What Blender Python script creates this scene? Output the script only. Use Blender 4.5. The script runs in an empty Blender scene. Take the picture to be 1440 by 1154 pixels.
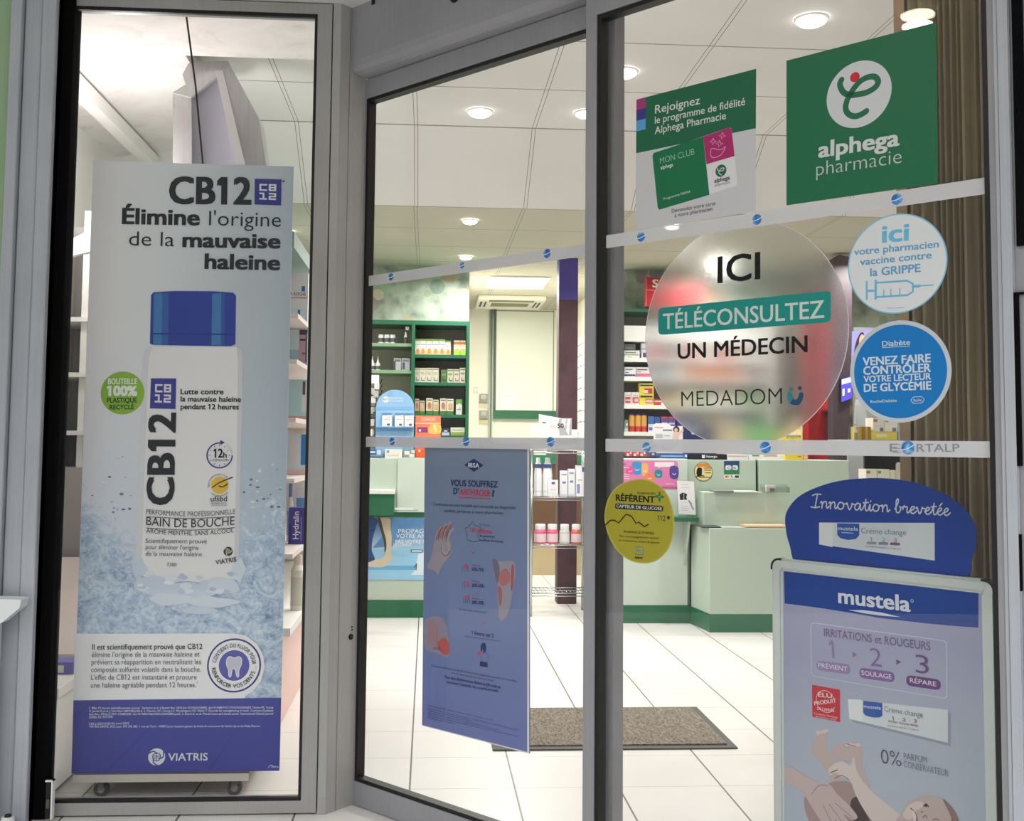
import bpy, bmesh, math, random
from mathutils import Vector, Matrix, geometry
random.seed(7)
SC = bpy.context.scene
COL = SC.collection

# ------------------------------------------------------------------ camera
ROT = [[0.9978486, -0.0100229, -0.0647897], [0.0142284, 0.9977982, 0.0647791], [0.0639978, -0.0655615, 0.9957941]]
FPX, PX, PY, EYE = 1500.0, 700.0, 523.062, 1.1
def _w(r): return Vector((r[0], r[2], -r[1]))
RIGHT, DOWN, FWD = _w(ROT[0]), _w(ROT[1]), _w(ROT[2])
cd = bpy.data.cameras.new('camera'); cam = bpy.data.objects.new('camera', cd); COL.objects.link(cam)
m3 = Matrix((RIGHT, -DOWN, -FWD)).transposed()
cam.matrix_world = Matrix.Translation((0, 0, EYE)) @ m3.to_4x4()
cd.sensor_fit = 'HORIZONTAL'; cd.sensor_width = 36.0; cd.lens = 36.0*FPX/1440.0
cd.shift_x = (720-PX)/1440.0; cd.shift_y = (PY-577)/1440.0; cd.clip_start = 0.02
SC.camera = cam

# ------------------------------------------------------------------ view, world, big lights
SC.view_settings.view_transform = 'Standard'; SC.view_settings.look = 'None'
SC.view_settings.exposure = 0.0; SC.view_settings.gamma = 1.0; SC.view_settings.use_curve_mapping = False
W = bpy.data.worlds.new('world'); SC.world = W; W.use_nodes = True
nt = W.node_tree; bg = nt.nodes['Background']
bg.inputs[0].default_value = (0.95, 0.97, 1.0, 1)
_tc0 = nt.nodes.new('ShaderNodeTexCoord'); _sx = nt.nodes.new('ShaderNodeSeparateXYZ'); _mr = nt.nodes.new('ShaderNodeMapRange')   # overcast sky over dim street fronts
nt.links.new(_tc0.outputs['Generated'], _sx.inputs[0]); nt.links.new(_sx.outputs[2], _mr.inputs[0]); nt.links.new(_mr.outputs[0], bg.inputs[1])
_mr.interpolation_type = 'SMOOTHSTEP'
for _i, _v in zip((1, 2, 3, 4), (0.25, 0.60, 0.42, 3.1)): _mr.inputs[_i].default_value = _v
def lamp(name, kind, loc, energy, size=0.2, color=(1, 1, 1), rot=(0, 0, 0), sizey=None, spread=None):
    l = bpy.data.lights.new(name, kind); l.energy = energy; l.color = color
    if kind == 'AREA':
        l.size = size; l.shape = 'DISK'
        if sizey: l.shape = 'RECTANGLE'; l.size_y = sizey
        if spread: l.spread = spread
    else: l.shadow_soft_size = size
    o = bpy.data.objects.new(name, l); COL.objects.link(o); o.location = loc; o.rotation_euler = rot
    return o
DOWN_W, LOW_W, PANEL_W, NOOK_W, EXT_W, FILL_W = 6.0, 18.0, 42.0, 14.0, 4.0, 7.5
# display window spot light, hidden behind the tall poster and the duct
lamp('display_lamp', 'POINT', (-1.22, 4.25, 2.12), NOOK_W, 0.05, (1.0, 0.93, 0.92))
# corridor panel light
lamp('corridor_lamp', 'AREA', (0.70, 8.51, 2.375), PANEL_W, 0.42, (1.0, 0.99, 0.93), sizey=0.52)
# added fill light, unseen behind the door operator, to brighten the ceiling
lamp('ceiling_fill_light', 'AREA', (0.55, 2.95, 2.40), FILL_W, 1.4, (1.0, 0.96, 0.95), rot=(math.pi, 0, -0.806), sizey=0.08)

# ------------------------------------------------------------------ geometry helpers
def ray(x, y): return RIGHT*((x-PX)/FPX) + DOWN*((y-PY)/FPX) + FWD
EYEV = Vector((0, 0, EYE))
class Plane:
    """a flat frame standing in the shop: origin, u (along), v (up the face), n (towards its viewer)"""
    def __init__(s, o, u, v, n): s.o, s.u, s.v, s.n = Vector(o), Vector(u), Vector(v), Vector(n)
    def px(s, p):
        d = ray(*p); t = (s.o-EYEV).dot(s.n)/d.dot(s.n); q = EYEV+d*t-s.o
        return Vector((q.dot(s.u), q.dot(s.v)))
    def at(s, u, v, n=0.0): return s.o+s.u*u+s.v*v+s.n*n
    def off(s, d): return Plane(s.o+s.n*d, s.u, s.v, s.n)
ANG = 0.806125
DU = Vector((math.cos(ANG), -math.sin(ANG), 0)); DN = Vector((math.sin(ANG), math.cos(ANG), 0))
Z = Vector((0, 0, 1)); X = Vector((1, 0, 0))
def PW(Y): return Plane((0, Y, 0), X, Z, (0, -1, 0))
def PD(k): return Plane(DN*k, DU, Z, -DN)
def PH(z): return Plane((0, 0, z), X, (0, 1, 0), (0, 0, 1))
def PS(xx): return Plane((xx, 0, 0), (0, -1, 0), Z, (-1, 0, 0))
def on_y(x, y, Y): p = PW(Y).px((x, y)); return p.x, p.y
def on_z(x, y, z): p = PH(z).px((x, y)); return p.x, p.y

class MB:
    """collects shapes; build() links them as ONE mesh object"""
    def __init__(s): s.v, s.f, s.m, s.mats = [], [], [], []
    def mi(s, m):
        if m not in s.mats: s.mats.append(m)
        return s.mats.index(m)
    def add(s, vs, fs, m):
        b = len(s.v); s.v += [Vector(q) for q in vs]; k = s.mi(m)
        for f in fs: s.f.append(tuple(b+i for i in f)); s.m.append(k)
    def box(s, x0, x1, y0, y1, z0, z1, m):
        vs = [(x, y, z) for x in (x0, x1) for y in (y0, y1) for z in (z0, z1)]
        s.add(vs, [(0, 1, 3, 2), (4, 6, 7, 5), (0, 4, 5, 1), (2, 3, 7, 6), (0, 2, 6, 4), (1, 5, 7, 3)], m)
    def slab(s, pl, poly, n0, n1, m, mside=None):
        """polygon (u,v) on a plane, thickened from n0 (back) to n1 (front)"""
        k = len(poly); a = [pl.at(p[0], p[1], n0) for p in poly]; b = [pl.at(p[0], p[1], n1) for p in poly]
        s.add(a+b, [tuple(range(k-1, -1, -1)), tuple(range(k, 2*k))], m)
        s.add(a+b, [(i, (i+1) % k, k+(i+1) % k, k+i) for i in range(k)], mside or m)
    def rect(s, pl, u0, u1, v0, v1, n0, n1, m, mside=None):
        s.slab(pl, [(u0, v0), (u1, v0), (u1, v1), (u0, v1)], n0, n1, m, mside)
    def ringrect(s, pl, o, i, n0, n1, m):
        """frame between outer and inner (u0,u1,v0,v1), mitred"""
        O = [(o[0], o[2]), (o[1], o[2]), (o[1], o[3]), (o[0], o[3])]; I = [(i[0], i[2]), (i[1], i[2]), (i[1], i[3]), (i[0], i[3])]
        for k in range(4):
            j = (k+1) % 4; s.slab(pl, [O[k], O[j], I[j], I[k]], n0, n1, m)
    def cyl(s, c, axis, r0, r1, h, m, seg=16, cap=True):
        a = Vector(axis).normalized(); t = a.orthogonal().normalized(); w = a.cross(t); c = Vector(c)
        p = [c+(t*math.cos(2*math.pi*i/seg)+w*math.sin(2*math.pi*i/seg))*r0 for i in range(seg)]
        q = [c+a*h+(t*math.cos(2*math.pi*i/seg)+w*math.sin(2*math.pi*i/seg))*r1 for i in range(seg)]
        fs = [(i, (i+1) % seg, seg+(i+1) % seg, seg+i) for i in range(seg)]
        if cap: fs += [tuple(range(seg-1, -1, -1)), tuple(range(seg, 2*seg))]
        s.add(p+q, fs, m)
    def lathe(s, c, prof, m, seg=18, sy=1.0):
        """vertical turned shape: prof = [(radius, z)]; m one material or one per band"""
        c = Vector(c); n = len(prof)
        vs = [c+Vector((r*math.cos(2*math.pi*i/seg), sy*r*math.sin(2*math.pi*i/seg), z)) for r, z in prof for i in range(seg)]
        for k in range(n-1):
            mm = m[k] if isinstance(m, list) else m
            s.add(vs[k*seg:(k+2)*seg], [(i, (i+1) % seg, seg+(i+1) % seg, seg+i) for i in range(seg)], mm)
        s.add(vs[:seg], [tuple(range(seg-1, -1, -1))], m[0] if isinstance(m, list) else m)
        s.add(vs[-seg:], [tuple(range(seg))], m[-1] if isinstance(m, list) else m)
    def tube(s, pts, r, m, seg=8):
        pts = [Vector(p) for p in pts]; rings = []
        for i, p in enumerate(pts):
            d = (pts[min(i+1, len(pts)-1)]-pts[max(i-1, 0)]).normalized(); t = d.orthogonal().normalized(); w = d.cross(t)
            if rings and rings[-1][1].dot(t) < 0: pass
            rings.append(([p+(t*math.cos(2*math.pi*k/seg)+w*math.sin(2*math.pi*k/seg))*r for k in range(seg)], t))
        vs = [v for q, _ in rings for v in q]
        fs = [(a*seg+k, a*seg+(k+1) % seg, (a+1)*seg+(k+1) % seg, (a+1)*seg+k) for a in range(len(pts)-1) for k in range(seg)]
        fs += [tuple(range(seg-1, -1, -1)), tuple(range((len(pts)-1)*seg, len(pts)*seg))]
        s.add(vs, fs, m)
    def build(s, name, parent=None, smooth=False, bevel=0, uvplane=None):
        lo = [min(v[i] for v in s.v) for i in range(3)]; hi = [max(v[i] for v in s.v) for i in range(3)]
        loc = parent['_w'] if parent is not None else ((lo[0]+hi[0])/2, (lo[1]+hi[1])/2, lo[2])
        loc = Vector(loc)
        me = bpy.data.meshes.new(name); me.from_pydata([v-loc for v in s.v], [], s.f)
        for m in s.mats: me.materials.append(m)
        me.polygons.foreach_set('material_index', s.m)
        if smooth: me.polygons.foreach_set('use_smooth', [True]*len(me.polygons))
        if uvplane:
            pl, u0, u1, v0, v1 = uvplane; uv = me.uv_layers.new(name='uv')
            for lp in me.loops:
                q = me.vertices[lp.vertex_index].co+loc-pl.o
                uv.data[lp.index].uv = ((q.dot(pl.u)-u0)/(u1-u0), (q.dot(pl.v)-v0)/(v1-v0))
        me.update()
        o = bpy.data.objects.new(name, me); COL.objects.link(o)
        if parent is not None:
            o.parent = parent
            if parent.type == 'MESH': pass
        else: o.location = loc
        o['_w'] = tuple(loc)
        if bevel:
            b = o.modifiers.new('bevel', 'BEVEL'); b.width = bevel; b.segments = 2; b.limit_method = 'ANGLE'; b.harden_normals = False
        return o
def tag(o, label, cat, group=None):
    o['label'] = label; o['category'] = cat
    if group: o['group'] = group
    return o
def thing(name, label, cat, loc, group=None):
    o = bpy.data.objects.new(name, None); COL.objects.link(o); o.location = loc; o['_w'] = tuple(loc); o.empty_display_size = 0.1
    return tag(o, label, cat, group)
def structure(name, loc=None):
    o = bpy.data.objects.new(name, None); COL.objects.link(o); o.location = loc or (0, 0, 0); o['_w'] = tuple(loc or (0, 0, 0)); o['kind'] = 'structure'
    return o
def st(o): o['kind'] = 'structure'; return o

# ------------------------------------------------------------------ materials
def lin(c):
    if isinstance(c, str): c = tuple(int(c[i:i+2], 16) for i in (1, 3, 5))
    return tuple(((v/255)/12.92 if v/255 <= 0.04045 else ((v/255+0.055)/1.055)**2.4) for v in c)+(1.0,)
_mc = {}
def mat(c, rough=0.5, metal=0.0, spec=0.5, name=None):
    k = (c, rough, metal, spec)
    if k in _mc: return _mc[k]
    m = bpy.data.materials.new(name or 'paint'); m.use_nodes = True; b = m.node_tree.nodes['Principled BSDF']
    b.inputs['Base Color'].default_value = lin(c); b.inputs['Roughness'].default_value = rough; b.inputs['Metallic'].default_value = metal
    b.inputs['Specular IOR Level'].default_value = spec
    _mc[k] = m; return m
def ink(c): return mat(c, 0.45, 0, 0.25, 'printed_ink')
def emit(c, s, name='lamp_glow'):
    m = bpy.data.materials.new(name); m.use_nodes = True; b = m.node_tree.nodes['Principled BSDF']
    b.inputs['Base Color'].default_value = lin(c); b.inputs['Emission Color'].default_value = lin(c); b.inputs['Emission Strength'].default_value = s
    return m
class NT:
    """small node-building helper"""
    def __init__(s, name):
        s.m = bpy.data.materials.new(name); s.m.use_nodes = True; s.t = s.m.node_tree; s.b = s.t.nodes['Principled BSDF']
    def n(s, typ, **kw):
        d = s.t.nodes.new(typ)
        for k, v in kw.items(): setattr(d, k, v)
        return d
    def l(s, a, b): s.t.links.new(a, b)
    def math(s, op, a, b=None, c=None):
        d = s.n('ShaderNodeMath', operation=op)
        for i, v in enumerate((a, b, c)):
            if v is None: continue
            if isinstance(v, (int, float)): d.inputs[i].default_value = v
            else: s.l(v, d.inputs[i])
        return d.outputs[0]
    def mix(s, f, a, b):
        d = s.n('ShaderNodeMix', data_type='RGBA')
        for i, v in ((0, f), (6, a), (7, b)):
            if isinstance(v, (int, float)): d.inputs[i].default_value = v
            elif isinstance(v, (tuple, str)): d.inputs[i].default_value = lin(v)
            else: s.l(v, d.inputs[i])
        return d.outputs[2]
    def noise(s, vec, scale, detail=4, rough=0.55, dist=0.0):
        d = s.n('ShaderNodeTexNoise'); d.inputs['Scale'].default_value = scale; d.inputs['Detail'].default_value = detail
        d.inputs['Roughness'].default_value = rough; d.inputs['Distortion'].default_value = dist
        if vec is not None: s.l(vec, d.inputs['Vector'])
        return d.outputs['Fac']
    def ramp(s, f, stops):
        d = s.n('ShaderNodeValToRGB'); e = d.color_ramp.elements
        while len(e) < len(stops): e.new(0.5)
        for q, (p, c) in zip(e, stops): q.position = p; q.color = lin(c)
        s.l(f, d.inputs[0]); return d.outputs[0]
    def pos(s):
        g = s.n('ShaderNodeNewGeometry'); x = s.n('ShaderNodeSeparateXYZ'); s.l(g.outputs['Position'], x.inputs[0])
        return x.outputs, g.outputs['Position']
    def uv(s):
        g = s.n('ShaderNodeUVMap'); x = s.n('ShaderNodeSeparateXYZ'); s.l(g.outputs[0], x.inputs[0]); return x.outputs, g.outputs[0]
    def out(s, col, rough=0.5, spec=0.5, bump=None, bd=0.002):
        if isinstance(col, (tuple, str)): s.b.inputs['Base Color'].default_value = lin(col)
        else: s.l(col, s.b.inputs['Base Color'])
        s.b.inputs['Roughness'].default_value = rough; s.b.inputs['Specular IOR Level'].default_value = spec
        if bump is not None:
            b = s.n('ShaderNodeBump'); b.inputs['Distance'].default_value = bd; s.l(bump, b.inputs['Height']); s.l(b.outputs[0], s.b.inputs['Normal'])
        return s.m
def grid_line(t, x, x0, sx, w):
    """1 on lines of width w every sx from x0"""
    f = t.math('FRACT', t.math('DIVIDE', t.math('SUBTRACT', x, x0-w/2), sx)); return t.math('LESS_THAN', f, w/sx)

t = NT('floor_tiles'); p, pv = t.pos()
lx = grid_line(t, p[0], -0.378, 0.3345, 0.006); ly = grid_line(t, p[1], 3.4718, 0.338, 0.004)
base = t.ramp(t.noise(pv, 1.3, 5), [(0.3, (212, 208, 203)), (0.7, (224, 221, 217))])
c = t.mix(t.math('MULTIPLY', ly, 0.55), base, (120, 116, 110)); c = t.mix(lx, c, (96, 92, 88))
M_FLOOR = t.out(c, 0.32, 0.35)
def ceil_mat(nm, ca, cb, x0, y0, line):
    t = NT(nm); p, pv = t.pos()
    lx = t.math('MAXIMUM', grid_line(t, p[0], x0-0.009, 0.6, 0.0035), grid_line(t, p[0], x0+0.009, 0.6, 0.0035)); ly = grid_line(t, p[1], y0, 0.594, 0.008)
    base = t.ramp(t.noise(pv, 2.2, 4), [(0.3, ca), (0.7, cb)])
    return t.out(t.mix(t.math('MAXIMUM', lx, ly), base, line), 0.8, 0.2)
M_CEIL = ceil_mat('ceiling_tiles', (222, 219, 217), (227, 225, 223), -0.085, 5.325, (140, 136, 130))
M_CEIL2 = ceil_mat('low_ceiling_tiles', (186, 181, 164), (192, 187, 171), -0.09, 6.41, (135, 132, 118))
def brushed(nm, ca, cb, rough, metal=0.0, sc=(300, 300, 3)):
    t = NT(nm); p, pv = t.pos()
    mp = t.n('ShaderNodeMapping'); mp.inputs['Scale'].default_value = sc; t.l(pv, mp.inputs[0])
    f = t.noise(mp.outputs[0], 1.0, 3); g = t.noise(pv, 3.0, 5)
    col = t.ramp(t.math('ADD', t.math('MULTIPLY', f, 0.4), t.math('MULTIPLY', g, 0.6)), [(0.35, ca), (0.65, cb)])
    m = t.out(col, rough, 0.4); t.b.inputs['Metallic'].default_value = metal; return m
M_ALU = brushed('aluminium_frame', (150, 148, 146), (166, 164, 161), 0.42)
M_ALUD = brushed('aluminium_door', (138, 138, 142), (152, 151, 154), 0.38)
M_ALUP = brushed('aluminium_post', (158, 156, 154), (172, 170, 167), 0.40)
M_ALUL = brushed('aluminium_jamb', (164, 168, 175), (180, 184, 190), 0.30)
M_BLACK = mat((22, 22, 22), 0.5, 0, 0.4, 'black_rubber')
M_GAP = mat((10, 10, 10), 0.9, 0, 0.1, 'dark_gap')
M_GREENW = mat((150, 178, 140), 0.5, 0, 0.4, 'green_panel')
M_SOFFIT = mat((205, 203, 198), 0.7, 0, 0.3, 'soffit_paint')
M_WHITE = mat((232, 230, 226), 0.5, 0, 0.4, 'white_laminate')
M_CREAM = mat((240, 238, 224), 0.7, 0, 0.3, 'cream_paint')
M_MINT = mat((184, 199, 184), 0.38, 0, 0.45, 'mint_laminate')
M_MINTL = mat((200, 212, 200), 0.38, 0, 0.45, 'pale_mint_edge')
M_DKGREEN = mat((36, 104, 72), 0.4, 0, 0.45, 'dark_green_laminate')
M_SHELFBACK = mat((206, 198, 180), 0.7, 0, 0.3, 'shelf_back')
M_CHROME = mat((190, 192, 194), 0.18, 1.0, 0.5, 'chrome')
M_STEEL = brushed('duct_steel', (178, 176, 178), (206, 204, 206), 0.35, 0.3)
def glass_mat(nm, tint=(1, 1, 1), refl=1.0):
    m = bpy.data.materials.new(nm); m.use_nodes = True; t = m.node_tree; t.nodes.clear()
    o = t.nodes.new('ShaderNodeOutputMaterial'); mx = t.nodes.new('ShaderNodeMixShader'); tr = t.nodes.new('ShaderNodeBsdfTransparent')
    gl = t.nodes.new('ShaderNodeBsdfGlossy'); lw = t.nodes.new('ShaderNodeLayerWeight'); lw.inputs[0].default_value = 0.5; pw = t.nodes.new('ShaderNodeMath'); pw.operation = 'POWER'; pw.inputs[1].default_value = 5.0; t.links.new(lw.outputs['Facing'], pw.inputs[0])
    fr = t.nodes.new('ShaderNodeMath'); fr.operation = 'MULTIPLY_ADD'; fr.inputs[1].default_value = 0.96; fr.inputs[2].default_value = 0.04; t.links.new(pw.outputs[0], fr.inputs[0])
    gl.inputs['Roughness'].default_value = 0.0; tr.inputs[0].default_value = tint+(1,)
    mu = t.nodes.new('ShaderNodeMath'); mu.operation = 'MULTIPLY'; mu.inputs[1].default_value = refl
    t.links.new(fr.outputs[0], mu.inputs[0]); t.links.new(mu.outputs[0], mx.inputs[0]); t.links.new(tr.outputs[0], mx.inputs[1]); t.links.new(gl.outputs[0], mx.inputs[2]); t.links.new(mx.outputs[0], o.inputs[0])
    return m
M_GLASS = glass_mat('clear_glass', (0.985, 0.99, 0.985), 0.5)
M_ACRYL = glass_mat('clear_acrylic', (0.93, 0.96, 0.95), 2.0)
def film_mat(nm, c, alpha):
    m = bpy.data.materials.new(nm); m.use_nodes = True; t = m.node_tree; b = t.nodes['Principled BSDF']
    b.inputs['Base Color'].default_value = lin(c); b.inputs['Roughness'].default_value = 0.5; b.inputs['Alpha'].default_value = alpha
    return m
M_BAND = film_mat('frosted_band', (214, 214, 216), 0.74)

# ------------------------------------------------------------------ lettering and printed shapes
_tc = {}
def one_right(s, i, off):
    """right edge of the figure one at place i of string s"""
    if not s[:i+1].replace('1', '').strip() and i == 0: return max(v[0] for v in raw('1', off))
    return max(v[0] for v in raw(s[:i+1], off))
_rc = {}
def raw(s, off):
    if (s, off) in _rc: return _rc[(s, off)]
    cu = bpy.data.curves.new('type', 'FONT'); cu.body = s; cu.size = 1.0; cu.offset = off
    o = bpy.data.objects.new('type', cu); COL.objects.link(o); ev = o.evaluated_get(bpy.context.evaluated_depsgraph_get()); me = ev.to_mesh()
    v = [(q.co.x, q.co.y) for q in me.vertices]; ev.to_mesh_clear(); bpy.data.objects.remove(o); bpy.data.curves.remove(cu); _rc[(s, off)] = v; return v
def glyphs(s, bold=0.0, shear=0.0):
    k = (s, bold, shear)
    if k in _tc: return _tc[k]
    cu = bpy.data.curves.new('type', 'FONT'); cu.body = s; cu.size = 1.0; cu.offset = min(bold, 0.0); cu.shear = shear; cu.resolution_u = 3
    o = bpy.data.objects.new('type', cu); COL.objects.link(o)
    dg = bpy.context.evaluated_depsgraph_get(); ev = o.evaluated_get(dg); me = ev.to_mesh()
    vs = [(v.co.x, v.co.y, 0.0) for v in me.vertices]; fs = [tuple(p.vertices) for p in me.polygons]
    ev.to_mesh_clear(); bpy.data.objects.remove(o); bpy.data.curves.remove(cu)
    if s != 'I' and '1' in s:                                   # give the figure one its flag
        iv = glyphs('I', min(bold, 0.0), shear)[0]; ix0 = min(v[0] for v in iv); iw = max(v[0] for v in iv)-ix0; top = max(v[1] for v in iv)
        for i in [j for j, ch in enumerate(s) if ch == '1']:
            x1 = one_right(s, i, min(bold, 0.0)); x0 = x1-iw; b = len(vs); f = 0.20*top
            vs += [(x0+iw*0.5, top, 1.0), (x0+iw*0.5, top-f*0.85, 1.0), (x0-f*0.85, top-f*1.45, 1.0), (x0-f*0.85, top-f*0.75, 1.0), (x0-f*0.1, top, 1.0)]
            fs.append((b, b+4, b+3, b+2, b+1))
    if bold > 0:                                                # heavier weight: the outline thickened by shifted copies
        d = bold*0.95; base = list(vs); bf = list(fs)
        for lv, (dx, dy) in enumerate(((d, d*0.6), (-d, d*0.6), (d, -d*0.6), (-d, -d*0.6), (d, 0), (-d, 0))):
            b = len(vs); vs += [(x+dx, y+dy, z+2+2*lv) for x, y, z in base]; fs += [tuple(i+b for i in f) for f in bf]
    _tc[k] = (vs, fs); return _tc[k]
_hv = glyphs('H')[0]
CAP = max(v[1] for v in _hv)
STEP = 0.00035
SINK = 0.0000015
def catmull(pts, closed=True, sub=5):
    n = len(pts); out = []
    for i in range(n if closed else n-1):
        g = lambda k: Vector(pts[k % n]) if closed else Vector(pts[max(0, min(n-1, k))])
        a, b, c, d = g(i-1), g(i), g(i+1), g(i+2)
        for j in range(sub):
            t = j/sub; out.append(0.5*((2*b)+(c-a)*t+(2*a-5*b+4*c-d)*t*t+(3*b-a-3*c+d)*t**3))
    if not closed: out.append(Vector(pts[-1]))
    return out
class Print:
    """ink laid on a plane; px coordinates of the printed sheet's own picture are turned into points of that plane"""
    def __init__(s, pl, base=0.0006, step=STEP): s.pl, s.base, s.step, s.mb, s.c = pl, base, step, MB(), 0
    def n(s, layer): return s.base+s.step*layer+s.c*0.000003      # later ink lies a hair above earlier ink
    def poly_uv(s, pts, c, layer=0):
        s.c += 1; pts = [Vector(p) for p in pts]; m = ink(c) if not hasattr(c, 'node_tree') else c
        tri = geometry.tessellate_polygon([[Vector((p.x, p.y, 0)) for p in pts]])
        vs = [s.pl.at(p.x, p.y, s.n(layer)) for p in pts]; fs = []
        for f in tri:
            a, b, d = (pts[i] for i in f)
            fs.append(f if (b-a).cross(d-a)*s.sgn() > 0 else (f[0], f[2], f[1]))
        s.mb.add(vs, fs, m)
    def sgn(s): return 1 if s.pl.u.cross(s.pl.v).dot(s.pl.n) > 0 else -1
    def poly(s, pts, c, layer=0, smooth=False, sub=5):
        p = [s.pl.px(q) for q in pts]
        s.poly_uv(catmull(p, True, sub) if smooth else p, c, layer)
    def disc(s, c, rx, col, layer=0, ry=None, seg=40):
        """disc by its centre and its half-height in the picture"""
        o = s.pl.px(c); r = (s.pl.px((c[0], c[1]-rx))-o).length; r2 = (s.pl.px((c[0], c[1]-ry))-o).length if ry else r
        s.poly_uv([o+Vector((r*math.cos(2*math.pi*i/seg), r2*math.sin(2*math.pi*i/seg))) for i in range(seg)], col, layer)
    def ring(s, c, r0, r1, col, layer=0, a0=0, a1=360, seg=40):
        s.c += 1; o = s.pl.px(c); k = (s.pl.px((c[0], c[1]-r1))-o).length; i0 = k*r0/r1; m = ink(col)
        A = [math.radians(a0+(a1-a0)*i/seg) for i in range(seg+1)]
        for i in range(seg):
            q = [(k, A[i]), (k, A[i+1]), (i0, A[i+1]), (i0, A[i])]
            s.mb.add([s.pl.at(o.x+r*math.cos(a), o.y+r*math.sin(a), s.n(layer)) for r, a in q], [(0, 1, 2, 3) if s.sgn() > 0 else (3, 2, 1, 0)], m)
    def stroke(s, pts, w, col, layer=0, smooth=False, closed=False):
        """line of picture width w along picture points"""
        s.c += 1; p = [s.pl.px(q) for q in pts]; hw = (s.pl.px((pts[0][0], pts[0][1]-w))-p[0]).length/2
        if smooth: p = catmull(p, closed, 6)
        if closed: p = p+[p[0]]
        L, R = [], []
        for i in range(len(p)):
            d = (p[min(i+1, len(p)-1)]-p[max(i-1, 0)])
            if d.length < 1e-9: d = Vector((1, 0))
            d.normalize(); q = Vector((-d.y, d.x))*hw; L.append(p[i]+q); R.append(p[i]-q)
        m = ink(col)
        for i in range(len(p)-1):
            s.mb.add([s.pl.at(v.x, v.y, s.n(layer)) for v in (R[i], R[i+1], L[i+1], L[i])], [(0, 1, 2, 3) if s.sgn() > 0 else (3, 2, 1, 0)], m)
        for e in (p[0], p[-1]):
            if not closed: s.poly_uv([e+Vector((hw*math.cos(k*math.pi/4), hw*math.sin(k*math.pi/4))) for k in range(8)], col, layer)
    def text(s, body, a, b, cap, col, bold=0.0, layer=2, bow=0, shear=0.0):
        s.c += 9; vs, fs = glyphs(body, bold, shear)
        x0 = min(v[0] for v in vs); x1 = max(v[0] for v in vs)
        A, B = s.pl.px(a), s.pl.px(b); d = B-A; L = d.length; e = d/L; up = Vector((-e.y, e.x))*s.sgn()
        dx, dy = b[0]-a[0], b[1]-a[1]; q = math.hypot(dx, dy); mid = ((a[0]+b[0])/2, (a[1]+b[1])/2)
        cu = (s.pl.px((mid[0]+dy/q*cap, mid[1]-dx/q*cap))-s.pl.px(mid)).length
        bw = (s.pl.px((mid[0], mid[1]+bow))-s.pl.px(mid)).length*(1 if bow > 0 else -1) if bow else 0
        sy = cu/CAP; sx = L/(x1-x0); P = []
        for x, y, z in vs:
            t = (x-x0)/(x1-x0); w = A+e*((x-x0)*sx)+up*(y*sy-bw*(1-(2*t-1)**2)); P.append(s.pl.at(w.x, w.y, s.n(layer)-z*SINK))
        s.mb.add(P, fs if s.sgn() > 0 else [f[::-1] for f in fs], ink(col))
    def arc(s, body, c, r, a0, a1, cap, col, bold=0.0, layer=2, inward=False):
        """letters round a circle, from angle a0 to a1 (degrees, counter-clockwise from the right)"""
        o = s.pl.px(c); R = (s.pl.px((c[0], c[1]-r))-o).length; sc = (s.pl.px((c[0], c[1]-cap))-o).length/CAP
        ws = []
        for ch in body:
            if ch == ' ': ws.append((None, 0.3)); continue
            vs, fs = glyphs(ch, bold); x0 = min(v[0] for v in vs); x1 = max(v[0] for v in vs); ws.append(((vs, fs, x0, x1), x1-x0+0.1))
        tot = sum(w for _, w in ws); pos = 0
        for g, w in ws:
            an = math.radians(a0+(a1-a0)*(pos+w/2)/tot); pos += w
            if not g: continue
            s.c += 2; vs, fs, x0, x1 = g; rad = Vector((math.cos(an), math.sin(an)))
            up = -rad if inward else rad; ri = Vector((up.y, -up.x)); bp = o+rad*R
            k = math.radians(abs(a1-a0))*R/tot
            P = [bp+ri*((x-(x0+x1)/2)*k)+up*(y*sc) for x, y, z in vs]
            s.mb.add([s.pl.at(q.x, q.y, s.n(layer)-v[2]*SINK) for q, v in zip(P, vs)], fs if s.sgn() > 0 else [f[::-1] for f in fs], ink(col))
    def build(s, name, parent): return s.mb.build(name, parent)
def rrect(pts, r=0.25, sub=4):
    """rounds the corners of a quad given in picture points; r is a share of the shorter side"""
    P = [Vector(p) for p in pts]; out = []; sh = min((P[i]-P[(i+1) % 4]).length for i in range(4))*r
    for i in range(4):
        a, b, c = P[i-1], P[i], P[(i+1) % 4]; u = b+(a-b).normalized()*sh; w = b+(c-b).normalized()*sh
        for k in range(sub+1):
            t = k/sub; out.append(u*(1-t)**2+b*2*t*(1-t)+w*t*t)
    return [tuple(p) for p in out]
def sheet(pl, name, label, cat, pts, thick, c, group=None, uv=False, smooth=False, n0=0.0):
    """a flat printed thing on plane pl: a root sheet of its own thickness, to which its prints are children"""
    P = [pl.px(p) for p in pts]
    if smooth: P = catmull(P, True, 6)
    m = c if hasattr(c, 'node_tree') else ink(c)
    u = [p.x for p in P]; v = [p.y for p in P]
    o = pl.at(sum(u)/len(u), min(v)); root = thing(name, label, cat, o, group)
    mb = MB()
    if pl.u.cross(pl.v).dot(pl.n) < 0: P = P[::-1]
    mb.slab(pl, P, n0-thick, n0, m)
    q = mb.build('sheet', root, uvplane=(pl, min(u), max(u), min(v), max(v)) if uv else None)
    return root

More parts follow.
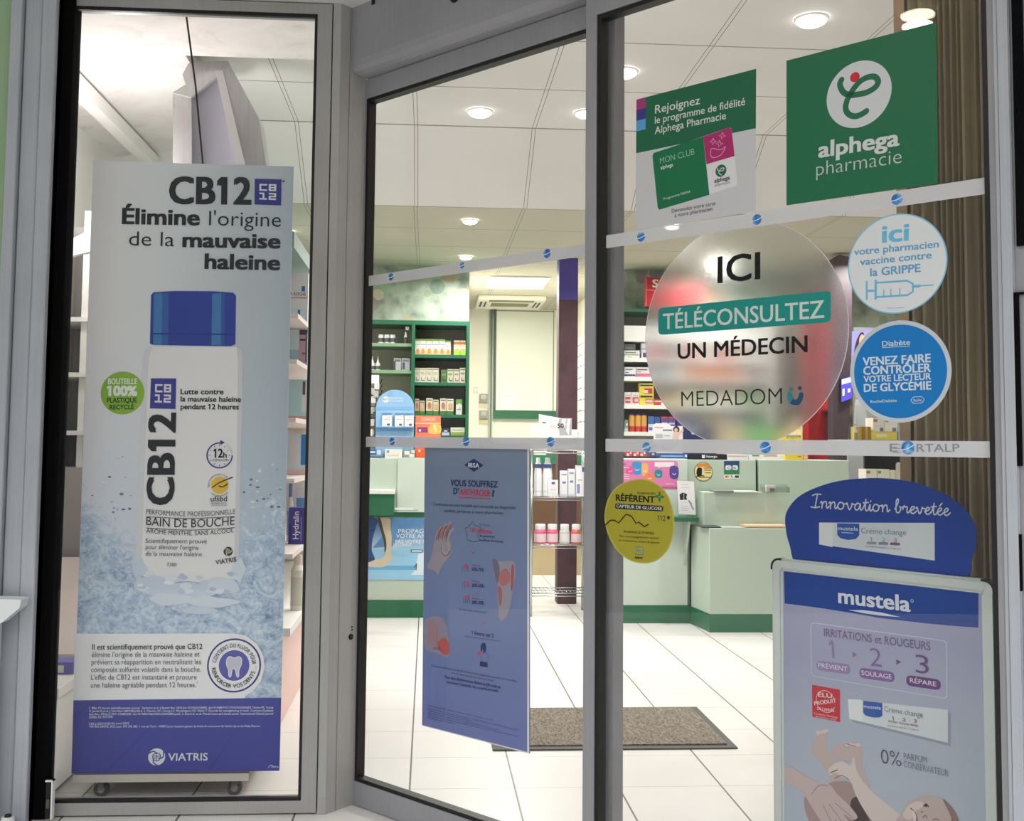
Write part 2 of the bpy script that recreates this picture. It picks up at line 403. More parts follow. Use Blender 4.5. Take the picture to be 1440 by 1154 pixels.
# ------------------------------------------------------------------ setting: floor, ceilings, walls
mb = MB(); mb.box(-4, 4.5, -1.5, 10.6, -0.05, 0, M_FLOOR); st(mb.build('floor'))
CP = [(-1.6, 2.7), (4.0, 2.7)]
mb = MB(); mb.box(-1.75, 4.0, 3.3, 5.325, 2.7, 2.76, M_CEIL); mb.add([(-0.3, 3.3, 2.7), (4.0, 3.3, 2.7), (4.0, 1.2, 2.7), (1.4, 1.2, 2.7)], [(0, 1, 2, 3)], M_CEIL)
mb.add([(-0.3, 3.3, 2.76), (4.0, 3.3, 2.76), (4.0, 1.2, 2.76), (1.4, 1.2, 2.76)], [(3, 2, 1, 0)], M_CEIL); st(mb.build('ceiling'))
mb = MB(); mb.add([(-1.75, 5.325, 2.7), (4.0, 5.325, 2.7), (4.0, 5.8, 2.39), (-1.75, 5.8, 2.39), (-1.75, 5.325, 2.76), (4, 5.325, 2.76), (4, 5.8, 2.45), (-1.75, 5.8, 2.45)],
    [(3, 2, 1, 0), (4, 5, 6, 7), (0, 4, 7, 3), (1, 2, 6, 5)], M_CEIL); st(mb.build('ceiling_slope'))
mb = MB(); mb.box(-1.75, 4.0, 5.8, 10.6, 2.39, 2.45, M_CEIL2); st(mb.build('ceiling_low'))
# mural: a blurred photograph of coloured hearts and discs printed on grey-green paper
t = NT('heart_mural'); p, pv = t.pos()
n1 = t.noise(pv, 5.0, 3, 0.6); n2 = t.noise(pv, 23.0, 2)
col = t.ramp(n1, [(0.30, (104, 112, 104)), (0.45, (156, 166, 150)), (0.6, (182, 190, 174)), (0.75, (130, 142, 126))])
vo = t.n('ShaderNodeTexVoronoi'); vo.inputs['Scale'].default_value = 8.0; t.l(pv, vo.inputs['Vector'])
cl = t.ramp(t.n('ShaderNodeSeparateColor').outputs[0], [(0, (0, 0, 0))])
sp = t.n('ShaderNodeSeparateColor'); t.l(vo.outputs['Color'], sp.inputs[0])
hue = t.ramp(sp.outputs[0], [(0.0, (206, 128, 92)), (0.25, (140, 190, 140)), (0.45, (98, 96, 108)), (0.62, (214, 170, 140)), (0.8, (120, 160, 120)), (0.92, (226, 206, 176))])
dot = t.math('MULTIPLY', t.math('LESS_THAN', vo.outputs['Distance'], 0.46), t.math('GREATER_THAN', sp.outputs[1], 0.30))
M_MURAL = t.out(t.mix(t.math('MULTIPLY', dot, 0.6), col, hue), 0.6, 0.3)
mb = MB(); mb.box(-1.75, 0.285, 7.8, 7.9, 0, 2.39, M_MURAL); st(mb.build('wall_mural'))
mb = MB(); mb.box(1.42, 4.0, 7.8, 7.9, 0, 2.39, M_MURAL); st(mb.build('wall_mural_behind_booth'))
mb = MB(); mb.box(-1.75, -1.65, 3.25, 7.8, 0, 2.7, M_WHITE); st(mb.build('wall_left'))
mb = MB(); mb.box(4.0, 4.1, 1.2, 7.9, 0, 2.7, M_CREAM); st(mb.build('wall_right'))
mb = MB(); mb.box(0.185, 0.285, 7.9, 10.3, 0, 2.39, M_CREAM); st(mb.build('wall_passage_left'))
mb = MB(); mb.box(0.185, 1.6, 10.3, 10.4, 0, 2.39, M_CREAM); st(mb.build('wall_back'))
mb = MB(); mb.box(1.37, 1.42, 7.8, 10.3, 0, 2.39, M_CREAM); st(mb.build('wall_passage_right'))
# front of the shop to the right of the door, and above it
mb = MB(); J = PD(2.11).at(0, 0); 
mb.add([(1.14, 1.86, 0), (4.0, 1.2, 0), (4.0, 1.2, 2.8), (1.14, 1.86, 2.8), (1.2, 1.95, 0), (4.0, 1.3, 0), (4.0, 1.3, 2.8), (1.2, 1.95, 2.8)],
    [(0, 1, 2, 3), (7, 6, 5, 4), (0, 3, 7, 4), (1, 5, 6, 2), (3, 2, 6, 7), (0, 4, 5, 1)], M_ALUD); st(mb.build('wall_front_right'))
mb = MB(); mb.box(-1.75, -0.3, 3.27, 3.33, 2.45, 2.8, M_ALU); st(mb.build('wall_front_above_window'))
# soffit over the entrance, with two dark fixings and a recessed lamp that the door glass mirrors
sp_ = [(-3.0, 1.0), (2.6, 0.5), (2.6, 1.49), (1.145, 1.865), (1.10, 1.96), (-0.215, 3.335), (-0.30, 3.30), (-3.0, 3.30)]
mb = MB(); n_ = len(sp_); mb.add([(*q, 2.452) for q in sp_]+[(*q, 2.5) for q in sp_], [tuple(range(n_-1, -1, -1)), tuple(range(n_, 2*n_))]+[(i, (i+1) % n_, n_+(i+1) % n_, n_+i) for i in range(n_)], M_SOFFIT); st(mb.build('soffit'))
for (x, y) in ((413, 6), (527, 0)):
    a, b = on_z(x, y, 2.452); mb = MB(); mb.cyl((a, b, 2.436), (0, 0, 1), 0.010, 0.010, 0.016, M_BLACK)
    tag(mb.build('ceiling_fixing'), 'small black screw cap in the soffit above the ' + ('shop window' if x < 500 else 'corner post'), 'screw cap')

# ------------------------------------------------------------------ left side of the front
PF = PW(3.25)
def fx(x, y, Y): return on_y(x, y, Y)[0]
# green wall panel and the aluminium pilaster
mb = MB(); mb.box(-3.0, fx(19.5, 50, 3.19), 3.19, 3.35, 0, 2.452, M_GREENW); st(mb.build('wall_green'))
xl, xr = fx(20.5, 50, 3.2), fx(82, 50, 3.2)
mb = MB(); mb.box(xl, xl+0.032, 3.165, 3.3, 0, 2.452, M_ALUL); mb.box(xl+0.034, xl+0.085, 3.185, 3.3, 0, 2.452, M_ALUL); mb.box(xl+0.087, xr, 3.175, 3.3, 0, 2.452, M_ALUL)
mb.box(xl, xr, 3.195, 3.3, 0, 2.452, M_ALU); st(mb.build('trim_1', bevel=0.004))
mb = MB(); mb.box(xr, fx(103.7, 50, 3.235), 3.235, 3.3, 0.0, 2.452, M_GAP); st(mb.build('trim_2'))
# white ledge that juts in from the far left, bracket and door stop at the foot of the pilaster
P4 = PW(3.1)
mb = MB(); mb.slab(P4, [P4.px(q) for q in ((-40, 880), (0, 877), (27, 855), (30, 843), (-40, 841))], -0.06, 0, mat((226, 228, 230), 0.4))
st(mb.build('trim_3', bevel=0.003))
b0, b1 = P4.px((-40, 1180)), P4.px((3, 879))
mb = MB(); mb.rect(P4, b0.x-0.3, P4.px((-8, 900)).x, 0, b1.y, -0.05, 0, mat((196, 200, 204), 0.5)); st(mb.build('trim_4'))
k = thing('door_stop', 'round white rubber door stop at the foot of the pilaster', 'door stop', (fx(10, 1154, 3.13), 3.13, 0.0))
mb = MB(); c = on_y(11, 1154, 3.13); mb.cyl((c[0], 3.13, 0), (0, 0, 1), 0.022, 0.017, c[1]+0.012, mat((214, 214, 212), 0.5), 20); mb.build('stop_body', k, True)
mb = MB(); mb.cyl((c[0], 3.13, c[1]+0.012), (0, 0, 1), 0.010, 0.008, 0.006, M_BLACK); mb.build('screw', k)
P5 = PW(3.215)
a, b = P5.px((63, 1151)), P5.px((76, 1096))
k = thing('bracket', 'small black bracket with pale edge at the lower corner of the shop window', 'bracket', (a.x, 3.21, a.y))
mb = MB(); mb.rect(P5, a.x, b.x-0.004, a.y, b.y, -0.012, 0.0, M_BLACK); mb.build('plate', k)
mb = MB(); mb.rect(P5, b.x-0.004, b.x, a.y, b.y, -0.012, 0.010, M_WHITE); mb.rect(P5, a.x, b.x, b.y-0.004, b.y, -0.012, 0.008, M_WHITE); mb.build('rim', k)
mb = MB(); mb.rect(P5, a.x+0.003, a.x+0.012, a.y+0.03, a.y+0.055, 0.0, 0.004, mat((90, 84, 76), 0.4)); mb.build('catch', k)

# window_1: aluminium frame, black gasket, pane
w = structure('window_1', (-0.73, 3.25, 0))
x0 = fx(60, 600, 3.25)-0.03; xg0 = fx(94, 350, 3.25); xg1 = fx(434, 450, 3.25); xr1 = fx(459.8, 450, 3.25)
mb = MB(); o_ = (x0, xr1-0.003, 0.005, 2.448); i_ = (xg0-0.03, xg1+0.008, 0.040, 2.416)
mb.ringrect(PF, o_, i_, -0.06, 0.0, M_ALU); mb.build('frame', w, bevel=0.003)
mb = MB(); mb.ringrect(PF, (i_[0], i_[1], i_[2], i_[3]), (i_[0]+0.012, xg1-0.001, 0.050, 2.405), -0.016, -0.003, M_BLACK); mb.build('gasket', w)
mb = MB(); mb.rect(PF, i_[0]+0.004, xg1+0.003, 0.045, 2.411, -0.014, -0.008, M_GLASS); mb.build('pane', w)
# corner post: front face beside the window, then the return towards the door
A0 = Vector((fx(459.8, 450, 3.25)+0.001, 3.25)); A1 = Vector((-0.288, 3.25)); A2 = Vector((-0.2135, 3.3325))
mb = MB(); poly = [A0, A1, A2, A2+Vector((-0.03, 0.06)), A0+Vector((0, 0.15))]
mb.add([(q.x, q.y, 0.0) for q in poly]+[(q.x, q.y, 2.452) for q in poly], [(0, 1, 6, 5), (1, 2, 7, 6), (2, 3, 8, 7), (3, 4, 9, 8), (4, 0, 5, 9), (4, 3, 2, 1, 0), (5, 6, 7, 8, 9)], M_ALUP)
for f in (0.36, ):
    q = A1.lerp(A2, f); nrm = Vector((A2.y-A1.y, -(A2.x-A1.x))).normalized(); 
    e = (A2-A1).normalized()*0.0012
    mb.add([(*(q+nrm*0.0006-e), 0), (*(q+nrm*0.0006+e), 0), (*(q+nrm*0.0006+e), 2.45), (*(q+nrm*0.0006-e), 2.45)], [(0, 1, 2, 3)], mat((120, 118, 116), 0.5))
st(mb.build('trim_5'))
# lock barrel and two pin holes in the return of the post
k = thing('lock', 'black round lock cylinder in the aluminium corner post', 'lock', (-0.235, 3.3, 0.5))
def onpost(x, y):
    d = ray(x, y); e = A2-A1; den = d.x*e.y-d.y*e.x; s_ = (A1.x*e.y-A1.y*e.x)/den; return EYEV+d*s_
nrm = Vector(((A2-A1).y, -(A2-A1).x, 0)).normalized()
mb = MB(); mb.cyl(onpost(493, 895)-nrm*0.001, nrm, 0.009, 0.009, 0.004, M_BLACK, 18); mb.build('barrel', k)
mb = MB(); mb.cyl(onpost(493, 895)+nrm*0.003, nrm, 0.005, 0.005, 0.002, mat((70, 70, 70), 0.3, 0.8), 14); mb.build('key_face', k)
mb = MB()
for q in ((494.5, 881), (494.8, 885)): mb.cyl(onpost(*q)-nrm*0.001, nrm, 0.0025, 0.0025, 0.003, M_BLACK, 8)
mb.build('pin_hole', k)

# ------------------------------------------------------------------ door operator cover, the two sliding leaves, the jamb
K1, K2 = 2.152, 2.093
PH_ = PD(2.088); u_l = (Vector((-0.2525, 3.288, 0))-PH_.o).dot(DU)
mb = MB()
prof = [(-0.16, 2.2425), (-0.03, 2.2425), (-0.012, 2.248), (-0.003, 2.262), (0.0, 2.28), (0.0, 2.452), (-0.16, 2.452)]
for uu in (0,):
    a = [PH_.at(u_l, z, n) for n, z in prof]; b = [PH_.at(u_l+2.2, z, n) for n, z in prof]; n_ = len(prof)
    mb.add(a+b, [(i, (i+1) % n_, n_+(i+1) % n_, n_+i) for i in range(n_)]+[tuple(range(n_-1, -1, -1)), tuple(range(n_, 2*n_))], M_ALUD)
st(mb.build('trim_6'))
mb = MB(); P6 = PD(2.02); c = PH_.at(PH_.px((640, -6)).x, PH_.px((640, -6)).y, 0); mb.cyl(c, -DN, 0.020, 0.014, 0.02, M_BLACK, 18)
tag(mb.build('motion_sensor', smooth=False), 'small black motion sensor on the cover above the door', 'sensor')
GLOBE = NT('globe_print'); p, pv = GLOBE.pos()
GLOBE = GLOBE.out(GLOBE.ramp(GLOBE.noise(pv, 60, 2), [(0.35, (36, 98, 170)), (0.55, (64, 134, 200)), (0.7, (150, 190, 220))]), 0.4)
def leaf(nm, k, uL, uR, stL, stR, bot, ztop, zg0, zg1):
    """one sliding leaf in plane k from uL to uR with stile widths, rails, black gasket, pane"""
    pl = PD(k); d = structure(nm, tuple(pl.at((uL+uR)/2, 0)))
    mb = MB(); mb.ringrect(pl, (uL, uR, bot, ztop), (uL+stL, uR-stR, zg0, zg1), -0.042, 0.0, M_ALUD); mb.build('frame', d, bevel=0.0025)
    mb = MB(); mb.ringrect(pl, (uL+stL, uR-stR, zg0, zg1), (uL+stL+0.011, uR-stR-0.011, zg0+0.011, zg1-0.011), -0.034, -0.004, M_BLACK); mb.build('gasket', d)
    mb = MB(); mb.rect(pl, uL+stL+0.003, uR-stR-0.003, zg0+0.003, zg1-0.003, -0.022, -0.016, M_GLASS); mb.build('glass_pane', d)
    return d, pl
P1 = PD(K1); P2 = PD(K2)
uA = P1.px((511.5, 600)).x; uB = P1.px((863, 600)).x
d1, _ = leaf('door_1', K1, uA-0.040, uB, 0.022, 0.062, 0.003, 2.24, 0.072, 2.179)
uC = P2.px((821.5, 600)).x; uD = P2.px((1408.5, 600)).x
d2, _ = leaf('door_2', K2, uC, uD, P2.px((836.7, 600)).x-uC, 0.012, 0.003, 2.24, 0.072, 2.176)
def band(d, k, z0, z1, u0, u1, globes):
    pl = PD(k+0.0150); mb = MB(); mb.rect(pl, u0, u1, z0, z1, 0.0, 0.0003, M_BAND); bo = mb.build('marking_band', d)
    pr = Print(pl, 0.0004, 0.0001)
    for (gx, gy, r, a) in globes:
        o = pl.px((gx, gy)); 
        pr.disc((gx, gy), r, GLOBE, 1)
        pr.stroke([(gx-r*0.95, gy+r*0.35), (gx, gy+r*0.1), (gx+r*0.95, gy-r*0.45)], 1.2, (214, 226, 236), 2, True)
        if a:
            c = (192, 193, 196) if a == 1 else (132, 136, 146); s = r/8.5
            for j in (-0.5, 0.1, 0.7): pr.stroke([(gx-r*2.2, gy+r*j), (gx-r*1.1, gy+r*j)], 1.0, c, 1)
            if a == 2: pr.text('E', (gx-23*s, gy+5*s), (gx-13*s, gy+5*s), 10*s, c, 0.01, 1)
            pr.text('RTALP', (gx+11*s, gy+5.2*s+(a == 3)*-1), (gx+(65 if a == 2 else 48)*s, gy+5.2*s-(a == 3)*0.0), 10*s, c, 0.01, 1)
    pr.build('maker_logo', bo)
gL0, gL1 = uA-0.006, uB-0.074; gR0, gR1 = P2.px((846.5, 600)).x, uD-0.023
band(d1, K1, 1.082, 1.113, gL0, gL1, [(551.5, 620.5, 5.5, 1), (655.5, 620.5, 6.6, 1), (774.5, 621, 7.0, 1)])
band(d1, K1, 1.583, 1.615, gL0, gL1, [(550, 389.3, 5.2, 1), (650, 373, 4.5, 0), (769.5, 356.3, 6.5, 0)])
band(d2, K2, 1.080, 1.111, gR0, gR1, [(909.5, 628.6, 7.0, 1), (1076.5, 629, 8.3, 0), (1277, 629.3, 9.5, 2)])
band(d2, K2, 1.582, 1.614, gR0, gR1, [(901.5, 333.3, 6.6, 0), (1064.5, 308.6, 7.3, 0), (1261.5, 280, 8, 0)])
# jamb to the right of the door: stepped aluminium profiles with slots
PJ = PD(K2-0.004); uJ = uD+0.001; g = lambda x, y=500: PJ.px((x, y)).x
mb = MB()
mb.rect(PJ, uJ, g(1411), 0, 2.46, -0.07, 0.0, M_ALUL); mb.rect(PJ, g(1411), g(1412.6), 0, 2.46, -0.07, -0.012, mat((74, 76, 78), 0.5))
mb.rect(PJ, g(1412.6), g(1427.5), 0, 2.46, -0.07, 0.004, M_ALUL)
mb.rect(PJ, g(1427.5), g(1429), 0, 2.46, -0.07, 0.0, M_ALUL)
mb.rect(PJ, g(1429), g(1480), 0, 2.46, -0.07, -0.004, M_ALUD); st(mb.build('trim_7'))
for nm, y0, y1 in (('trim_8', -60, 346), ('trim_9', 751, 830)):
    a = PJ.px((1430, y1)); b = PJ.px((1436, y0)); mb = MB(); mb.rect(PJ, a.x, b.x, a.y, b.y, -0.004, 0.002, M_GAP); st(mb.build(nm))
a = PJ.px((1431, 655)); b = PJ.px((1432.2, 411)); mb = MB(); mb.rect(PJ, a.x, b.x, a.y, b.y, -0.004, 0.003, M_GAP); mb.rect(PJ, a.x, a.x+0.02, b.y-0.004, b.y, -0.004, 0.003, M_GAP); st(mb.build('trim_10'))

# ------------------------------------------------------------------ mats, counters, shelves, passage
t = NT('mat_pile'); p, pv = t.pos()
mp = t.n('ShaderNodeMapping'); mp.inputs['Scale'].default_value = (140, 40, 40); t.l(pv, mp.inputs[0])
f1 = t.noise(mp.outputs[0], 1.0, 3); f2 = t.noise(pv, 160, 2)
M_PILE = t.out(t.ramp(t.math('ADD', t.math('MULTIPLY', f1, 0.5), t.math('MULTIPLY', f2, 0.5)), [(0.38, (88, 80, 71)), (0.62, (152, 142, 128))]), 0.95, 0.1, f2, 0.004)
k = thing('door_mat', 'grey-brown ribbed entrance mat with dark rubber edge on the white tiles', 'mat', (0.68, 3.88, 0))
A, B, C_, D_ = [Vector((*on_z(x, y, 0), 0)) for x, y in ((693, 1056), (1038, 1053.5), (979, 995.5), (745, 995.5))]
xa, xb, ya, yb = A.x, B.x, A.y, C_.y
mb = MB(); mb.box(xa, xb, ya, yb, 0.0005, 0.006, mat((74, 71, 68), 0.7)); mb.build('rubber_border', k)
mb = MB(); mb.box(xa+0.03, xb-0.03, ya+0.035, yb-0.02, 0.006, 0.011, M_PILE); mb.build('pile', k)

# --- counter with the blue leg poster
YL = 6.79; pl = PW(YL)
k = thing('sales_counter', 'pale mint sales counter with dark green plinth, nearest the corner post', 'counter', (-0.6, YL, 0))
u1 = 0.40; ua = pl.px((556, 690)).x; ub = pl.px((583, 690)).x; ztop = 0.992
mb = MB(); mb.box(-1.45, u1, YL, YL+0.45, 0.105, ztop, M_MINT); mb.build('body', k, bevel=0.003)
mb = MB(); mb.box(-1.45, u1, YL-0.012, YL+0.45, 0.0, 0.104, M_DKGREEN); mb.build('plinth', k)
mb = MB(); mb.box(-1.45, ua, YL-0.10, YL-0.001, 0.772, 0.797, M_WHITE); mb.box(-1.45, ua-0.004, YL-0.09, YL-0.001, 0.64, 0.772, M_DKGREEN); mb.build('writing_shelf', k, bevel=0.002)
mb = MB(); mb.box(ua+0.012, u1, YL-0.012, YL-0.0005, 0.655, ztop+0.004, M_MINTL); mb.build('raised_panel', k, bevel=0.002)
mb = MB(); mb.box(-1.45, u1, YL-0.003, YL-0.0003, 0.6225, 0.654, M_DKGREEN); mb.build('green_strip', k)
k = thing('acrylic_ledge', 'clear acrylic ledge on the counter front above the poster of bare legs', 'ledge', (-0.15, YL-0.06, 0.655))
mb = MB(); a = pl.px((556, 716)); b = pl.px((588, 712)); mb.box(a.x, b.x, YL-0.10, YL-0.013, a.y-0.002, a.y+0.003, M_ACRYL); mb.box(a.x, b.x-0.03, YL-0.10, YL-0.097, a.y+0.003, a.y+0.016, mat((226, 226, 226), 0.3)); mb.build('tray', k)

# --- counter unit behind the yellow sticker (recessed), with stepped desk
YR = 6.6
k = thing('service_counter', 'long pale mint service counter with dark green plinth and stepped desk block', 'counter', (1.6, 6.4, 0))
g1 = on_y(1063, 660, YR)[0]; g2 = on_y(1066.5, 660, YR)[0]; xe = on_y(1192, 660, YR)[0]; xs = 1.07
zt = 1.004
mb = MB(); mb.box(xs, g1, YR, YR+0.4, 0.107, zt, M_MINT); mb.box(g2, xe, YR-0.02, YR+0.4, 0.107, zt+0.003, M_MINT); mb.build('back_body', k, bevel=0.003)
xp = on_y(967, 660, YR-0.03)[0]
mb = MB(); mb.box(xs, xp, YR-0.03, YR-0.001, 0.107, zt+0.004, M_MINTL); mb.build('raised_panel', k, bevel=0.003)
mb = MB(); mb.box(g1, g2, YR+0.03, YR+0.3, 0.107, zt-0.01, M_GAP); mb.build('joint', k)
mb = MB(); mb.box(xs, 1.64, YR-0.035, YR+0.3, 0, 0.107, M_DKGREEN); mb.build('plinth', k)
x0, x1, y0, y1 = 1.662, 2.5, 6.245, 6.58
def desk(y0, xl0, xl1, z0, z1, m):
    """block whose left end is splayed: back corner at xl0, front corner at xl1"""
    b = MB(); q = [(xl0, YR-0.036), (xl1, y0), (x1, y0), (x1, YR-0.036)]
    b.add([(a, c, z0) for a, c in q]+[(a, c, z1) for a, c in q], [(0, 1, 5, 4), (1, 2, 6, 5), (2, 3, 7, 6), (3, 0, 4, 7), (3, 2, 1, 0), (4, 5, 6, 7)], m); return b
mb = MB(); mb.box(1.6225, 1.6275, 6.555, 6.564, 0.107, 0.60, M_GAP); mb.build('joint', k)
desk(y0, 1.625, x0, 0, 0.104, M_DKGREEN).build('desk_plinth', k)
desk(y0+0.003, 1.628, x0+0.002, 0.104, 0.606, M_MINT).build('desk_front', k, bevel=0.003)
zu = on_y(1030, 692, 6.42)[1]; mb = MB(); mb.box(1.674, on_y(1112, 700, 6.42)[0], 6.42, YR-0.037, 0.607, zu, M_MINT); mb.build('desk_riser', k, bevel=0.003)
k2 = thing('writing_ledge', 'small dark green writing ledge on the counter beside the yellow sticker', 'ledge', (1.55, 6.45, 0.62))
mb = MB(); a = on_y(944, 733, 6.45); b = on_y(985, 727, 6.45); mb.box(a[0]-0.05, b[0]-0.014, 6.43, YR-0.031, a[1], b[1], M_DKGREEN); mb.build('ledge_top', k2, bevel=0.002)
mb = MB(); c0 = 1.60; mb.add([(c0, 6.45, a[1]), (c0, YR-0.032, a[1]), (c0, YR-0.032, a[1]-0.28), (c0-0.015, 6.45, a[1]), (c0-0.015, YR-0.032, a[1]), (c0-0.015, YR-0.032, a[1]-0.28)], [(0, 1, 2), (5, 4, 3), (0, 3, 4, 1), (1, 4, 5, 2), (2, 5, 3, 0)], M_MINT); mb.build('bracket', k2)

# --- green shelf unit under the heart mural
YS, YB = 7.45, 7.79
xR = on_y(659, 600, YS)[0]; xD = on_y(579.5, 600, YS)[0]; zc = on_y(620, 451, YS)[1]
def zs(y, x=620, Y=YS): return on_y(x, y, Y)[1]
k = thing('shelf_unit', 'dark green framed shelf unit standing under the heart mural', 'shelf unit', (-0.5, YS, 0))
mb = MB(); mb.box(xR-0.022, xR, YS, YB, 0, zc, M_DKGREEN); mb.build('side_panel', k)
mb = MB(); mb.box(-1.6, xR-0.022, YS, YB, zc-0.03, zc, M_DKGREEN); mb.build('top_panel', k)
mb = MB(); mb.box(-1.6, xR-0.022, YB-0.02, YB, 0, zc-0.03, M_SHELFBACK); mb.build('back_panel', k)
mb = MB(); mb.box(xD-0.012, xD+0.012, YS-0.003, YB-0.02, 0, zc-0.03, M_DKGREEN); mb.build('divider', k)
ZL = [zs(482, 540), zs(520, 540)]; ZRr = [zs(498.5), zs(537.5), zs(582.5), zs(612)]
for i, z in enumerate(ZL):
    mb = MB(); mb.box(-1.6, xD-0.012, YS+0.004, YB-0.02, z-0.022, z, mat((128, 160, 126), 0.5)); mb.build('shelf', k)
mb = MB(); mb.box(-1.6, xD-0.012, YS+0.004, YB-0.02, 1.30, 1.322, mat((128, 160, 126), 0.5)); mb.build('shelf', k)
for z in ZRr:
    mb = MB(); mb.box(xD+0.012, xR-0.022, YS+0.004, YB-0.02, z-0.022, z, M_DKGREEN); mb.build('shelf', k)

# --- green shelf unit behind the frosted disc
xL = on_y(873, 600, YS)[0]; xQ = on_y(1092, 560, YS)[0]; zq = on_y(900, 434, YS)[1]
k = thing('shelf_unit', 'green edged shelf unit with pale shelves, seen through the frosted disc', 'shelf unit', (1.9, YS, 0))
mb = MB(); mb.box(xL, xL+0.022, YS, YB, 0, zq, M_DKGREEN); mb.build('side_panel', k)
mb = MB(); mb.box(xQ-0.06, xQ, YS, YB, 0, zq, M_WHITE); mb.build('end_panel', k)
mb = MB(); mb.box(xL+0.022, xQ-0.06, YS, YB, zq-0.022, zq, M_DKGREEN); mb.build('top_panel', k)
mb = MB(); mb.box(xL+0.022, xQ-0.06, YB-0.02, YB, 0, zq-0.022, mat((190, 182, 172), 0.7)); mb.build('back_panel', k)
ZQ = [zs(y, 900) for y in (474.5, 503, 530, 569, 607)]
for i, z in enumerate(ZQ):
    mb = MB(); mb.box(xL+0.022, xQ-0.06, YS+0.003, YB-0.02, z-0.028, z, M_WHITE); mb.build('shelf', k)
mb = MB(); mb.box(xL+0.022, xQ-0.06, YS+0.006, YS+0.02, ZQ[0]+0.0, ZQ[0]+0.085, M_WHITE); mb.build('shelf_edge', k)

# --- slotted panel on the passage wall
k = thing('slatwall', 'white slotted display panel on the passage wall behind the plum pillar', 'panel', (1.36, 8.6, 0.2))
mb = MB(); mb.box(1.334, 1.348, 7.46, 10.2, 0.2, 2.03, M_WHITE); mb.build('panel', k)
mb = MB()
for i in range(18): mb.box(1.3325, 1.3346, 7.46, 10.2, 0.30+i*0.098, 0.308+i*0.098, mat((150, 152, 140), 0.6))
mb.build('slot', k)
for i in range(14):
    for y in (7.52, 8.55, 9.3):
        mb = MB(); mb.box(1.322, 1.333, y, y+0.02, 0.60+i*0.098, 0.612+i*0.098, M_CHROME); mb.build('hook', k)


# --- plum pillar, purple at its head
t = NT('plum_pillar'); p, pv = t.pos(); f = t.noise(pv, 6, 5)
plum = t.ramp(f, [(0.3, (70, 44, 52)), (0.7, (96, 62, 70))]); zz = t.math('ADD', p[2], t.math('MULTIPLY', t.noise(pv, 30, 3), 0.02))
M_PLUM = t.out(t.mix(t.math('GREATER_THAN', zz, on_y(800, 419, 7.345)[1]), plum, (78, 66, 150)), 0.55, 0.35)
a = on_y(785, 600, 7.345)[0]; b = on_y(812, 600, 7.345)[0]
mb = MB(); mb.box(a, b, 7.345, 7.345+(b-a), 0, 2.39, M_PLUM); o = mb.build('pillar', bevel=0.004)
tag(o, 'plum coloured square pillar, purple at its top, behind the wire rack', 'pillar')

# --- fittings of the passage: white panel with dark frame, green rail, air conditioner, light, switches
pl = PW(10.3); q = lambda x, y: pl.px((x, y))
k = thing('white_board', 'large white board in a dark frame on the far cream wall', 'board', (q(765, 577).x, 10.25, q(765, 577).y))
a, b = q(693.5, 577.5), q(808, 431.5); mb = MB()
mb.ringrect(pl, (a.x, b.x, a.y, b.y), (a.x+0.022, b.x-0.022, a.y+0.006, b.y-0.022), 0.002, 0.03, mat((84, 92, 80), 0.5)); mb.build('frame', k)
mb = MB(); mb.rect(pl, a.x+0.022, b.x-0.022, a.y+0.006, b.y-0.022, 0.002, 0.018, mat((238, 240, 228), 0.35)); mb.build('board_face', k)
mb = MB(); c = q(778, 500).x; mb.rect(pl, c-0.004, c+0.004, a.y+0.006, b.y-0.03, 0.018, 0.020, mat((140, 146, 134), 0.5)); mb.rect(pl, a.x+0.022, c, b.y-0.056, b.y-0.046, 0.018, 0.020, mat((140, 146, 134), 0.5)); mb.build('seam', k)
for i, (r, lb) in enumerate((((703, 552, 727, 575), 'white sheet pinned low on the white board, nearer the cream wall'), ((756, 552, 776.5, 579), 'long white sheet hanging from the lower edge of the white board'))):
    mb = MB(); A, B = q(r[0], r[3]), q(r[2], r[1]); 
    mb.rect(pl, A.x, B.x, A.y, B.y, 0.021, 0.023, mat((244, 244, 236), 0.6)); tag(mb.build('paper_sheet'), lb, 'paper')
k = thing('counter_rail', 'green painted rail and post below the white board', 'rail', (q(765, 588).x, 10.2, 0))
mb = MB(); A, B = q(693.2, 588), q(808, 579.4); mb.rect(pl, A.x, B.x, A.y, B.y, 0.002, 0.06, M_DKGREEN); mb.build('rail', k)
mb = MB(); A, B = q(690, 600), q(692.4, 433); mb.rect(pl, A.x, B.x, 0, B.y, 0.002, 0.06, mat((96, 140, 108), 0.5)); mb.build('post', k)
k = thing('switch_plate', 'white double light switch on the cream wall, highest of the column', 'switch', (q(668, 550).x, 10.29, q(668, 553).y))
mb = MB(); A, B = q(665.5, 552.5), q(672, 544); mb.rect(pl, A.x, B.x, A.y, B.y, 0.001, 0.012, mat((214, 212, 196), 0.4)); mb.build('plate', k)
mb = MB(); A, B = q(667, 551), q(669, 545.5); mb.rect(pl, A.x, B.x, A.y, B.y, 0.012, 0.018, M_WHITE); A, B = q(669.6, 551), q(671.4, 545.5); mb.rect(pl, A.x, B.x, A.y, B.y, 0.012, 0.018, M_WHITE); mb.build('rocker', k)
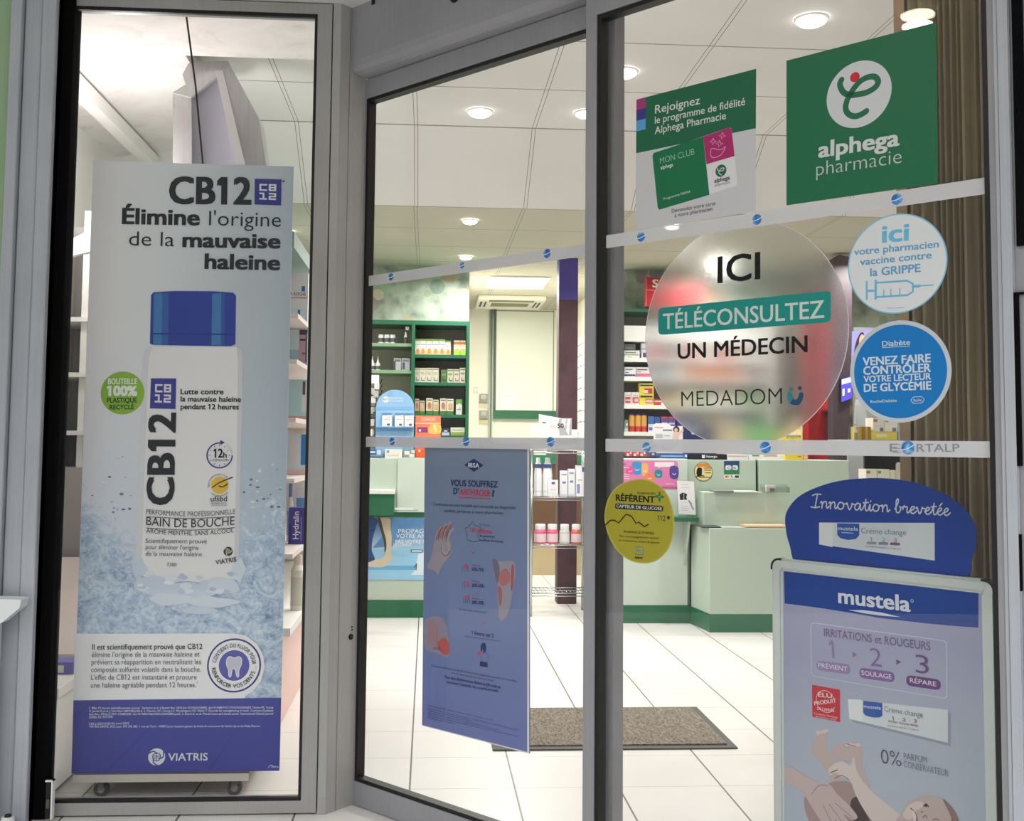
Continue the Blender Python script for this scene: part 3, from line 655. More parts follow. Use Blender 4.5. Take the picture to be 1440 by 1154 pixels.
for (y0, y1, lb) in ((554, 573, 'grey socket box with yellowed tag, upper of two on the cream wall'), (577, 597, 'grey socket box with yellowed tag, lower of two on the cream wall')):
    A, B = q(674, y0+11.5), q(685.5, y0); k = thing('socket_box', lb, 'socket', (A.x, 10.28, A.y), 'socket boxes')
    mb = MB(); mb.rect(pl, A.x, B.x, A.y, B.y, 0.001, 0.03, mat((150, 148, 138), 0.4)); mb.build('box', k)
    mb = MB(); mb.rect(pl, A.x+0.015, B.x-0.012, A.y+0.03, B.y-0.008, 0.03, 0.034, mat((190, 190, 182), 0.25)); mb.build('window', k)
    A, B = q(673, y1), q(686, y0+12.5); mb = MB(); mb.rect(pl, A.x, B.x, A.y, B.y, 0.001, 0.006, mat((214, 206, 170), 0.6)); mb.build('tag', k)
k = thing('corner_conduit', 'thin grey-green pipe running up the cream wall beside the white board', 'pipe', (q(689, 500).x, 10.28, 0))
mb = MB(); mb.tube([(q(689, 500).x, 10.27, 0.0), (q(689, 500).x, 10.27, 2.38)], 0.010, mat((178, 190, 178), 0.5)); mb.build('tube', k, True)
# flat panel light and cassette air conditioner
pc = PH(2.39)
k = thing('panel_light', 'glowing square panel light in the passage ceiling', 'ceiling light', (0.7, 8.51, 2.37))
A, B = on_z(686.5, 403, 2.39), on_z(772, 389, 2.39)
mb = MB(); mb.box(A[0]-0.02, B[0]+0.015, A[1]*0+8.20, 8.81, 2.378, 2.389, M_WHITE); mb.build('frame', k)
mb = MB(); mb.box(A[0], B[0]-0.005, 8.22, 8.79, 2.3765, 2.380, emit((255, 252, 236), 5.0)); mb.build('diffuser', k)
k = thing('air_conditioner', 'white cassette air conditioner in the passage ceiling behind the panel light', 'air conditioner', (0.72, 9.63, 2.35))
mb = MB(); mb.box(0.42, 1.02, 9.28, 9.97, 2.350, 2.389, mat((226, 222, 204), 0.5)); mb.build('cover', k, bevel=0.006)
dk = mat((120, 112, 90), 0.6)
mb = MB(); mb.box(0.52, 0.92, 9.33, 9.44, 2.347, 2.351, dk); mb.box(0.55, 0.89, 9.52, 9.75, 2.347, 2.351, dk); mb.build('grille', k)
for x in (0.455, 0.495, 0.945, 0.98): mb = MB(); mb.box(x-0.008, x+0.008, 9.45, 9.80, 2.347, 2.351, M_BLACK); mb.build('louvre', k)

# --- chrome wire rack
k = thing('wire_rack', 'chrome wire rack with three shelves of bottles beside the plum pillar', 'rack', (0.85, 6.95, 0))
x0, x1, y0, y1 = 0.662, 1.03, 6.82, 7.08
for (x, y) in ((x0, y0), (x1, y0), (x0, y1), (x1, y1)):
    mb = MB(); mb.tube([(x, y, 0), (x, y, 1.05)], 0.0095, M_CHROME, 10); mb.build('post', k, True)
RZ = [1.055, 0.757, 0.452, 0.15]
for z in RZ:
    mb = MB()
    for (a, b) in (((x0, y0), (x1, y0)), ((x0, y1), (x1, y1)), ((x0, y0), (x0, y1)), ((x1, y0), (x1, y1))):
        mb.tube([(*a, z-0.004), (*b, z-0.004)], 0.004, M_CHROME, 6); mb.tube([(*a, z-0.022), (*b, z-0.022)], 0.003, M_CHROME, 6)
    for i in range(1, 14): xx = x0+(x1-x0)*i/14; mb.tube([(xx, y0, z-0.004), (xx, y1, z-0.004)], 0.002, M_CHROME, 5)
    mb.build('shelf', k, True)

# --- left display window: cabinet, shelves, gondola, ceiling pieces, duct, cable
mb = MB()
k = thing('low_cabinet', 'low white cabinet with lit top at the far edge of the shop window', 'cabinet', (-1.35, 3.9, 0))
XC = -1.128
mb = MB(); mb.box(-1.62, XC, 3.42, 4.5, 0.02, 0.300, M_WHITE); mb.build('body', k, bevel=0.003)
mb = MB(); mb.box(-1.63, XC+0.008, 3.405, 4.5, 0.30, 0.335, M_WHITE); mb.build('top', k, bevel=0.003)
mb = MB(); mb.add([(XC-0.02, 4.45, 0.335), (XC-0.02, 3.75, 0.335), (XC-0.02, 3.75, 0.37), (XC-0.02, 4.45, 0.62), (-1.62, 4.45, 0.335), (-1.62, 3.75, 0.335), (-1.62, 3.75, 0.37), (-1.62, 4.45, 0.62)], [(0, 3, 2, 1), (4, 5, 6, 7), (2, 3, 7, 6), (1, 2, 6, 5), (0, 4, 7, 3)], mat((222, 208, 202), 0.5)); mb.build('sloped_back', k)
k = thing('window_shelves', 'tall white shelves at the far edge of the shop window', 'shelf unit', (-1.3, 4.7, 0))
mb = MB(); mb.box(-1.64, -1.16, 4.52, 4.9, 0, 0.98, mat((176, 168, 166), 0.5)); mb.build('base', k)
mb = MB(); mb.box(-1.64, -1.60, 4.52, 5.6, 0.98, 2.05, M_WHITE); mb.box(-1.45, -1.425, 4.52, 4.9, 0.98, 2.05, M_WHITE); mb.build('side_panel', k)
mb = MB(); mb.box(-1.64, -1.10, 4.88, 4.9, 0.98, 2.05, mat((204, 200, 200), 0.5)); mb.build('back_panel', k)
for z in (1.13, 1.37, 1.60): 
    mb = MB(); mb.box(-1.64, -1.14, 4.50, 4.88, z-0.018, z, M_WHITE); mb.build('shelf', k)
mb = MB(); mb.slab(PW(4.51), [PW(4.51).px(p_) for p_ in ((60, 370), (60, 330), (92, 340), (132, 320), (132, 352))], -0.03, 0, M_WHITE); mb.build('top_panel', k)
# plaster ceiling pieces and duct over the display window
t = NT('stained_plaster'); p, pv = t.pos(); f = t.noise(pv, 5, 6, 0.65, 0.8)
M_PLAST = t.out(t.ramp(f, [(0.30, (206, 198, 196)), (0.45, (226, 220, 218)), (0.7, (234, 230, 229))]), 0.85, 0.2, f, 0.004)
mb = MB(); mb.box(-0.985, -0.3, 3.335, 4.22, 2.62, 2.66, M_PLAST); o = st(mb.build('ceiling_panel'))
mb = MB(); mb.add([(-0.985, 3.335, 2.62), (-0.985, 5.6, 2.62), (-1.65, 5.6, 2.55), (-1.65, 3.335, 2.55), (-0.985, 3.335, 2.68), (-0.985, 5.6, 2.68), (-1.65, 5.6, 2.68), (-1.65, 3.335, 2.68)], [(0, 1, 2, 3), (0, 4, 5, 1), (1, 5, 6, 2), (3, 2, 6, 7), (0, 3, 7, 4), (4, 7, 6, 5)], M_PLAST); st(mb.build('ceiling_sloped_panel'))
mb = MB(); mb.box(-1.47, -1.41, 3.34, 5.6, 2.49, 2.553, M_WHITE); st(mb.build('ceiling_beam'))
k = thing('air_duct', 'silver sheet metal air duct hanging above the tall bottle poster', 'duct', (-1.0, 4.4, 2.0))
pd = PW(4.30); Q = lambda pts, pl=pd: [pl.px(z_) for z_ in pts]
mb = MB(); mb.slab(pd, Q([(243, 258), (243, 132), (269, 130), (270, 258)]), -0.06, 0.0, M_STEEL); mb.build('upright', k)
mb = MB(); mb.slab(pd, Q([(243, 131), (300, 98), (312, 103), (269, 138)]), -0.2, 0.01, M_STEEL); mb.build('elbow', k)
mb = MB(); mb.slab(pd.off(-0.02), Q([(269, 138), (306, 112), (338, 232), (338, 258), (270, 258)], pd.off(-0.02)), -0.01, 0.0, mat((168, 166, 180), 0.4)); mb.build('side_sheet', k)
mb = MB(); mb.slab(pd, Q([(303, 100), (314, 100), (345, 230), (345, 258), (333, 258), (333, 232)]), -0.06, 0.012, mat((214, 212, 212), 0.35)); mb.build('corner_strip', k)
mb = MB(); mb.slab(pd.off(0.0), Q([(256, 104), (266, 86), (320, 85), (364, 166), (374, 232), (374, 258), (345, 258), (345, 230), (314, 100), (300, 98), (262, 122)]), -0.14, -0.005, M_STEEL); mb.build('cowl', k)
pc_ = PW(3.62); a, b, c = pc_.px((262, 22)), pc_.px((275, 120)), pc_.px((286, 240))
mb = MB(); mb.tube([(a.x, 3.62, 2.62), (a.x, 3.62, a.y), (b.x, 3.62, b.y), (c.x, 3.62, c.y), (c.x, 3.62, c.y-0.5)], 0.0035, M_BLACK, 6)
tag(mb.build('hanging_cable', smooth=True), 'thin black cable hanging from the ceiling behind the tall bottle poster', 'cable')
# product gondola seen between the poster and the window frame
k = thing('product_gondola', 'white product gondola with pink base between the bottle poster and window frame', 'gondola', (-0.7, 4.9, 0))
XG = -0.556
mb = MB(); mb.box(-1.0, XG, 4.15, 6.4, 0.0, 0.36, mat((226, 188, 180), 0.5)); mb.build('base', k, bevel=0.003)
mb = MB(); mb.box(-1.0, XG+0.045, 4.13, 6.4, 0.36, 0.39, M_WHITE); mb.build('deck', k)
mb = MB(); mb.box(-1.0, -0.97, 4.15, 6.4, 0.39, 1.84, M_WHITE); mb.build('back_panel', k)
GZ = [on_y(420, y, 4.55)[1] for y in (456, 515, 590, 668, 765)]
for z in GZ:
    mb = MB(); mb.box(-0.97, XG+0.045, 4.15, 6.4, z-0.018, z, mat((226, 214, 208), 0.5)); mb.build('shelf', k)
mb = MB(); mb.box(-0.97, XG-0.01, 6.401, 6.44, 0.0, 1.84, M_WHITE); mb.build('end_panel', k)
mb = MB(); mb.box(-1.0, XG+0.03, 4.1, 6.4, 1.84, 1.90, mat((120, 150, 138), 0.5)); mb.build('header', k)

# --- curtain inside the door
kc = 2.62; pcn = PD(kc)
ridges = [1273, 1290, 1305, 1322, 1332, 1339.5, 1349, 1358, 1364.5, 1383, 1391, 1404, 1420, 1440, 1466]
t = NT('curtain_cloth'); p, pv = t.pos()
mp = t.n('ShaderNodeMapping'); mp.inputs['Scale'].default_value = (30, 30, 8); t.l(pv, mp.inputs[0]); f = t.noise(mp.outputs[0], 1, 2)
M_CURT = t.out((216, 202, 174), 0.8, 0.2)
U = [pcn.px((r, 470)).x for r in ridges]; prof = []
for i in range(len(U)-1):
    w = U[i+1]-U[i]
    for f, n in ((0.0, 0.030), (0.14, 0.024), (0.30, -0.012), (0.55, -0.028), (0.85, -0.020)): prof.append((U[i]+w*f, n))
prof.append((U[-1], 0.03))
mb = MB(); zt_ = 2.66
vs = [pcn.at(u, z, n) for z in (0.03, zt_) for u, n in prof]+[pcn.at(u, z, n-0.003) for z in (0.03, zt_) for u, n in prof]
n_ = len(prof); fs = []
for i in range(n_-1): fs += [(i, i+1, n_+i+1, n_+i), (2*n_+i+1, 2*n_+i, 3*n_+i, 3*n_+i+1)]
fs += [(0, n_, 3*n_, 2*n_), (n_-1, 3*n_-1, 4*n_-1, 2*n_-1)]
mb.add(vs, fs, M_CURT); k = thing('curtain', 'beige pleated curtain gathered inside the glass door near the jamb', 'curtain', tuple(pcn.at(sum(U)/len(U), 0.03)))
mb.build('cloth', k)
mb = MB(); mb.rect(pcn, U[0]-0.004, pcn.px((1286, 470)).x, 0.03, zt_, 0.031, 0.034, mat((196, 164, 128), 0.7)); mb.build('hem_strip', k)
mb = MB(); mb.tube([pcn.at(U[0]-0.1, zt_+0.015, 0), pcn.at(U[-1], zt_+0.015, 0)], 0.012, M_CHROME); mb.build('rail', k, True)

# --- red booth wall, plum screen frame, grey booth shell
Y = 7.3; pl = PW(Y); q = lambda x, y: pl.px((x, y))
mb = MB(); mb.rect(pl, q(1137, 600).x, q(1176, 600).x, 0, q(1150, 440).y, -0.1, 0, mat((176, 26, 34), 0.5)); mb.rect(pl, q(1137, 600).x, q(1176, 600).x, q(1150, 440).y, 2.2, -0.1, 0, mat((150, 30, 36), 0.5))
tag(mb.build('booth_partition'), 'bright red partition beside the plum screen frame', 'partition')
k = thing('wall_ledge', 'small dark ledge with papers on the red partition', 'ledge', (q(1162, 580).x, Y-0.2, q(1162, 580).y))
mb = MB(); A, B = q(1155, 579), q(1176, 576.5); mb.rect(pl, A.x, B.x, A.y, B.y, 0.001, 0.16, mat((84, 30, 30), 0.5)); A2, B2 = q(1160, 616), q(1176, 579); mb.rect(pl, A2.x, B2.x, A2.y, B2.y, 0.001, 0.05, mat((70, 22, 24), 0.6)); mb.build('shelf', k)
mb = MB(); A, B = q(1163, 576), q(1173, 571); mb.rect(pl, A.x, B.x, A.y, B.y, 0.02, 0.12, mat((232, 196, 186), 0.6)); mb.build('papers', k)
Y = 6.9; pl2 = PW(Y); q2 = lambda x, y: pl2.px((x, y))
k = thing('screen_frame', 'dark plum curved frame standing behind the blue round sticker', 'frame', (q2(1186, 640).x, Y, 0))
pts = [(1171, 700), (1172, 560), (1175, 420), (1173, 363), (1180, 358), (1194, 361), (1198, 378), (1198, 470), (1196, 560), (1191, 640), (1190, 700)]
P_ = [q2(*z_) for z_ in pts]; P_[0].y = 0.0; P_[-1].y = 0.0
mb = MB(); mb.slab(pl2, P_[::-1], -0.10, 0.0, mat((68, 52, 60), 0.45)); mb.build('upright', k, bevel=0.004)
k = thing('booth_screen', 'small glowing blue-violet screen on the plum frame', 'screen', (q2(1190, 560).x, Y-0.03, q2(1190, 566).y))
mb = MB(); mb.slab(pl2, [q2(*z_) for z_ in ((1181, 566.5), (1197, 560.5), (1197, 527), (1181, 532))], 0.001, 0.02, mat((40, 38, 60), 0.3)); mb.build('case', k)
scr = Print(pl2, 0.0205); 
def glow(c, s_): return emit(c, s_, 'screen_light')
scr.poly([(1181.5, 565.5), (1196.5, 559.8), (1196.5, 528), (1181.5, 533)], glow((80, 70, 190), 0.7), 0)
scr.poly([(1182, 541), (1196, 537), (1196, 530), (1182, 534)], glow((190, 220, 255), 0.8), 1); scr.poly([(1183, 557), (1186, 556), (1186, 546), (1183, 547)], glow((190, 210, 120), 0.8), 1); scr.poly([(1190.5, 552), (1194, 551), (1194, 546), (1190.5, 547)], glow((235, 235, 255), 0.8), 1)
scr.build('picture', k)
Y = 7.12; pl3 = PW(Y); q3 = lambda x, y: pl3.px((x, y))
k = thing('consultation_booth', 'grey rounded booth shell with dark blue edge behind the counter end', 'booth', (q3(1215, 700).x, Y, 0))
pts = catmull([(1193, 640), (1205, 620), (1212, 560), (1222, 600), (1232, 640), (1236, 690)], False, 4)
P_ = [q3(z_.x, z_.y) for z_ in pts]; P_ = P_+[Vector((P_[-1].x, 0)), Vector((P_[0].x, 0))]
mb = MB(); mb.slab(pl3, P_[::-1], -0.1, 0, mat((178, 180, 182), 0.4)); mb.build('shell', k, bevel=0.01)
mb = MB(); mb.slab(pl3, [q3(*z_) for z_ in ((1222, 690), (1230, 690), (1233, 660), (1228, 640), (1222, 640), (1229, 660))], 0.001, 0.01, mat((48, 42, 104), 0.4)); mb.build('edge_trim', k)
mb = MB(); mb.rect(PW(6.7), PW(6.7).px((1236, 600)).x, PW(6.7).px((1310, 600)).x, 0, PW(6.7).px((1250, 640)).y, -0.05, 0, mat((26, 28, 28), 0.6))
tag(mb.build('back_board'), 'black board behind the boxes at the curtain edge', 'board')

# ------------------------------------------------------------------ tall bottle poster in the shop window
pl = PW(3.40)
t = NT('bottle_poster_print'); uv, uvv = t.uv()
bgc = t.ramp(uv[0], [(0.0, (250, 246, 249)), (0.35, (226, 230, 233)), (0.75, (196, 204, 210)), (1.0, (186, 197, 208))])
low = t.mix(t.math('MULTIPLY', t.math('SUBTRACT', 0.72, uv[1]), 1.2), bgc, (186, 206, 234))
mp = t.n('ShaderNodeMapping'); mp.inputs['Scale'].default_value = (1.0, 3.0, 1); t.l(uvv, mp.inputs[0])
wn = t.noise(mp.outputs[0], 7.5, 9, 0.72, 2.2)
mp2 = t.n('ShaderNodeMapping'); mp2.inputs['Scale'].default_value = (1.6, 6.4, 1); t.l(uvv, mp2.inputs[0])
wf = t.noise(mp2.outputs[0], 14, 6, 0.7, 1.6)
water = t.ramp(t.math('ADD', t.math('MULTIPLY', wn, 0.6), t.math('MULTIPLY', wf, 0.4)), [(0.30, (84, 106, 146)), (0.40, (134, 158, 192)), (0.49, (180, 200, 224)), (0.58, (214, 227, 240)), (0.68, (246, 248, 250))])
side = t.math('POWER', t.math('ABSOLUTE', t.math('SUBTRACT', uv[0], 0.5)), 1.5)
edge = t.math('ADD', t.math('ADD', 0.335, t.math('MULTIPLY', side, 0.30)), t.math('MULTIPLY', t.math('SUBTRACT', wn, 0.5), 0.42))
msk = t.n('ShaderNodeMapRange'); t.l(t.math('SUBTRACT', edge, uv[1]), msk.inputs[0]); msk.inputs[1].default_value = -0.012; msk.inputs[2].default_value = 0.03
M_CB = t.out(t.mix(msk.outputs[0], low, water), 0.45, 0.3)
r = sheet(pl, 'bottle_poster', 'tall poster of a white mouthwash bottle with blue cap behind the window', 'poster', [(131, 226), (413, 234), (393, 1083), (101, 1087)], 0.005, M_CB, uv=True)
BL, WH, IN = (52, 56, 140), (226, 226, 228), (34, 36, 42)
def square_mark(pr, q, fg, bgd, layer):
    """square with the four characters CB / 12 made of bars; q = corners TL TR BR BL"""
    pr.poly(q, bgd, layer); a, b, c, d = [Vector(z) for z in q]
    def P(x, y): return tuple((a*(1-x)+b*x)*(1-y)+(d*(1-x)+c*x)*y)
    def seg(x0, y0, x1, y1): pr.poly([P(x0, y0), P(x1, y0), P(x1, y1), P(x0, y1)], fg, layer+1)
    w = 0.055
    for (x0, y0, x1, y1) in ((0.18, 0.19, 0.47, 0.25), (0.18, 0.40, 0.47, 0.46), (0.18, 0.19, 0.25, 0.46), (0.53, 0.19, 0.80, 0.25), (0.53, 0.30, 0.80, 0.355), (0.53, 0.40, 0.80, 0.46), (0.53, 0.19, 0.60, 0.46), (0.74, 0.19, 0.81, 0.46),
                             (0.18, 0.53, 0.36, 0.59), (0.30, 0.53, 0.37, 0.80), (0.18, 0.74, 0.47, 0.80), (0.53, 0.53, 0.81, 0.59), (0.53, 0.64, 0.81, 0.695), (0.53, 0.74, 0.81, 0.80), (0.74, 0.53, 0.81, 0.69), (0.53, 0.64, 0.60, 0.80)): seg(x0, y0, x1, y1)
pic = Print(pl)
# the bottle
body = [(209, 488), (270, 487), (333, 488), (340, 494), (341.5, 505), (341, 560), (338, 680), (335.5, 800), (328, 818), (300, 822), (262, 816), (230, 822), (204, 812), (191, 800), (193, 700), (197, 600), (200, 505), (203, 493)]
t = NT('bottle_white'); p_, pv = t.pos()
pic.poly(body, (238, 236, 237), 0)
pic.poly([(203, 493), (209, 488), (214, 488), (209, 505), (204, 640), (199, 800), (191, 798), (193, 700), (197, 600), (200, 505)], (222, 222, 226), 1)
pic.poly([(333, 488), (340, 494), (341.5, 505), (341, 560), (338, 680), (335.5, 800), (329, 800), (333, 640), (335, 510)], (214, 215, 221), 1)
cap = [(216, 411), (245, 409), (300, 409.5), (328, 411.5), (332, 416), (331, 484), (325, 486.5), (270, 486), (216, 485), (211, 483), (212.5, 415)]
pic.poly(cap, (44, 66, 158), 2)
for a, b, c in ((216, 228, (66, 128, 186)), (228, 237, (54, 98, 172)), (298, 311, (70, 126, 186)), (311, 316, (50, 90, 168))): pic.poly([(a+0.5, 413), (b+0.5, 412), (b-0.5, 485), (a-0.5, 485)], c, 3)
pic.poly([(212, 468), (331, 469), (331, 471), (212, 470)], (36, 56, 140), 4)
# splashes of water thrown up at its sides
rr = random.Random(3)
for i in range(70):
    if i % 2: cx, cy = rr.gauss(165, 22), rr.uniform(640, 720)
    else: cx, cy = rr.gauss(360, 18), rr.uniform(650, 720)
    if not (116 < cx < 188 or 342 < cx < 398): continue
    a = rr.uniform(0.6, 2.6); b = a*rr.uniform(0.4, 0.9); k0 = rr.uniform(0, 3)
    pic.poly([(cx+a*math.cos(k*1.05+k0)*rr.uniform(0.8, 1.4), cy+b*math.sin(k*1.05+k0)) for k in range(6)], rr.choice([(222, 228, 234), (120, 138, 156), (186, 198, 212), (104, 122, 144), (236, 238, 240)]), 1, True, 3)
for i in range(26):
    cx = rr.uniform(196, 334); cy = rr.uniform(806, 832); a = rr.uniform(3, 9)
    pic.poly([(cx+a*math.cos(k*0.9)*rr.uniform(0.7, 1.3), cy+a*0.5*math.sin(k*0.9)) for k in range(7)], rr.choice([(226, 234, 244), (206, 218, 234), (240, 244, 248), (186, 204, 226)]), 5, True, 3)
for (cx, cy, a, b_) in ((215, 822, 26, 14), (262, 832, 40, 12), (312, 824, 28, 13), (240, 842, 30, 9), (300, 846, 34, 8), (196, 800, 10, 16), (336, 800, 9, 18), (280, 858, 24, 6)):
    pic.poly([(cx+a*math.cos(k*0.63)*rr.uniform(0.75, 1.2), cy+b_*math.sin(k*0.63)*rr.uniform(0.7, 1.2)) for k in range(10)], rr.choice([(216, 226, 238), (226, 233, 242), (206, 218, 234)]), 4, True, 3)
pic.disc((172.5, 552.5), 30, (144, 190, 56), 2)
# white panel with round end, violet foot
pic.poly([(105.8, 890.5), (330, 890), (346, 893), (362, 905), (371, 922), (372.5, 938), (367, 958), (355, 972), (345, 978), (345, 981), (103.6, 985)], (244, 243, 245), 6)
pic.poly([(103.8, 984), (395.6, 980.5), (393, 1083), (101, 1087)], (64, 70, 158), 7)
pic.disc((329.5, 935), 38, (52, 54, 128), 7); pic.disc((329.5, 935), 35.6, (244, 243, 245), 8); pic.disc((329.5, 935), 21.5, (92, 92, 176), 9)
tooth = [(320, 925), (324, 922.5), (330, 924.5), (336, 922.5), (340, 926), (339.5, 934), (336.5, 941), (336, 950), (333.5, 950.5), (331.5, 942), (329, 939), (326.5, 942), (325, 950.5), (322.5, 950), (321.5, 941), (318.8, 933)]
pic.poly(tooth, (206, 206, 218), 10, True); pic.stroke(tooth, 1.1, (240, 240, 244), 11, True, True)
pic.disc((309, 682), 12, (232, 190, 66), 3)
pic.stroke([(299, 685), (306, 680), (314, 676), (327, 671)], 1.6, (70, 40, 40), 4, True); pic.stroke([(308, 683.5), (314, 684), (320, 680)], 1.8, (70, 40, 40), 4, True)
pic.ring((309, 640), 16.6, 18.4, BL, 3, 80, 360); pic.ring((309, 640), 16.8, 17.8, (190, 192, 206), 3, 0, 60); pic.poly([(310, 618.5), (316.5, 622), (310, 625.5)], BL, 3)
def swirl(pr, c, r0, fg, cut, layer):
    pr.disc(c, r0, fg, layer)
    for k in range(3):
        a = math.radians(90+120*k); pr.stroke([(c[0]+r0*0.35*math.cos(a), c[1]-r0*0.35*math.sin(a)), (c[0]+r0*0.75*math.cos(a+0.5), c[1]-r0*0.75*math.sin(a+0.5)), (c[0]+r0*1.05*math.cos(a+1.2), c[1]-r0*1.05*math.sin(a+1.2))], r0*0.14, cut, layer+1, True)
    pr.ring(c, r0*0.42, r0*0.52, cut, layer+1); pr.stroke([(c[0]-r0*0.4, c[1]), (c[0]+r0*0.4, c[1])], r0*0.07, cut, layer+1); pr.stroke([(c[0], c[1]-r0*0.4), (c[0], c[1]+r0*0.4)], r0*0.07, cut, layer+1); pr.stroke([(c[0]-r0*0.36, c[1]-r0*0.18), (c[0]+r0*0.36, c[1]-r0*0.18)], r0*0.06, cut, layer+1); pr.stroke([(c[0]-r0*0.36, c[1]+r0*0.18), (c[0]+r0*0.36, c[1]+r0*0.18)], r0*0.06, cut, layer+1)
swirl(pic, (220.8, 1063.3), 12, (232, 232, 236), (64, 70, 158), 9)
swirl(pic, (321, 775), 6.5, (60, 58, 60), (214, 200, 180), 3)
square_mark(pic, [(358.3, 251.5), (396, 252.5), (395.3, 289), (358, 287.5)], WH, BL, 2)
square_mark(pic, [(212.5, 532), (248, 532), (247, 575), (211, 574)], WH, (60, 62, 152), 3)
pic.build('picture', r)
tx = Print(pl, 0.0012)
tx.text('CB12', (237.5, 285.8), (353.7, 287), 36.5, IN, 0.035); tx.disc((399, 255), 1.6, (90, 92, 96), 2)
tx.text('Élimine', (171.5, 314.5), (281, 316.5), 21.5, IN, 0.035); tx.text("l'origine", (294, 317), (395, 319), 20.5, IN, -0.004)
tx.text('de la', (181.5, 345.2), (245, 346.5), 20, IN, -0.004); tx.text('mauvaise', (256.5, 347), (394.5, 349), 20, IN, 0.035); tx.text('haleine', (287.5, 377.5), (394, 379.5), 20.5, IN, 0.035)
G = (240, 242, 236)
tx.text('BOUTEILLE', (152, 540), (193.2, 539.8), 7.8, G, 0.03); tx.text('100%', (150.5, 556), (193.2, 556), 13.2, G, 0.055); tx.text('PLASTIQUE', (150.5, 566), (193, 565.8), 6.6, (30, 46, 18), 0.025); tx.text('RECYCLÉ', (154.5, 575.5), (188.5, 575.2), 6.4, (30, 46, 18), 0.025)
tx.text('Lutte contre', (254, 554.2), (314.5, 554.3), 7.4, IN, 0.025); tx.text('la mauvaise haleine', (254, 564.3), (339, 565), 7.2, IN, 0.025); tx.text('pendant 12 heures', (254, 575.2), (336, 575.5), 7.2, IN, 0.025)
tx.text('CB12', (243.8, 710), (247, 580), 36.5, IN, 0.035, 4)
tx.text('12', (300.5, 643), (313.5, 643), 12, IN, 0.03, 4); tx.text('h', (314, 643.2), (319, 643.2), 7.5, IN, 0.02, 4); tx.text("D'EFFICACITÉ", (299.5, 648.5), (320, 648.5), 3.2, IN, 0, 4)
for a in range(0, 360, 30): tx.stroke([(309+13*math.cos(math.radians(a)), 640+13*math.sin(math.radians(a))), (309+15*math.cos(math.radians(a)), 640+15*math.sin(math.radians(a)))], 0.8, (80, 80, 120), 4)
tx.arc('RECOMMANDÉ PAR', (309, 682), 14, 190, 45, 2.2, IN, 0, 4); tx.arc('LES DENTISTES', (309, 682), 16.4, 225, 320, 2.2, IN, 0, 4, True)
tx.text('ufsbd', (296.5, 704.8), (319.5, 704.4), 7.6, IN, 0.005, 4); tx.text('UNION FRANÇAISE POUR', (296.5, 708.3), (319, 708), 2.0, IN, 0, 4); tx.text('LA SANTÉ BUCCO-DENTAIRE', (296.5, 711.3), (319, 711), 2.0, IN, 0, 4)
tx.text('PERFORMANCE PROFESSIONNELLE', (206, 722.3), (331, 722), 6.8, (70, 72, 80), -0.003, 4, 3.4)
tx.stroke([(206, 726.3), (268, 728.6), (330, 726)], 0.8, (60, 60, 66), 4, True); tx.text('BAIN DE BOUCHE', (206, 737.6), (330, 737.2), 11.5, IN, 0.0, 4, 3.8); tx.stroke([(206, 742), (268, 745), (330, 741.6)], 0.8, (60, 60, 66), 4, True)
tx.text('ARÔME MENTHE, SANS ALCOOL', (206, 748.6), (329, 748), 6.2, (64, 66, 74), 0, 4, 4)
for s_, x, y in (('Scientifiquement prouvé', 291, 763.4), ("pour éliminer l'origine", 279.5, 772.3), ('de la mauvaise haleine', 284, 781.5)): tx.text(s_, (205, y-0.6), (x, y+0.4), 6.2, (84, 86, 94), -0.002, 4)
tx.text('7380', (235, 796), (248.5, 796), 5, (110, 112, 116), 0, 4); tx.text('VIATRIS', (304, 793.6), (333, 789), 6.2, (50, 50, 56), 0.015, 4)
GR = (92, 94, 100)
tx.text('Il est scientifiquement prouvé que CB12', (130.2, 912.6), (285, 911.8), 7.4, (58, 60, 66), 0.015, 8)
for s_, x0, x1, y in (("élimine l'origine de la mauvaise haleine et", 129.7, 281, 922.8), ('prévient sa réapparition en neutralisant les', 129.3, 283, 933.4), ('composés sulfurés volatils dans la bouche.', 128.9, 283, 944), ("L'effet de CB12 est instantané et procure", 128.6, 276.8, 954.8), ('une haleine agréable pendant 12 heures.', 128.3, 276, 965.8)): tx.text(s_, (x0, y+0.3), (x1, y-0.3), 7.2, GR, 0, 8)
tx.text('7', (276.8, 960.5), (278.6, 960.5), 3, GR, 0, 8)
tx.arc('CONTIENT DU FLUOR POUR', (329.5, 935), 25.5, 172, 3, 5.6, (44, 44, 60), 0.012, 10); tx.arc('RENFORCER VOS DENTS', (329.5, 935), 31.5, 186, 344, 5.6, (44, 44, 60), 0.012, 10, True)
tx.text('1, 2', (358.5, 939), (361, 939), 2.6, (44, 44, 60), 0, 10)
TW = (240, 240, 250)
for s_, x1, y in (('1. Effet 12 heures scientifiquement prouvé : Seemann et al. J Breath Res. 2016 Jun 22;10(3):036002. doi:10.1088/1752-7155/10/3/036002 Thrane PS, Young', 384.5, 996), ('A, Jonski G et al. J Clin Dent 2007;18(3):82-6. 2. Marinho VC, Chong LY, Worthington HV, Walsh T. Fluoride for strengthening of teeth. Cochrane Database', 384.5, 1000.3), ('Syst Rev. 2016 Jul 29;7: CD002284. doi:10.1002/14651858.CD002284.pub2. 3. Rench E. et al. Mouthrinses and dental caries. International Dental Journal', 384.5, 1004.6), ('(2002) 52: 337-345.', 160, 1009), ('CB12-2023-0105-01-Avril-2023', 182, 1018.2), ('VIATRIS SANTE, RCS Lyon 399 295 385, 1 rue de Turin - 69007 Lyon, locataire gérant du fonds de commerce de Viatris Up et de Meda Pharma', 366, 1022)): tx.text(s_, (126, y), (x1, y-0.8), 2.9, TW, 0, 8)
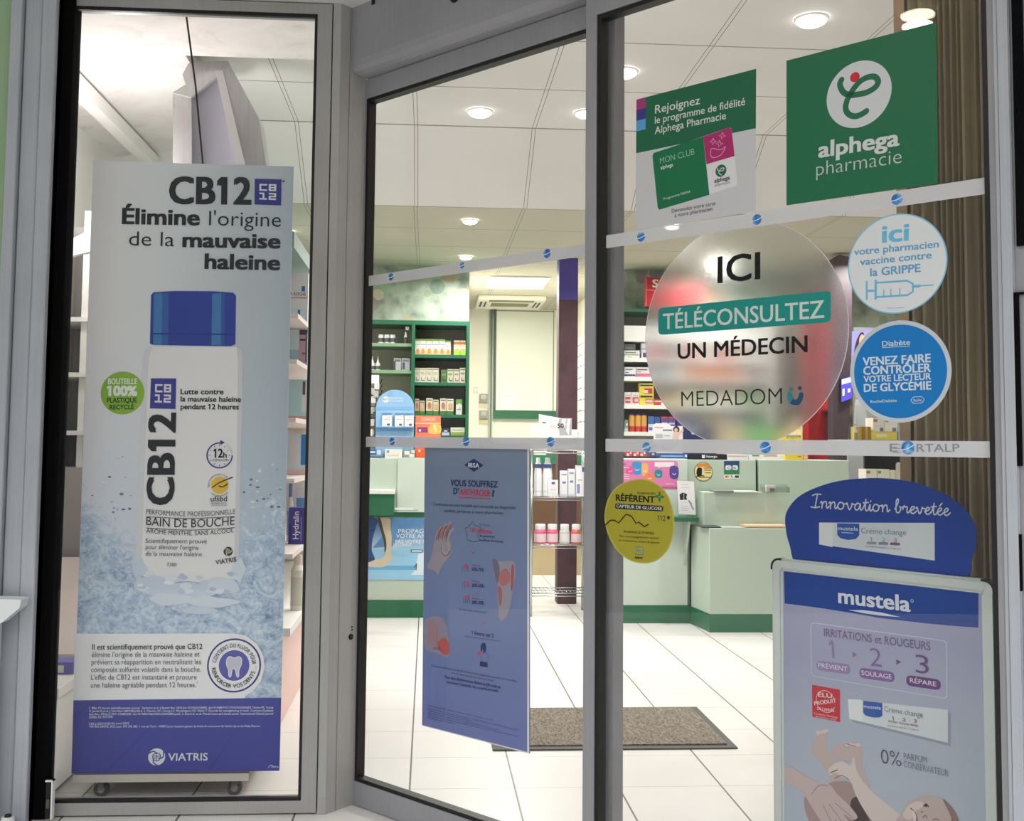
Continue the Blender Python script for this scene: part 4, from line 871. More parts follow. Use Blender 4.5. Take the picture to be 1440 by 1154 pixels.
tx.text('VIATRIS', (237, 1068.5), (292.5, 1068), 10.3, (228, 228, 234), 0.015, 9); tx.text('HERA', (382, 1078.5), (392, 1078.3), 2.6, TW, 0, 9); tx.stroke([(378, 1078), (380.5, 1074.5), (384, 1075.5)], 0.7, TW, 9)
tx.build('lettering', r)

# ------------------------------------------------------------------ blue poster on the inner face of the narrow leaf
pl = PD(K1+0.0245)
t = NT('arthrosis_poster_print'); uv, uvv = t.uv()
c = t.ramp(uv[1], [(0.0, (110, 120, 178)), (0.45, (116, 131, 175)), (0.9, (118, 133, 161)), (1.0, (128, 141, 162))])
M_IB = t.out(c, 0.5, 0.3)
r = sheet(pl, 'health_poster', 'blue-grey poster about painful joints hung inside the narrow glass leaf', 'poster', [(597.5, 623), (744.5, 623), (744.5, 1059.5), (593.5, 1020)], 0.003, M_IB, uv=True)
pr = Print(pl, 0.0004)
pr.poly([(741.8, 625), (744.4, 625), (744.4, 1059), (741.6, 1058.5)], (226, 226, 226), 1); pr.poly([(593.5, 1018.8), (744.4, 1057.5), (744.4, 1059.4), (593.5, 1020)], (226, 226, 226), 1)
pr.build('white_edge', r)
pr = Print(pl, 0.0004)
def P2(*z): return list(z)
SK, RD, DK_ = (160, 150, 160), (186, 92, 88), (96, 80, 96)
hand = [(601, 798), (607, 780), (610, 766), (613, 757), (620, 754), (628, 755), (633, 760), (635, 770), (633, 781), (625, 790), (619, 800), (616, 808), (611, 802)]
pr.poly(hand, SK, 0, True)
for q_ in ([(614, 762), (615, 751), (621, 741)], [(619, 760), (621, 749), (628, 737)], [(624, 760), (627, 747), (634, 735)], [(630, 763), (632, 751), (637, 743)]): pr.stroke(q_, 4.4, SK, 1, True)
for q_ in ([(614, 758), (616, 750), (622, 741)], [(619, 757), (622, 748), (628, 739)], [(625, 757), (628, 747), (634, 737)]): pr.stroke(q_, 2.0, RD, 2, True)
for q_ in ([(616.6, 760), (618.4, 749), (624, 740)], [(622, 760), (624.4, 748), (630, 739)], [(627.4, 761), (629.6, 750), (635, 741)]): pr.stroke(q_, 0.7, (104, 66, 74), 3, True)
pr.stroke([(623, 768), (623, 776), (628, 779), (632, 773), (631, 763)], 3.4, (176, 162, 166), 3, True); pr.stroke([(621.6, 768), (622, 777), (628, 781), (633.6, 774)], 0.9, (66, 44, 52), 4, True)
knee = [(693, 787), (700, 789), (722, 789), (725, 800), (724, 815), (721, 832), (718, 850), (712, 868), (703, 872), (701, 855), (700, 835), (700, 822), (695, 805)]
pr.poly(knee, (156, 150, 166), 0, True); pr.poly([(693, 787), (700, 789), (703, 802), (700, 820), (696, 808)], (112, 108, 128), 1, True)
pr.poly([(703, 806), (711, 799), (717, 806), (716, 818), (708, 824), (702, 818)], (182, 112, 112), 1, True); pr.poly([(720, 794), (723, 797), (722, 822), (719, 830), (719, 806)], (168, 92, 92), 1, True); pr.poly([(701, 824), (706, 830), (705, 850), (702, 848)], (168, 104, 104), 1, True)
hip = [(597, 874), (604, 868), (612, 866), (622, 868), (628, 880), (631, 896), (632, 912), (630, 924), (622, 921), (610, 917), (600, 914), (597, 905)]
pr.poly(hip, (150, 138, 158), 0, True); pr.poly([(616, 902), (626, 896), (632, 906), (631, 920), (623, 919), (617, 912)], RD, 1, True); pr.poly([(603, 880), (610, 872), (616, 884), (613, 904), (606, 906)], (164, 126, 134), 1, True)
for x in (609, 613, 617): pr.stroke([(x, 913), (x+1.5, 909), (x+3, 913)], 0.8, (110, 40, 40), 2)
NV = (30, 42, 100)
fr = [(665, 733), (668, 738), (673, 740), (676.5, 743), (674.5, 748), (672, 752), (673, 756), (675, 759), (671, 761), (666, 762), (663, 760.5), (657, 758.5), (657, 752), (656, 747), (653.5, 743.5), (658, 741), (661, 738)]
pr.stroke(fr, 0.7, NV, 1, False, True)
for (x, y) in ((665.5, 777), (680, 876)): pr.stroke([(x-2, y-2), (x, y+2), (x+2, y-2)], 1.0, (176, 70, 96), 1)
for (x, y, a) in ((654, 797, 1), (655, 819, 2), (656, 841, 1)):
    for i in range(4): pr.stroke([(x-4+i*3, y+7), (x-4+i*2.6, y-4+abs(i-1.5)*2)], 0.6, (70, 82, 132), 1)
    pr.poly([(x-1+a, y-6+a*3), (x+2+a, y-7+a*3), (x+2.5+a, y-2+a*3), (x-1.5+a, y-2+a*3)], (206, 70, 110), 2, True)
pr.poly([(676, 909), (679, 903.5), (683, 905), (684, 913), (681, 918), (679.5, 912), (677.5, 916)], NV, 1, True); pr.poly([(675.5, 929.5), (686, 931), (686, 938), (675, 936)], NV, 1); pr.stroke([(677, 928), (680, 918), (686, 919), (687, 929)], 0.7, (90, 100, 140), 1, True); pr.poly([(672, 917), (675, 915), (677, 919), (674, 922.5)], (206, 70, 110), 1, True)
pr.poly([(666.7, 644.5), (680.2, 654), (666.7, 663.2), (653.2, 653.4)], NV, 1)
pr.build('picture', r)
tx = Print(pl, 0.0010)
tx.text('IBSA', (658.8, 656.6), (674.5, 657.6), 6, (214, 218, 230), 0.02, 2)
tx.text('VOUS SOUFFREZ', (634, 682.6), (700.5, 685.3), 8.6, NV, 0.022); tx.text("D'", (638, 694.3), (645.2, 694.8), 8.4, NV, 0.022); tx.text('ARTHROSE', (646.4, 695.6), (689.5, 697.6), 8.4, (204, 54, 74), 0.022); tx.text('?', (692, 697.5), (696, 697.8), 8.4, NV, 0.02)
tx.stroke([(646, 698.8), (689.5, 701.4)], 1.1, (204, 54, 74), 1)
tx.text("L'arthrose est une maladie qui nécessite un diagnostic", (610, 710.6), (726, 715.8), 4.2, NV, 0); tx.text('médical, parlez-en à votre pharmacien.', (625, 719.6), (709, 723.4), 4.2, NV, 0)
tx.text('En France,', (675, 738.6), (690, 740), 3.2, (60, 72, 128), 0); tx.text('10 millions', (661.6, 748), (692, 750.4), 6.6, (204, 54, 74), 0.01)
tx.text('de personnes', (675, 754.4), (696, 756), 3.2, NV, 0.015); tx.text("souffrent d'arthrose", (675, 760.4), (708, 762.8), 3.2, NV, 0.015)
for s1, s2, y in (('Hanche', '55%-75%', 802), ('Main', '20%-26%', 824.6), ('Genou', '20%-35%', 848.6)): tx.text(s1, (664.5, y-6.5), (675, y-5.8), 2.6, (120, 70, 120), 0); tx.text(s2, (664, y), (681, y+1.2), 4.4, NV, 0.02)
tx.text('de localisations arthrosiques*', (645.5, 857.4), (686, 862.2), 3, NV, 0); tx.text('1 femme sur 2', (664, 891.4), (695, 896), 5, NV, 0.02); tx.text('souffre de douleurs liées à une arthrose de la', (653.5, 894.6), (704.5, 902), 1.9, NV, 0)
tx.text("Découvrez l'arthrose au-delà des 65 ans, ou un engagement quotidien sur l'arthrose", (608, 936.4), (727, 958.6), 2.6, NV, 0); tx.text('de soins, pour apprendre à mieux la prévenir', (636, 946.6), (695, 957.8), 2.4, NV, 0)
tx.text("Pour plus d'informations flashez le QR code et", (626.4, 953), (704.4, 967.6), 3.8, NV, 0.022); tx.text("retrouvez l'ensemble des conseils et outils", (629, 960), (701.5, 973), 3.6, NV, 0.018)
for i, (x1, ya, yb) in enumerate(((695, 992, 1013), (729, 996.5, 1026.5), (664, 999.5, 1014), (703, 1002.5, 1026.5), (731, 1006, 1036), (642, 1009.5, 1018))): tx.text('Publication source : dossier sur les maladies articulaires, mis à jour, document remis au public'[:max(20, int((x1-602)*0.75))], (603, ya), (x1, yb), 1.6, NV, 0)
tx.build('lettering', r)

# ------------------------------------------------------------------ stickers on the wide leaf
PG = PD(K2+0.0158)
def stk(name, label, cat, pts, c, smooth=False, n0=0.0002, group=None):
    return sheet(PG, name, label, cat, pts, 0.00015, c, group, False, smooth, n0)
def pg(b=0.00026): return Print(PG, b, 0.00006)
def circ(c, r_, seg=48):
    o = PG.px(c); k = (PG.px((c[0], c[1]-r_))-o).length; q_ = []
    return o, k
# loyalty card poster
GN, LG = (34, 100, 70), (196, 196, 198)
r = stk('loyalty_poster', 'green and grey poster of a loyalty card on the wide glass leaf', 'poster', [(895, 140), (1063.5, 96.7), (1062.5, 297), (894, 324)], LG)
pr = pg()
pr.poly([(895, 140), (1063.5, 96.7), (1063, 180.3), (894.6, 215.5)], GN, 0)
for i, c in enumerate(((160, 62, 112), (66, 56, 134), (84, 156, 208))): pr.poly([(895, 140+i*15), (908, 136.6+i*15), (908, 151.6+i*15), (895, 155+i*15)], c, 1)
def card(a, b, c, d): return [a, b, c, d]
pr.poly(rrect([(917.5, 216.5), (1028.8, 178.2), (1037.5, 260.5), (925.5, 295.5)], 0.07), (214, 214, 216), 2)
pr.poly([(919.5, 215), (989, 192.2), (997.8, 273.8), (927.5, 294.8), (925, 292), (917.6, 219)], (26, 110, 72), 3)
pr.poly([(989, 192.2), (1025.5, 179.4), (1029, 181.5), (1033.2, 219.4), (993.6, 231)], (168, 44, 104), 3)
for (x, y) in ((1003, 199), (1012, 202), (1016, 191)): pr.stroke([(x, y-5), (x+1.5, y-1), (x+5, y), (x+1, y+1.5), (x-1, y+5), (x-1.5, y+1), (x-5, y), (x-1.5, y-1.5)], 0.8, (222, 160, 190), 4, False, True)
pr.stroke([(1000, 210), (1001, 221), (1012, 219), (1018, 212), (1020, 206), (1015, 210), (1008, 210), (1005, 209)], 0.9, (222, 160, 190), 4, True, True)
pr.disc((1014, 240), 8.6, GN, 4); pr.stroke([(1009.5, 236), (1010, 240), (1016, 240), (1018.5, 236.5), (1014, 237), (1011, 243), (1015, 246)], 1.4, LG, 5, True)
pr.build('picture', r)
tx = pg(0.0005); WT = (208, 212, 208)
tx.text('Rejoignez', (921.3, 159.8), (984.5, 146.2), 11, WT, 0.008); tx.text('le programme de fidélité', (921, 174.2), (1048, 147.4), 9.6, WT, 0.008); tx.text('Alphega Pharmacie', (921, 188.6), (1021, 167.2), 9.8, WT, 0.008)
tx.text('MON CLUB', (928.5, 230.5), (977, 217), 8, (150, 196, 172), -0.008, 4); tx.text('alphega', (929.5, 238.4), (947, 233.6), 4.8, WT, 0.02, 4); tx.text('Programme fidélité', (933.5, 281.4), (971, 270.4), 3.2, WT, 0, 4)
tx.text('alphega', (1005, 257.2), (1026.5, 252.2), 5.4, (40, 44, 44), 0.02, 4); tx.text('pharmacie', (1005.5, 262.4), (1027, 257.6), 3.6, (110, 112, 112), -0.006, 4)
tx.text('Demandez votre carte', (945, 299.2), (1006.5, 288.2), 5.2, (84, 86, 88), 0, 4); tx.text('à votre pharmacien', (949, 305.4), (1002.5, 295.8), 5.2, (84, 86, 88), 0, 4)
tx.build('lettering', r)
# green square poster
r = stk('pharmacy_poster', 'large green square poster with pale disc emblem, highest on the wide leaf', 'poster', [(1106, 85.4), (1317, 31), (1319, 257.8), (1106, 288.7)], (32, 106, 72))
pr = pg(); pr.disc((1207.3, 132.6), 46.5, (204, 206, 208), 0); pr.disc((1202.3, 108.5), 7, (204, 40, 56), 1)
pr.stroke([(1183.6, 112), (1181.2, 119), (1186, 129.5), (1196, 133.6), (1208, 132.4), (1220, 129.5), (1231, 122.5), (1235, 114.5), (1230, 108), (1220, 108.8), (1209, 115), (1199, 127), (1191, 142), (1189.5, 154), (1195, 161.6), (1204, 163.4), (1213, 159.8), (1218.5, 156)], 8.2, (32, 106, 72), 1, True)
pr.build('emblem', r)
tx = pg(0.0004); tx.text('alphega', (1150.8, 221.6), (1265, 204), 21.5, (204, 208, 208), 0.03, 2); tx.text('pharmacie', (1148, 247.2), (1268, 229), 19.5, (188, 194, 192), -0.012, 2); tx.build('lettering', r)
# frosted disc
t = NT('frosted_film'); b = t.b
b.inputs['Base Color'].default_value = lin((236, 236, 236)); b.inputs['Transmission Weight'].default_value = 0.93; b.inputs['Roughness'].default_value = 0.19; b.inputs['IOR'].default_value = 1.15; b.inputs['Specular IOR Level'].default_value = 0.2
M_FROST = t.m
o = Vector(PG.px((907.5, 480))).lerp(PG.px((1194, 455)), 0.5); rad = (PG.px((907.5, 480))-PG.px((1194, 455))).length/2
r = thing('frosted_disc_sticker', 'large frosted round sticker advertising remote doctor visits on the wide leaf', 'sticker', tuple(PG.at(o.x, o.y-rad)))
mb = MB(); mb.slab(PG, [(o.x+rad*math.cos(2*math.pi*i/72), o.y+rad*math.sin(2*math.pi*i/72)) for i in range(72)], 0.0, 0.0006, M_FROST); mb.build('film', r)
mb = MB()
for i in range(72):
    q_ = [(k, 2*math.pi*(i+j)/72) for k, j in ((rad, 0), (rad, 1), (rad-0.0016, 1), (rad-0.0016, 0))]
    mb.add([PG.at(o.x+k*math.cos(a), o.y+k*math.sin(a), 0.00063) for k, a in q_], [(0, 1, 2, 3)], mat((196, 194, 190), 0.5))
mb.build('rim', r)
tx = pg(0.00064); K = (20, 22, 24)
tx.text('ICI', (1009.2, 397.6), (1069.4, 391.6), 36, K, 0.02); tx.poly(rrect([(926, 433), (1168.8, 408.4), (1168.4, 452.8), (926, 471)], 0.18), (30, 136, 128), 1)
tx.text('TÉLÉCONSULTEZ', (932.6, 463), (1159.4, 446.4), 22.8, (196, 206, 198), 0.012, 3); tx.text('UN MÉDECIN', (953.2, 504.4), (1136, 494.6), 21.8, K, 0.02); tx.text('MEDADOM', (958.5, 571.6), (1100, 567.8), 22, K, -0.012)
tx.poly([(1108, 552), (1107.5, 560), (1112, 567.5), (1119, 569.5), (1125, 568), (1129.5, 560), (1130, 553), (1126.5, 551.2), (1123.5, 554), (1123, 558), (1119, 562), (1114.5, 559), (1114, 553), (1110.5, 551)], (32, 74, 104), 2, True)
tx.poly([(1108, 552), (1107.5, 560), (1111, 566), (1115, 560), (1114, 553), (1110.5, 551)], (44, 126, 130), 3, True); tx.disc((1113, 547), 3.0, (44, 126, 130), 2); tx.disc((1125, 545.6), 3.0, (32, 74, 104), 2)
tx.build('lettering', r)
# flu jab sticker
def round_sticker(name, label, c, rm, colour, edge, ew):
    o = PG.px(c); r = thing(name, label, 'sticker', tuple(PG.at(o.x, o.y-rm)))
    mb = MB(); mb.slab(PG, [(o.x+rm*math.cos(2*math.pi*i/60), o.y+rm*math.sin(2*math.pi*i/60)) for i in range(60)], 0.00005, 0.0002, ink(edge)); mb.build('sheet', r)
    mb = MB(); k = rm-ew; mb.add([PG.at(o.x+k*math.cos(2*math.pi*i/60), o.y+k*math.sin(2*math.pi*i/60), 0.00026) for i in range(60)], [tuple(range(60))], ink(colour)); mb.build('face', r)
    return r
S = (104, 178, 214)
r = round_sticker('vaccine_sticker', 'round white sticker with pale blue syringe above the blue round sticker', (1260.3, 370.6), 0.1012, (212, 216, 216), (120, 186, 216), 0.0026)
tx = pg(0.00032); B2 = (96, 156, 196)
tx.text('ici', (1240, 341), (1278.4, 337.6), 23.5, S, 0.03); tx.text('votre pharmacien', (1201, 358.8), (1320.4, 347.6), 9.6, B2, 0.02); tx.text('vaccine contre', (1209.6, 373), (1310.4, 363), 9.6, B2, 0.02); tx.text('la GRIPPE', (1223.8, 388.4), (1294.8, 382), 11, B2, 0.025)
for q_, w in (([(1219, 396), (1219, 420.5)], 2.6), ([(1219, 409), (1232, 408.4)], 3), ([(1231.6, 394.5), (1231.6, 420)], 3.2), ([(1232, 397.6), (1276, 394.6), (1284, 399), (1284, 410), (1276, 415), (1232, 417.6)], 2.6), ([(1284, 402.8), (1293, 402)], 4), ([(1293, 402), (1312.5, 400.6)], 1.5), ([(1243, 416), (1243, 407)], 1.4), ([(1253, 415.4), (1253, 406.4)], 1.4), ([(1265.5, 414.6), (1265.5, 405.6)], 1.4)): tx.stroke(q_, w, S, 1)
tx.text('Parlez-en à votre pharmacien', (1248, 434), (1272, 433), 1.6, B2, 0)
tx.build('lettering', r)
r = round_sticker('diabetes_sticker', 'round bright blue sticker about diabetes meters with grey rim', (1264.6, 522), 0.1022, (20, 116, 186), (188, 194, 198), 0.0085)
tx = pg(0.00032); WB = (196, 208, 216)
tx.text('Diabète', (1240.6, 486.8), (1280, 484.4), 7.2, WB, 0.012); tx.stroke([(1241, 488.6), (1279.5, 486.4)], 0.8, WB, 2)
tx.text('VENEZ FAIRE', (1213.4, 513.8), (1309.2, 508.8), 11.2, WB, 0.03); tx.text('CONTRÔLER', (1214.2, 526.8), (1309.4, 522.4), 11.4, WB, 0.03); tx.text('VOTRE LECTEUR', (1214.6, 537.4), (1309.6, 533.2), 8.8, WB, 0.025); tx.text('DE GLYCÉMIE', (1215, 550.8), (1310, 547.2), 11, WB, 0.03)
tx.text('RocheDiabète', (1224.4, 566.6), (1261.4, 564.6), 4, WB, 0.01); tx.stroke([(1281, 562.6), (1284.5, 558), (1296.5, 557.4), (1300, 561.6), (1296.5, 566.4), (1284.5, 567)], 0.9, WB, 2, False, True); tx.text('Roche', (1285, 564.6), (1296, 564), 4, WB, 0.01)
tx.build('lettering', r)
# yellow glucose sensor sticker
egg = [(899, 673), (913, 675), (927, 682), (938, 694), (945, 711), (948.3, 733), (947, 752), (940, 772), (927, 786), (913, 791.5), (899, 791.5), (884, 787), (869, 775), (858, 758), (851.5, 739), (850.2, 722), (854, 704), (863, 689), (877, 678.5)]
r = stk('glucose_sticker', 'olive-yellow rounded sticker about glucose sensors, lowest on the wide leaf', 'sticker', egg, (178, 172, 80), True)
pr = pg(); cx, cy = 899, 732
pr.poly([(cx+(x-cx)*0.965, cy+(y-cy)*0.972) for x, y in egg], (160, 152, 44), 0, True)
pr.poly(rrect([(865.2, 707.4), (933, 711.2), (932.4, 719), (865, 715)], 0.35), (26, 28, 40), 1)
pr.stroke([(851.5, 737.6), (859, 731.2), (864.5, 731.4), (870, 735.2), (876, 728), (880.5, 722.8), (888, 725.4), (894.5, 735.6), (898.5, 734), (906.5, 740.4), (911.5, 737)], 2.0, (50, 36, 24), 1)
pr.stroke([(927.6, 692.6), (927.6, 703.6)], 3.4, (40, 110, 70), 1); pr.stroke([(922.4, 697.8), (932.4, 698.4)], 3.4, (40, 110, 70), 1); pr.stroke([(926, 698), (929.4, 698.2)], 2, (120, 140, 60), 2)
pr.disc((940.2, 727.6), 2.4, (34, 34, 34), 1)
pr.stroke([(893.5, 768.6), (904, 769), (904.6, 779.6), (894, 779.2), (894, 773.8), (901, 774)], 1.9, (92, 132, 152), 1)
pr.build('emblem', r)
tx = pg(0.0004)
tx.text('PHARMACIEN', (896.5, 694.4), (921.5, 695.4), 2.8, K, 0.015); tx.text('RÉFÉRENT', (866, 703.6), (921.2, 706.6), 8.6, K, 0.035); tx.text('CAPTEUR DE GLUCOSE', (867, 713.2), (931, 717.2), 4.2, (206, 208, 200), 0.015); tx.text('112', (925.2, 732), (935.8, 732.4), 7.6, K, 0); tx.text('PHARMACIE FORMÉE', (877.5, 748.8), (920, 751.4), 3.2, (60, 54, 20), 0.01); tx.text('Pour accompagnement optimal', (871, 754.6), (926.5, 758), 3.2, (60, 54, 20), 0); tx.text('sur la mesure en continu du glucose', (870, 760.4), (927.5, 764.4), 3.2, (60, 54, 20), 0); tx.text('Abbott', (892.6, 785.2), (904, 785.6), 3.4, K, 0.03)
tx.build('lettering', r)

# ------------------------------------------------------------------ framed display board inside the door
BA = ANG+math.radians(6.5); bu = Vector((math.cos(BA), -math.sin(BA), 0)); bn = Vector((math.sin(BA), math.cos(BA), 0))
dd_ = ray(1085, 790); p0 = EYEV+dd_*(2.40/dd_.dot(DN)); PB = Plane(bn*p0.dot(bn), bu, Z, -bn)
TL, TR = PB.px((1084.5, 784.5)), PB.px((1399, 815)); zt_ = (TL.y+TR.y)/2; uL, uR = TL.x, TR.x
r = thing('display_board', 'silver framed display board advertising nappy cream just inside the door', 'display board', tuple(PB.at((uL+uR)/2, 0)))
M_SNAP = mat((206, 212, 208), 0.35, 0.0, 0.5); zb = 0.06; fw = 0.030
mb = MB()
for (a, b, c, d) in ((uL+0.028, uR-0.028, zt_-fw, zt_), (uL+0.028, uR-0.028, zb, zb+fw)):
    mb.rect(PB, a, b, c, d, -0.016, -0.004, M_SNAP); mb.rect(PB, a, b, c+0.007, d-0.005, -0.004, 0.001, M_SNAP)
for (a, b) in ((uL, uL+fw), (uR-fw, uR)):
    mb.rect(PB, a, b, zb+0.028, zt_-0.028, -0.016, -0.004, M_SNAP); mb.rect(PB, a+0.006, b-0.006, zb+0.028, zt_-0.028, -0.004, 0.001, M_SNAP)
mb.build('snap_frame', r, bevel=0.0025)
for sx, u in ((1, uL), (-1, uR)):
    for sz, z in ((-1, zt_), (1, zb)):
        def q_(a, b): return (u+sx*a, z+sz*b)
        arcp = [q_(0.022*(1-math.cos(t_)), 0.022*(1-math.sin(t_))) for t_ in [math.pi/2*i/6 for i in range(7)]]
        pts = arcp+[q_(0.0285, 0)]+[q_(0.0285, fw), q_(fw, fw), q_(fw, 0.0285), q_(0, 0.0285)]
        pts = [q_(0, 0.0285)]+[q_(0.022-0.022*math.cos(t_), 0.022-0.022*math.sin(t_)) for t_ in [math.pi/2*i/6 for i in range(7)]]+[q_(0.0285, 0), q_(0.0285, fw), q_(fw, fw), q_(fw, 0.0285)]
        if sx*sz > 0: pts = pts[::-1]
        mb = MB(); mb.slab(PB, pts[::-1], -0.017, 0.0015, M_SNAP); 
        co = mb.build('corner_cap', r)
        mb = MB(); a_ = [q_(0.022-0.0225*math.cos(t_), 0.022-0.0225*math.sin(t_)) for t_ in [math.pi/2*i/6 for i in range(7)]]; a_ = [q_(-0.0005, 0.0285)]+a_+[q_(0.0285, -0.0005)]
        b_ = [q_(0.022-0.0175*math.cos(t_), 0.022-0.0175*math.sin(t_)) for t_ in [math.pi/2*i/6 for i in range(7)]]; b_ = [q_(0.0045, 0.0285)]+b_+[q_(0.0285, 0.0045)]
        for i in range(len(a_)-1):
            mb.slab(PB, [a_[i], a_[i+1], b_[i+1], b_[i]] if sx*sz < 0 else [b_[i], b_[i+1], a_[i+1], a_[i]], -0.0175, 0.0022, M_BLACK)
        mb.build('black_edge', co)
t = NT('board_poster_print'); uv, uvv = t.uv()
M_BD = t.out(t.ramp(t.math('ADD', uv[1], t.math('MULTIPLY', uv[0], -0.15)), [(0.15, (176, 186, 200)), (0.45, (170, 178, 194)), (0.7, (158, 160, 188)), (0.95, (164, 162, 192))]), 0.4, 0.35)
mb = MB(); ui0, ui1, zi0, zi1 = uL+fw-0.003, uR-fw+0.003, zb+fw-0.003, zt_-fw+0.003
mb.rect(PB, ui0, ui1, zi0, zi1, -0.010, -0.006, M_BD); ps = mb.build('poster', r, uvplane=(PB, ui0, ui1, zi0, zi1))
for u in (uL+0.05, uR-0.05):
    mb = MB(); mb.slab(PB, [(u-0.012, 0), (u+0.012, 0), (u+0.012, zb+0.01), (u-0.012, zb+0.01)], -0.03, -0.017, mat((150, 152, 152), 0.4)); mb.build('foot', r)
pl = PB.off(-0.0058); pr = Print(pl, 0.0001, 0.00012)
BM = (20, 64, 148)
pr.poly([(1102.5, 803), (1376, 831.5), (1375.8, 882.2), (1350, 880.5), (1310, 877), (1270, 872.5), (1236, 868.5), (1200, 862), (1160, 855.5), (1125, 850.8), (1103.5, 848.2)], BM, 0)
pr.poly([(1193, 857.4), (1215, 857.6), (1240, 861), (1266.5, 867.4), (1240, 865.4), (1215, 862)], (206, 214, 226), 1)
LB = (196, 200, 216)
bx = [(1140.2, 875), (1331, 901), (1331.6, 982), (1141, 950)]; pr.stroke(rrect(bx, 0.08), 1.1, LB, 1, False, True)
for q_, c in ((rrect([(1148.5, 928.5), (1195.5, 934), (1195.5, 948.5), (1148.5, 941.5)], 0.48), (146, 124, 172)), (rrect([(1208.5, 938), (1258, 944.8), (1258, 959.5), (1208.5, 952.5)], 0.48), (130, 92, 156)), (rrect([(1274.5, 948.5), (1323, 955.5), (1323, 970.5), (1274.5, 963.5)], 0.48), (104, 52, 126))): pr.poly(q_, c, 1)
pr.poly([(1199, 916), (1205.5, 920.5), (1199, 924)], (132, 110, 160), 1); pr.poly([(1260.5, 926.5), (1267.5, 930.5), (1260.5, 934.5)], (100, 70, 130), 1)
pr.poly([(1142, 962.3), (1181.5, 969.5), (1181.6, 1015), (1142.4, 1007.5)], (196, 32, 52), 1)
pr.ring((1161, 986), 14.6, 15.6, (226, 190, 194), 2, 20, 340)
def cream_tube(pr, tube, lab, tx_, lay):
    pr.poly(tube, (206, 212, 216), lay); a, b, c, d = tube
    pr.poly([a, (a[0]+20, a[1]+1), (d[0]+19, d[1]+4), d], (222, 224, 224), lay+1)
    pr.poly(lab, (34, 84, 168), lay+2)
pr.poly([(1196, 986), (1337, 1001), (1337, 1049), (1199, 1015)], (146, 154, 172), 1); cream_tube(pr, [(1192.4, 982.5), (1333, 997.5), (1333, 1044), (1194.6, 1010.4)], [(1214, 985), (1241, 988), (1241, 1006), (1237, 1008.5), (1228, 1008.5), (1218, 1006), (1214, 1002)], None, 2)
# baby on its back with a helping hand
SK1, SK2, SK3 = (190, 170, 166), (164, 140, 138), (212, 196, 192)
pr.poly([(1142, 1047), (1147, 1035), (1149, 1028), (1155, 1027), (1163, 1026), (1163.5, 1034), (1163, 1046), (1165, 1056), (1173, 1066), (1178, 1076), (1184, 1090), (1180, 1100), (1170, 1098), (1166, 1092), (1157, 1076), (1148, 1066), (1142, 1058)], SK1, 1, True)
for i, x in enumerate((1150, 1154, 1157.5, 1160.5, 1163)): pr.disc((x, 1030-i*0.8), 2.6-i*0.15, SK3, 2)
pr.poly([(1171, 1050), (1180, 1046), (1192, 1044), (1202, 1042), (1209, 1046), (1213, 1056), (1212, 1072), (1218, 1090), (1224, 1104), (1214, 1112), (1206, 1098), (1201, 1080), (1202, 1068), (1190, 1070), (1176, 1066), (1170, 1058)], SK1, 2, True)
for i, x in enumerate((1191, 1196, 1200.5, 1204.5, 1208)): pr.disc((x, 1046.5+i*0.2), 2.4, SK3, 3)
pr.stroke([(1190, 1045), (1196, 1047), (1204, 1049)], 0.9, (110, 84, 84), 4, True)
pr.poly([(1165, 1082), (1172, 1074), (1185, 1070), (1196, 1076), (1200, 1064), (1203, 1074), (1206, 1086), (1220, 1106), (1240, 1124), (1262, 1142), (1272, 1160), (1240, 1165), (1218, 1142), (1204, 1118), (1196, 1098), (1184, 1092), (1174, 1086), (1168, 1090)], SK3, 4, True)
pr.stroke([(1168, 1086), (1178, 1082)], 1.1, (60, 44, 44), 5, True); pr.stroke([(1174, 1094), (1184, 1090), (1194, 1096)], 1.0, (120, 90, 88), 5, True)
pr.poly([(1160, 1106), (1168, 1100), (1180, 1098), (1196, 1100), (1208, 1118), (1214, 1136), (1240, 1165), (1150, 1165), (1136, 1150), (1131, 1130), (1134, 1118)], SK2, 2, True)
pr.poly([(1105, 1078), (1116, 1080), (1132, 1090), (1150, 1099), (1166, 1102), (1176, 1114), (1186, 1124), (1198, 1136), (1206, 1148), (1200, 1152), (1186, 1144), (1196, 1158), (1186, 1162), (1174, 1150), (1180, 1164), (1166, 1165), (1152, 1150), (1138, 1128), (1128, 1112), (1105, 1098)], (196, 176, 174), 5, True)
for q_ in ([(1174, 1128), (1188, 1140), (1200, 1150)], [(1166, 1130), (1178, 1146), (1188, 1160)], [(1158, 1132), (1166, 1148), (1174, 1162)], [(1142, 1116), (1152, 1104), (1164, 1104)]): pr.stroke(q_, 0.9, (136, 110, 108), 6, True)
pr.poly([(1196, 1130), (1206, 1120), (1216, 1140), (1228, 1165), (1206, 1165)], (70, 54, 56), 3, True)
head = [(1262, 1165), (1268, 1142), (1276, 1128), (1290, 1121), (1310, 1119), (1328, 1124), (1340, 1136), (1347, 1150), (1348, 1170)]
pr.poly(head, SK1, 4, True); pr.poly([(1326, 1123), (1340, 1136), (1348, 1152), (1348, 1170), (1336, 1170), (1338, 1150)], (138, 112, 108), 5, True); pr.poly([(1270, 1146), (1278, 1132), (1292, 1126), (1300, 1132), (1288, 1140), (1280, 1152)], SK3, 5, True)
pr.stroke([(1281, 1136), (1287, 1142), (1290, 1152), (1286, 1160)], 1.6, (96, 58, 58), 6, True); pr.poly([(1283, 1139), (1287, 1142), (1289, 1150), (1286, 1156), (1284, 1148)], (226, 206, 204), 7, True)
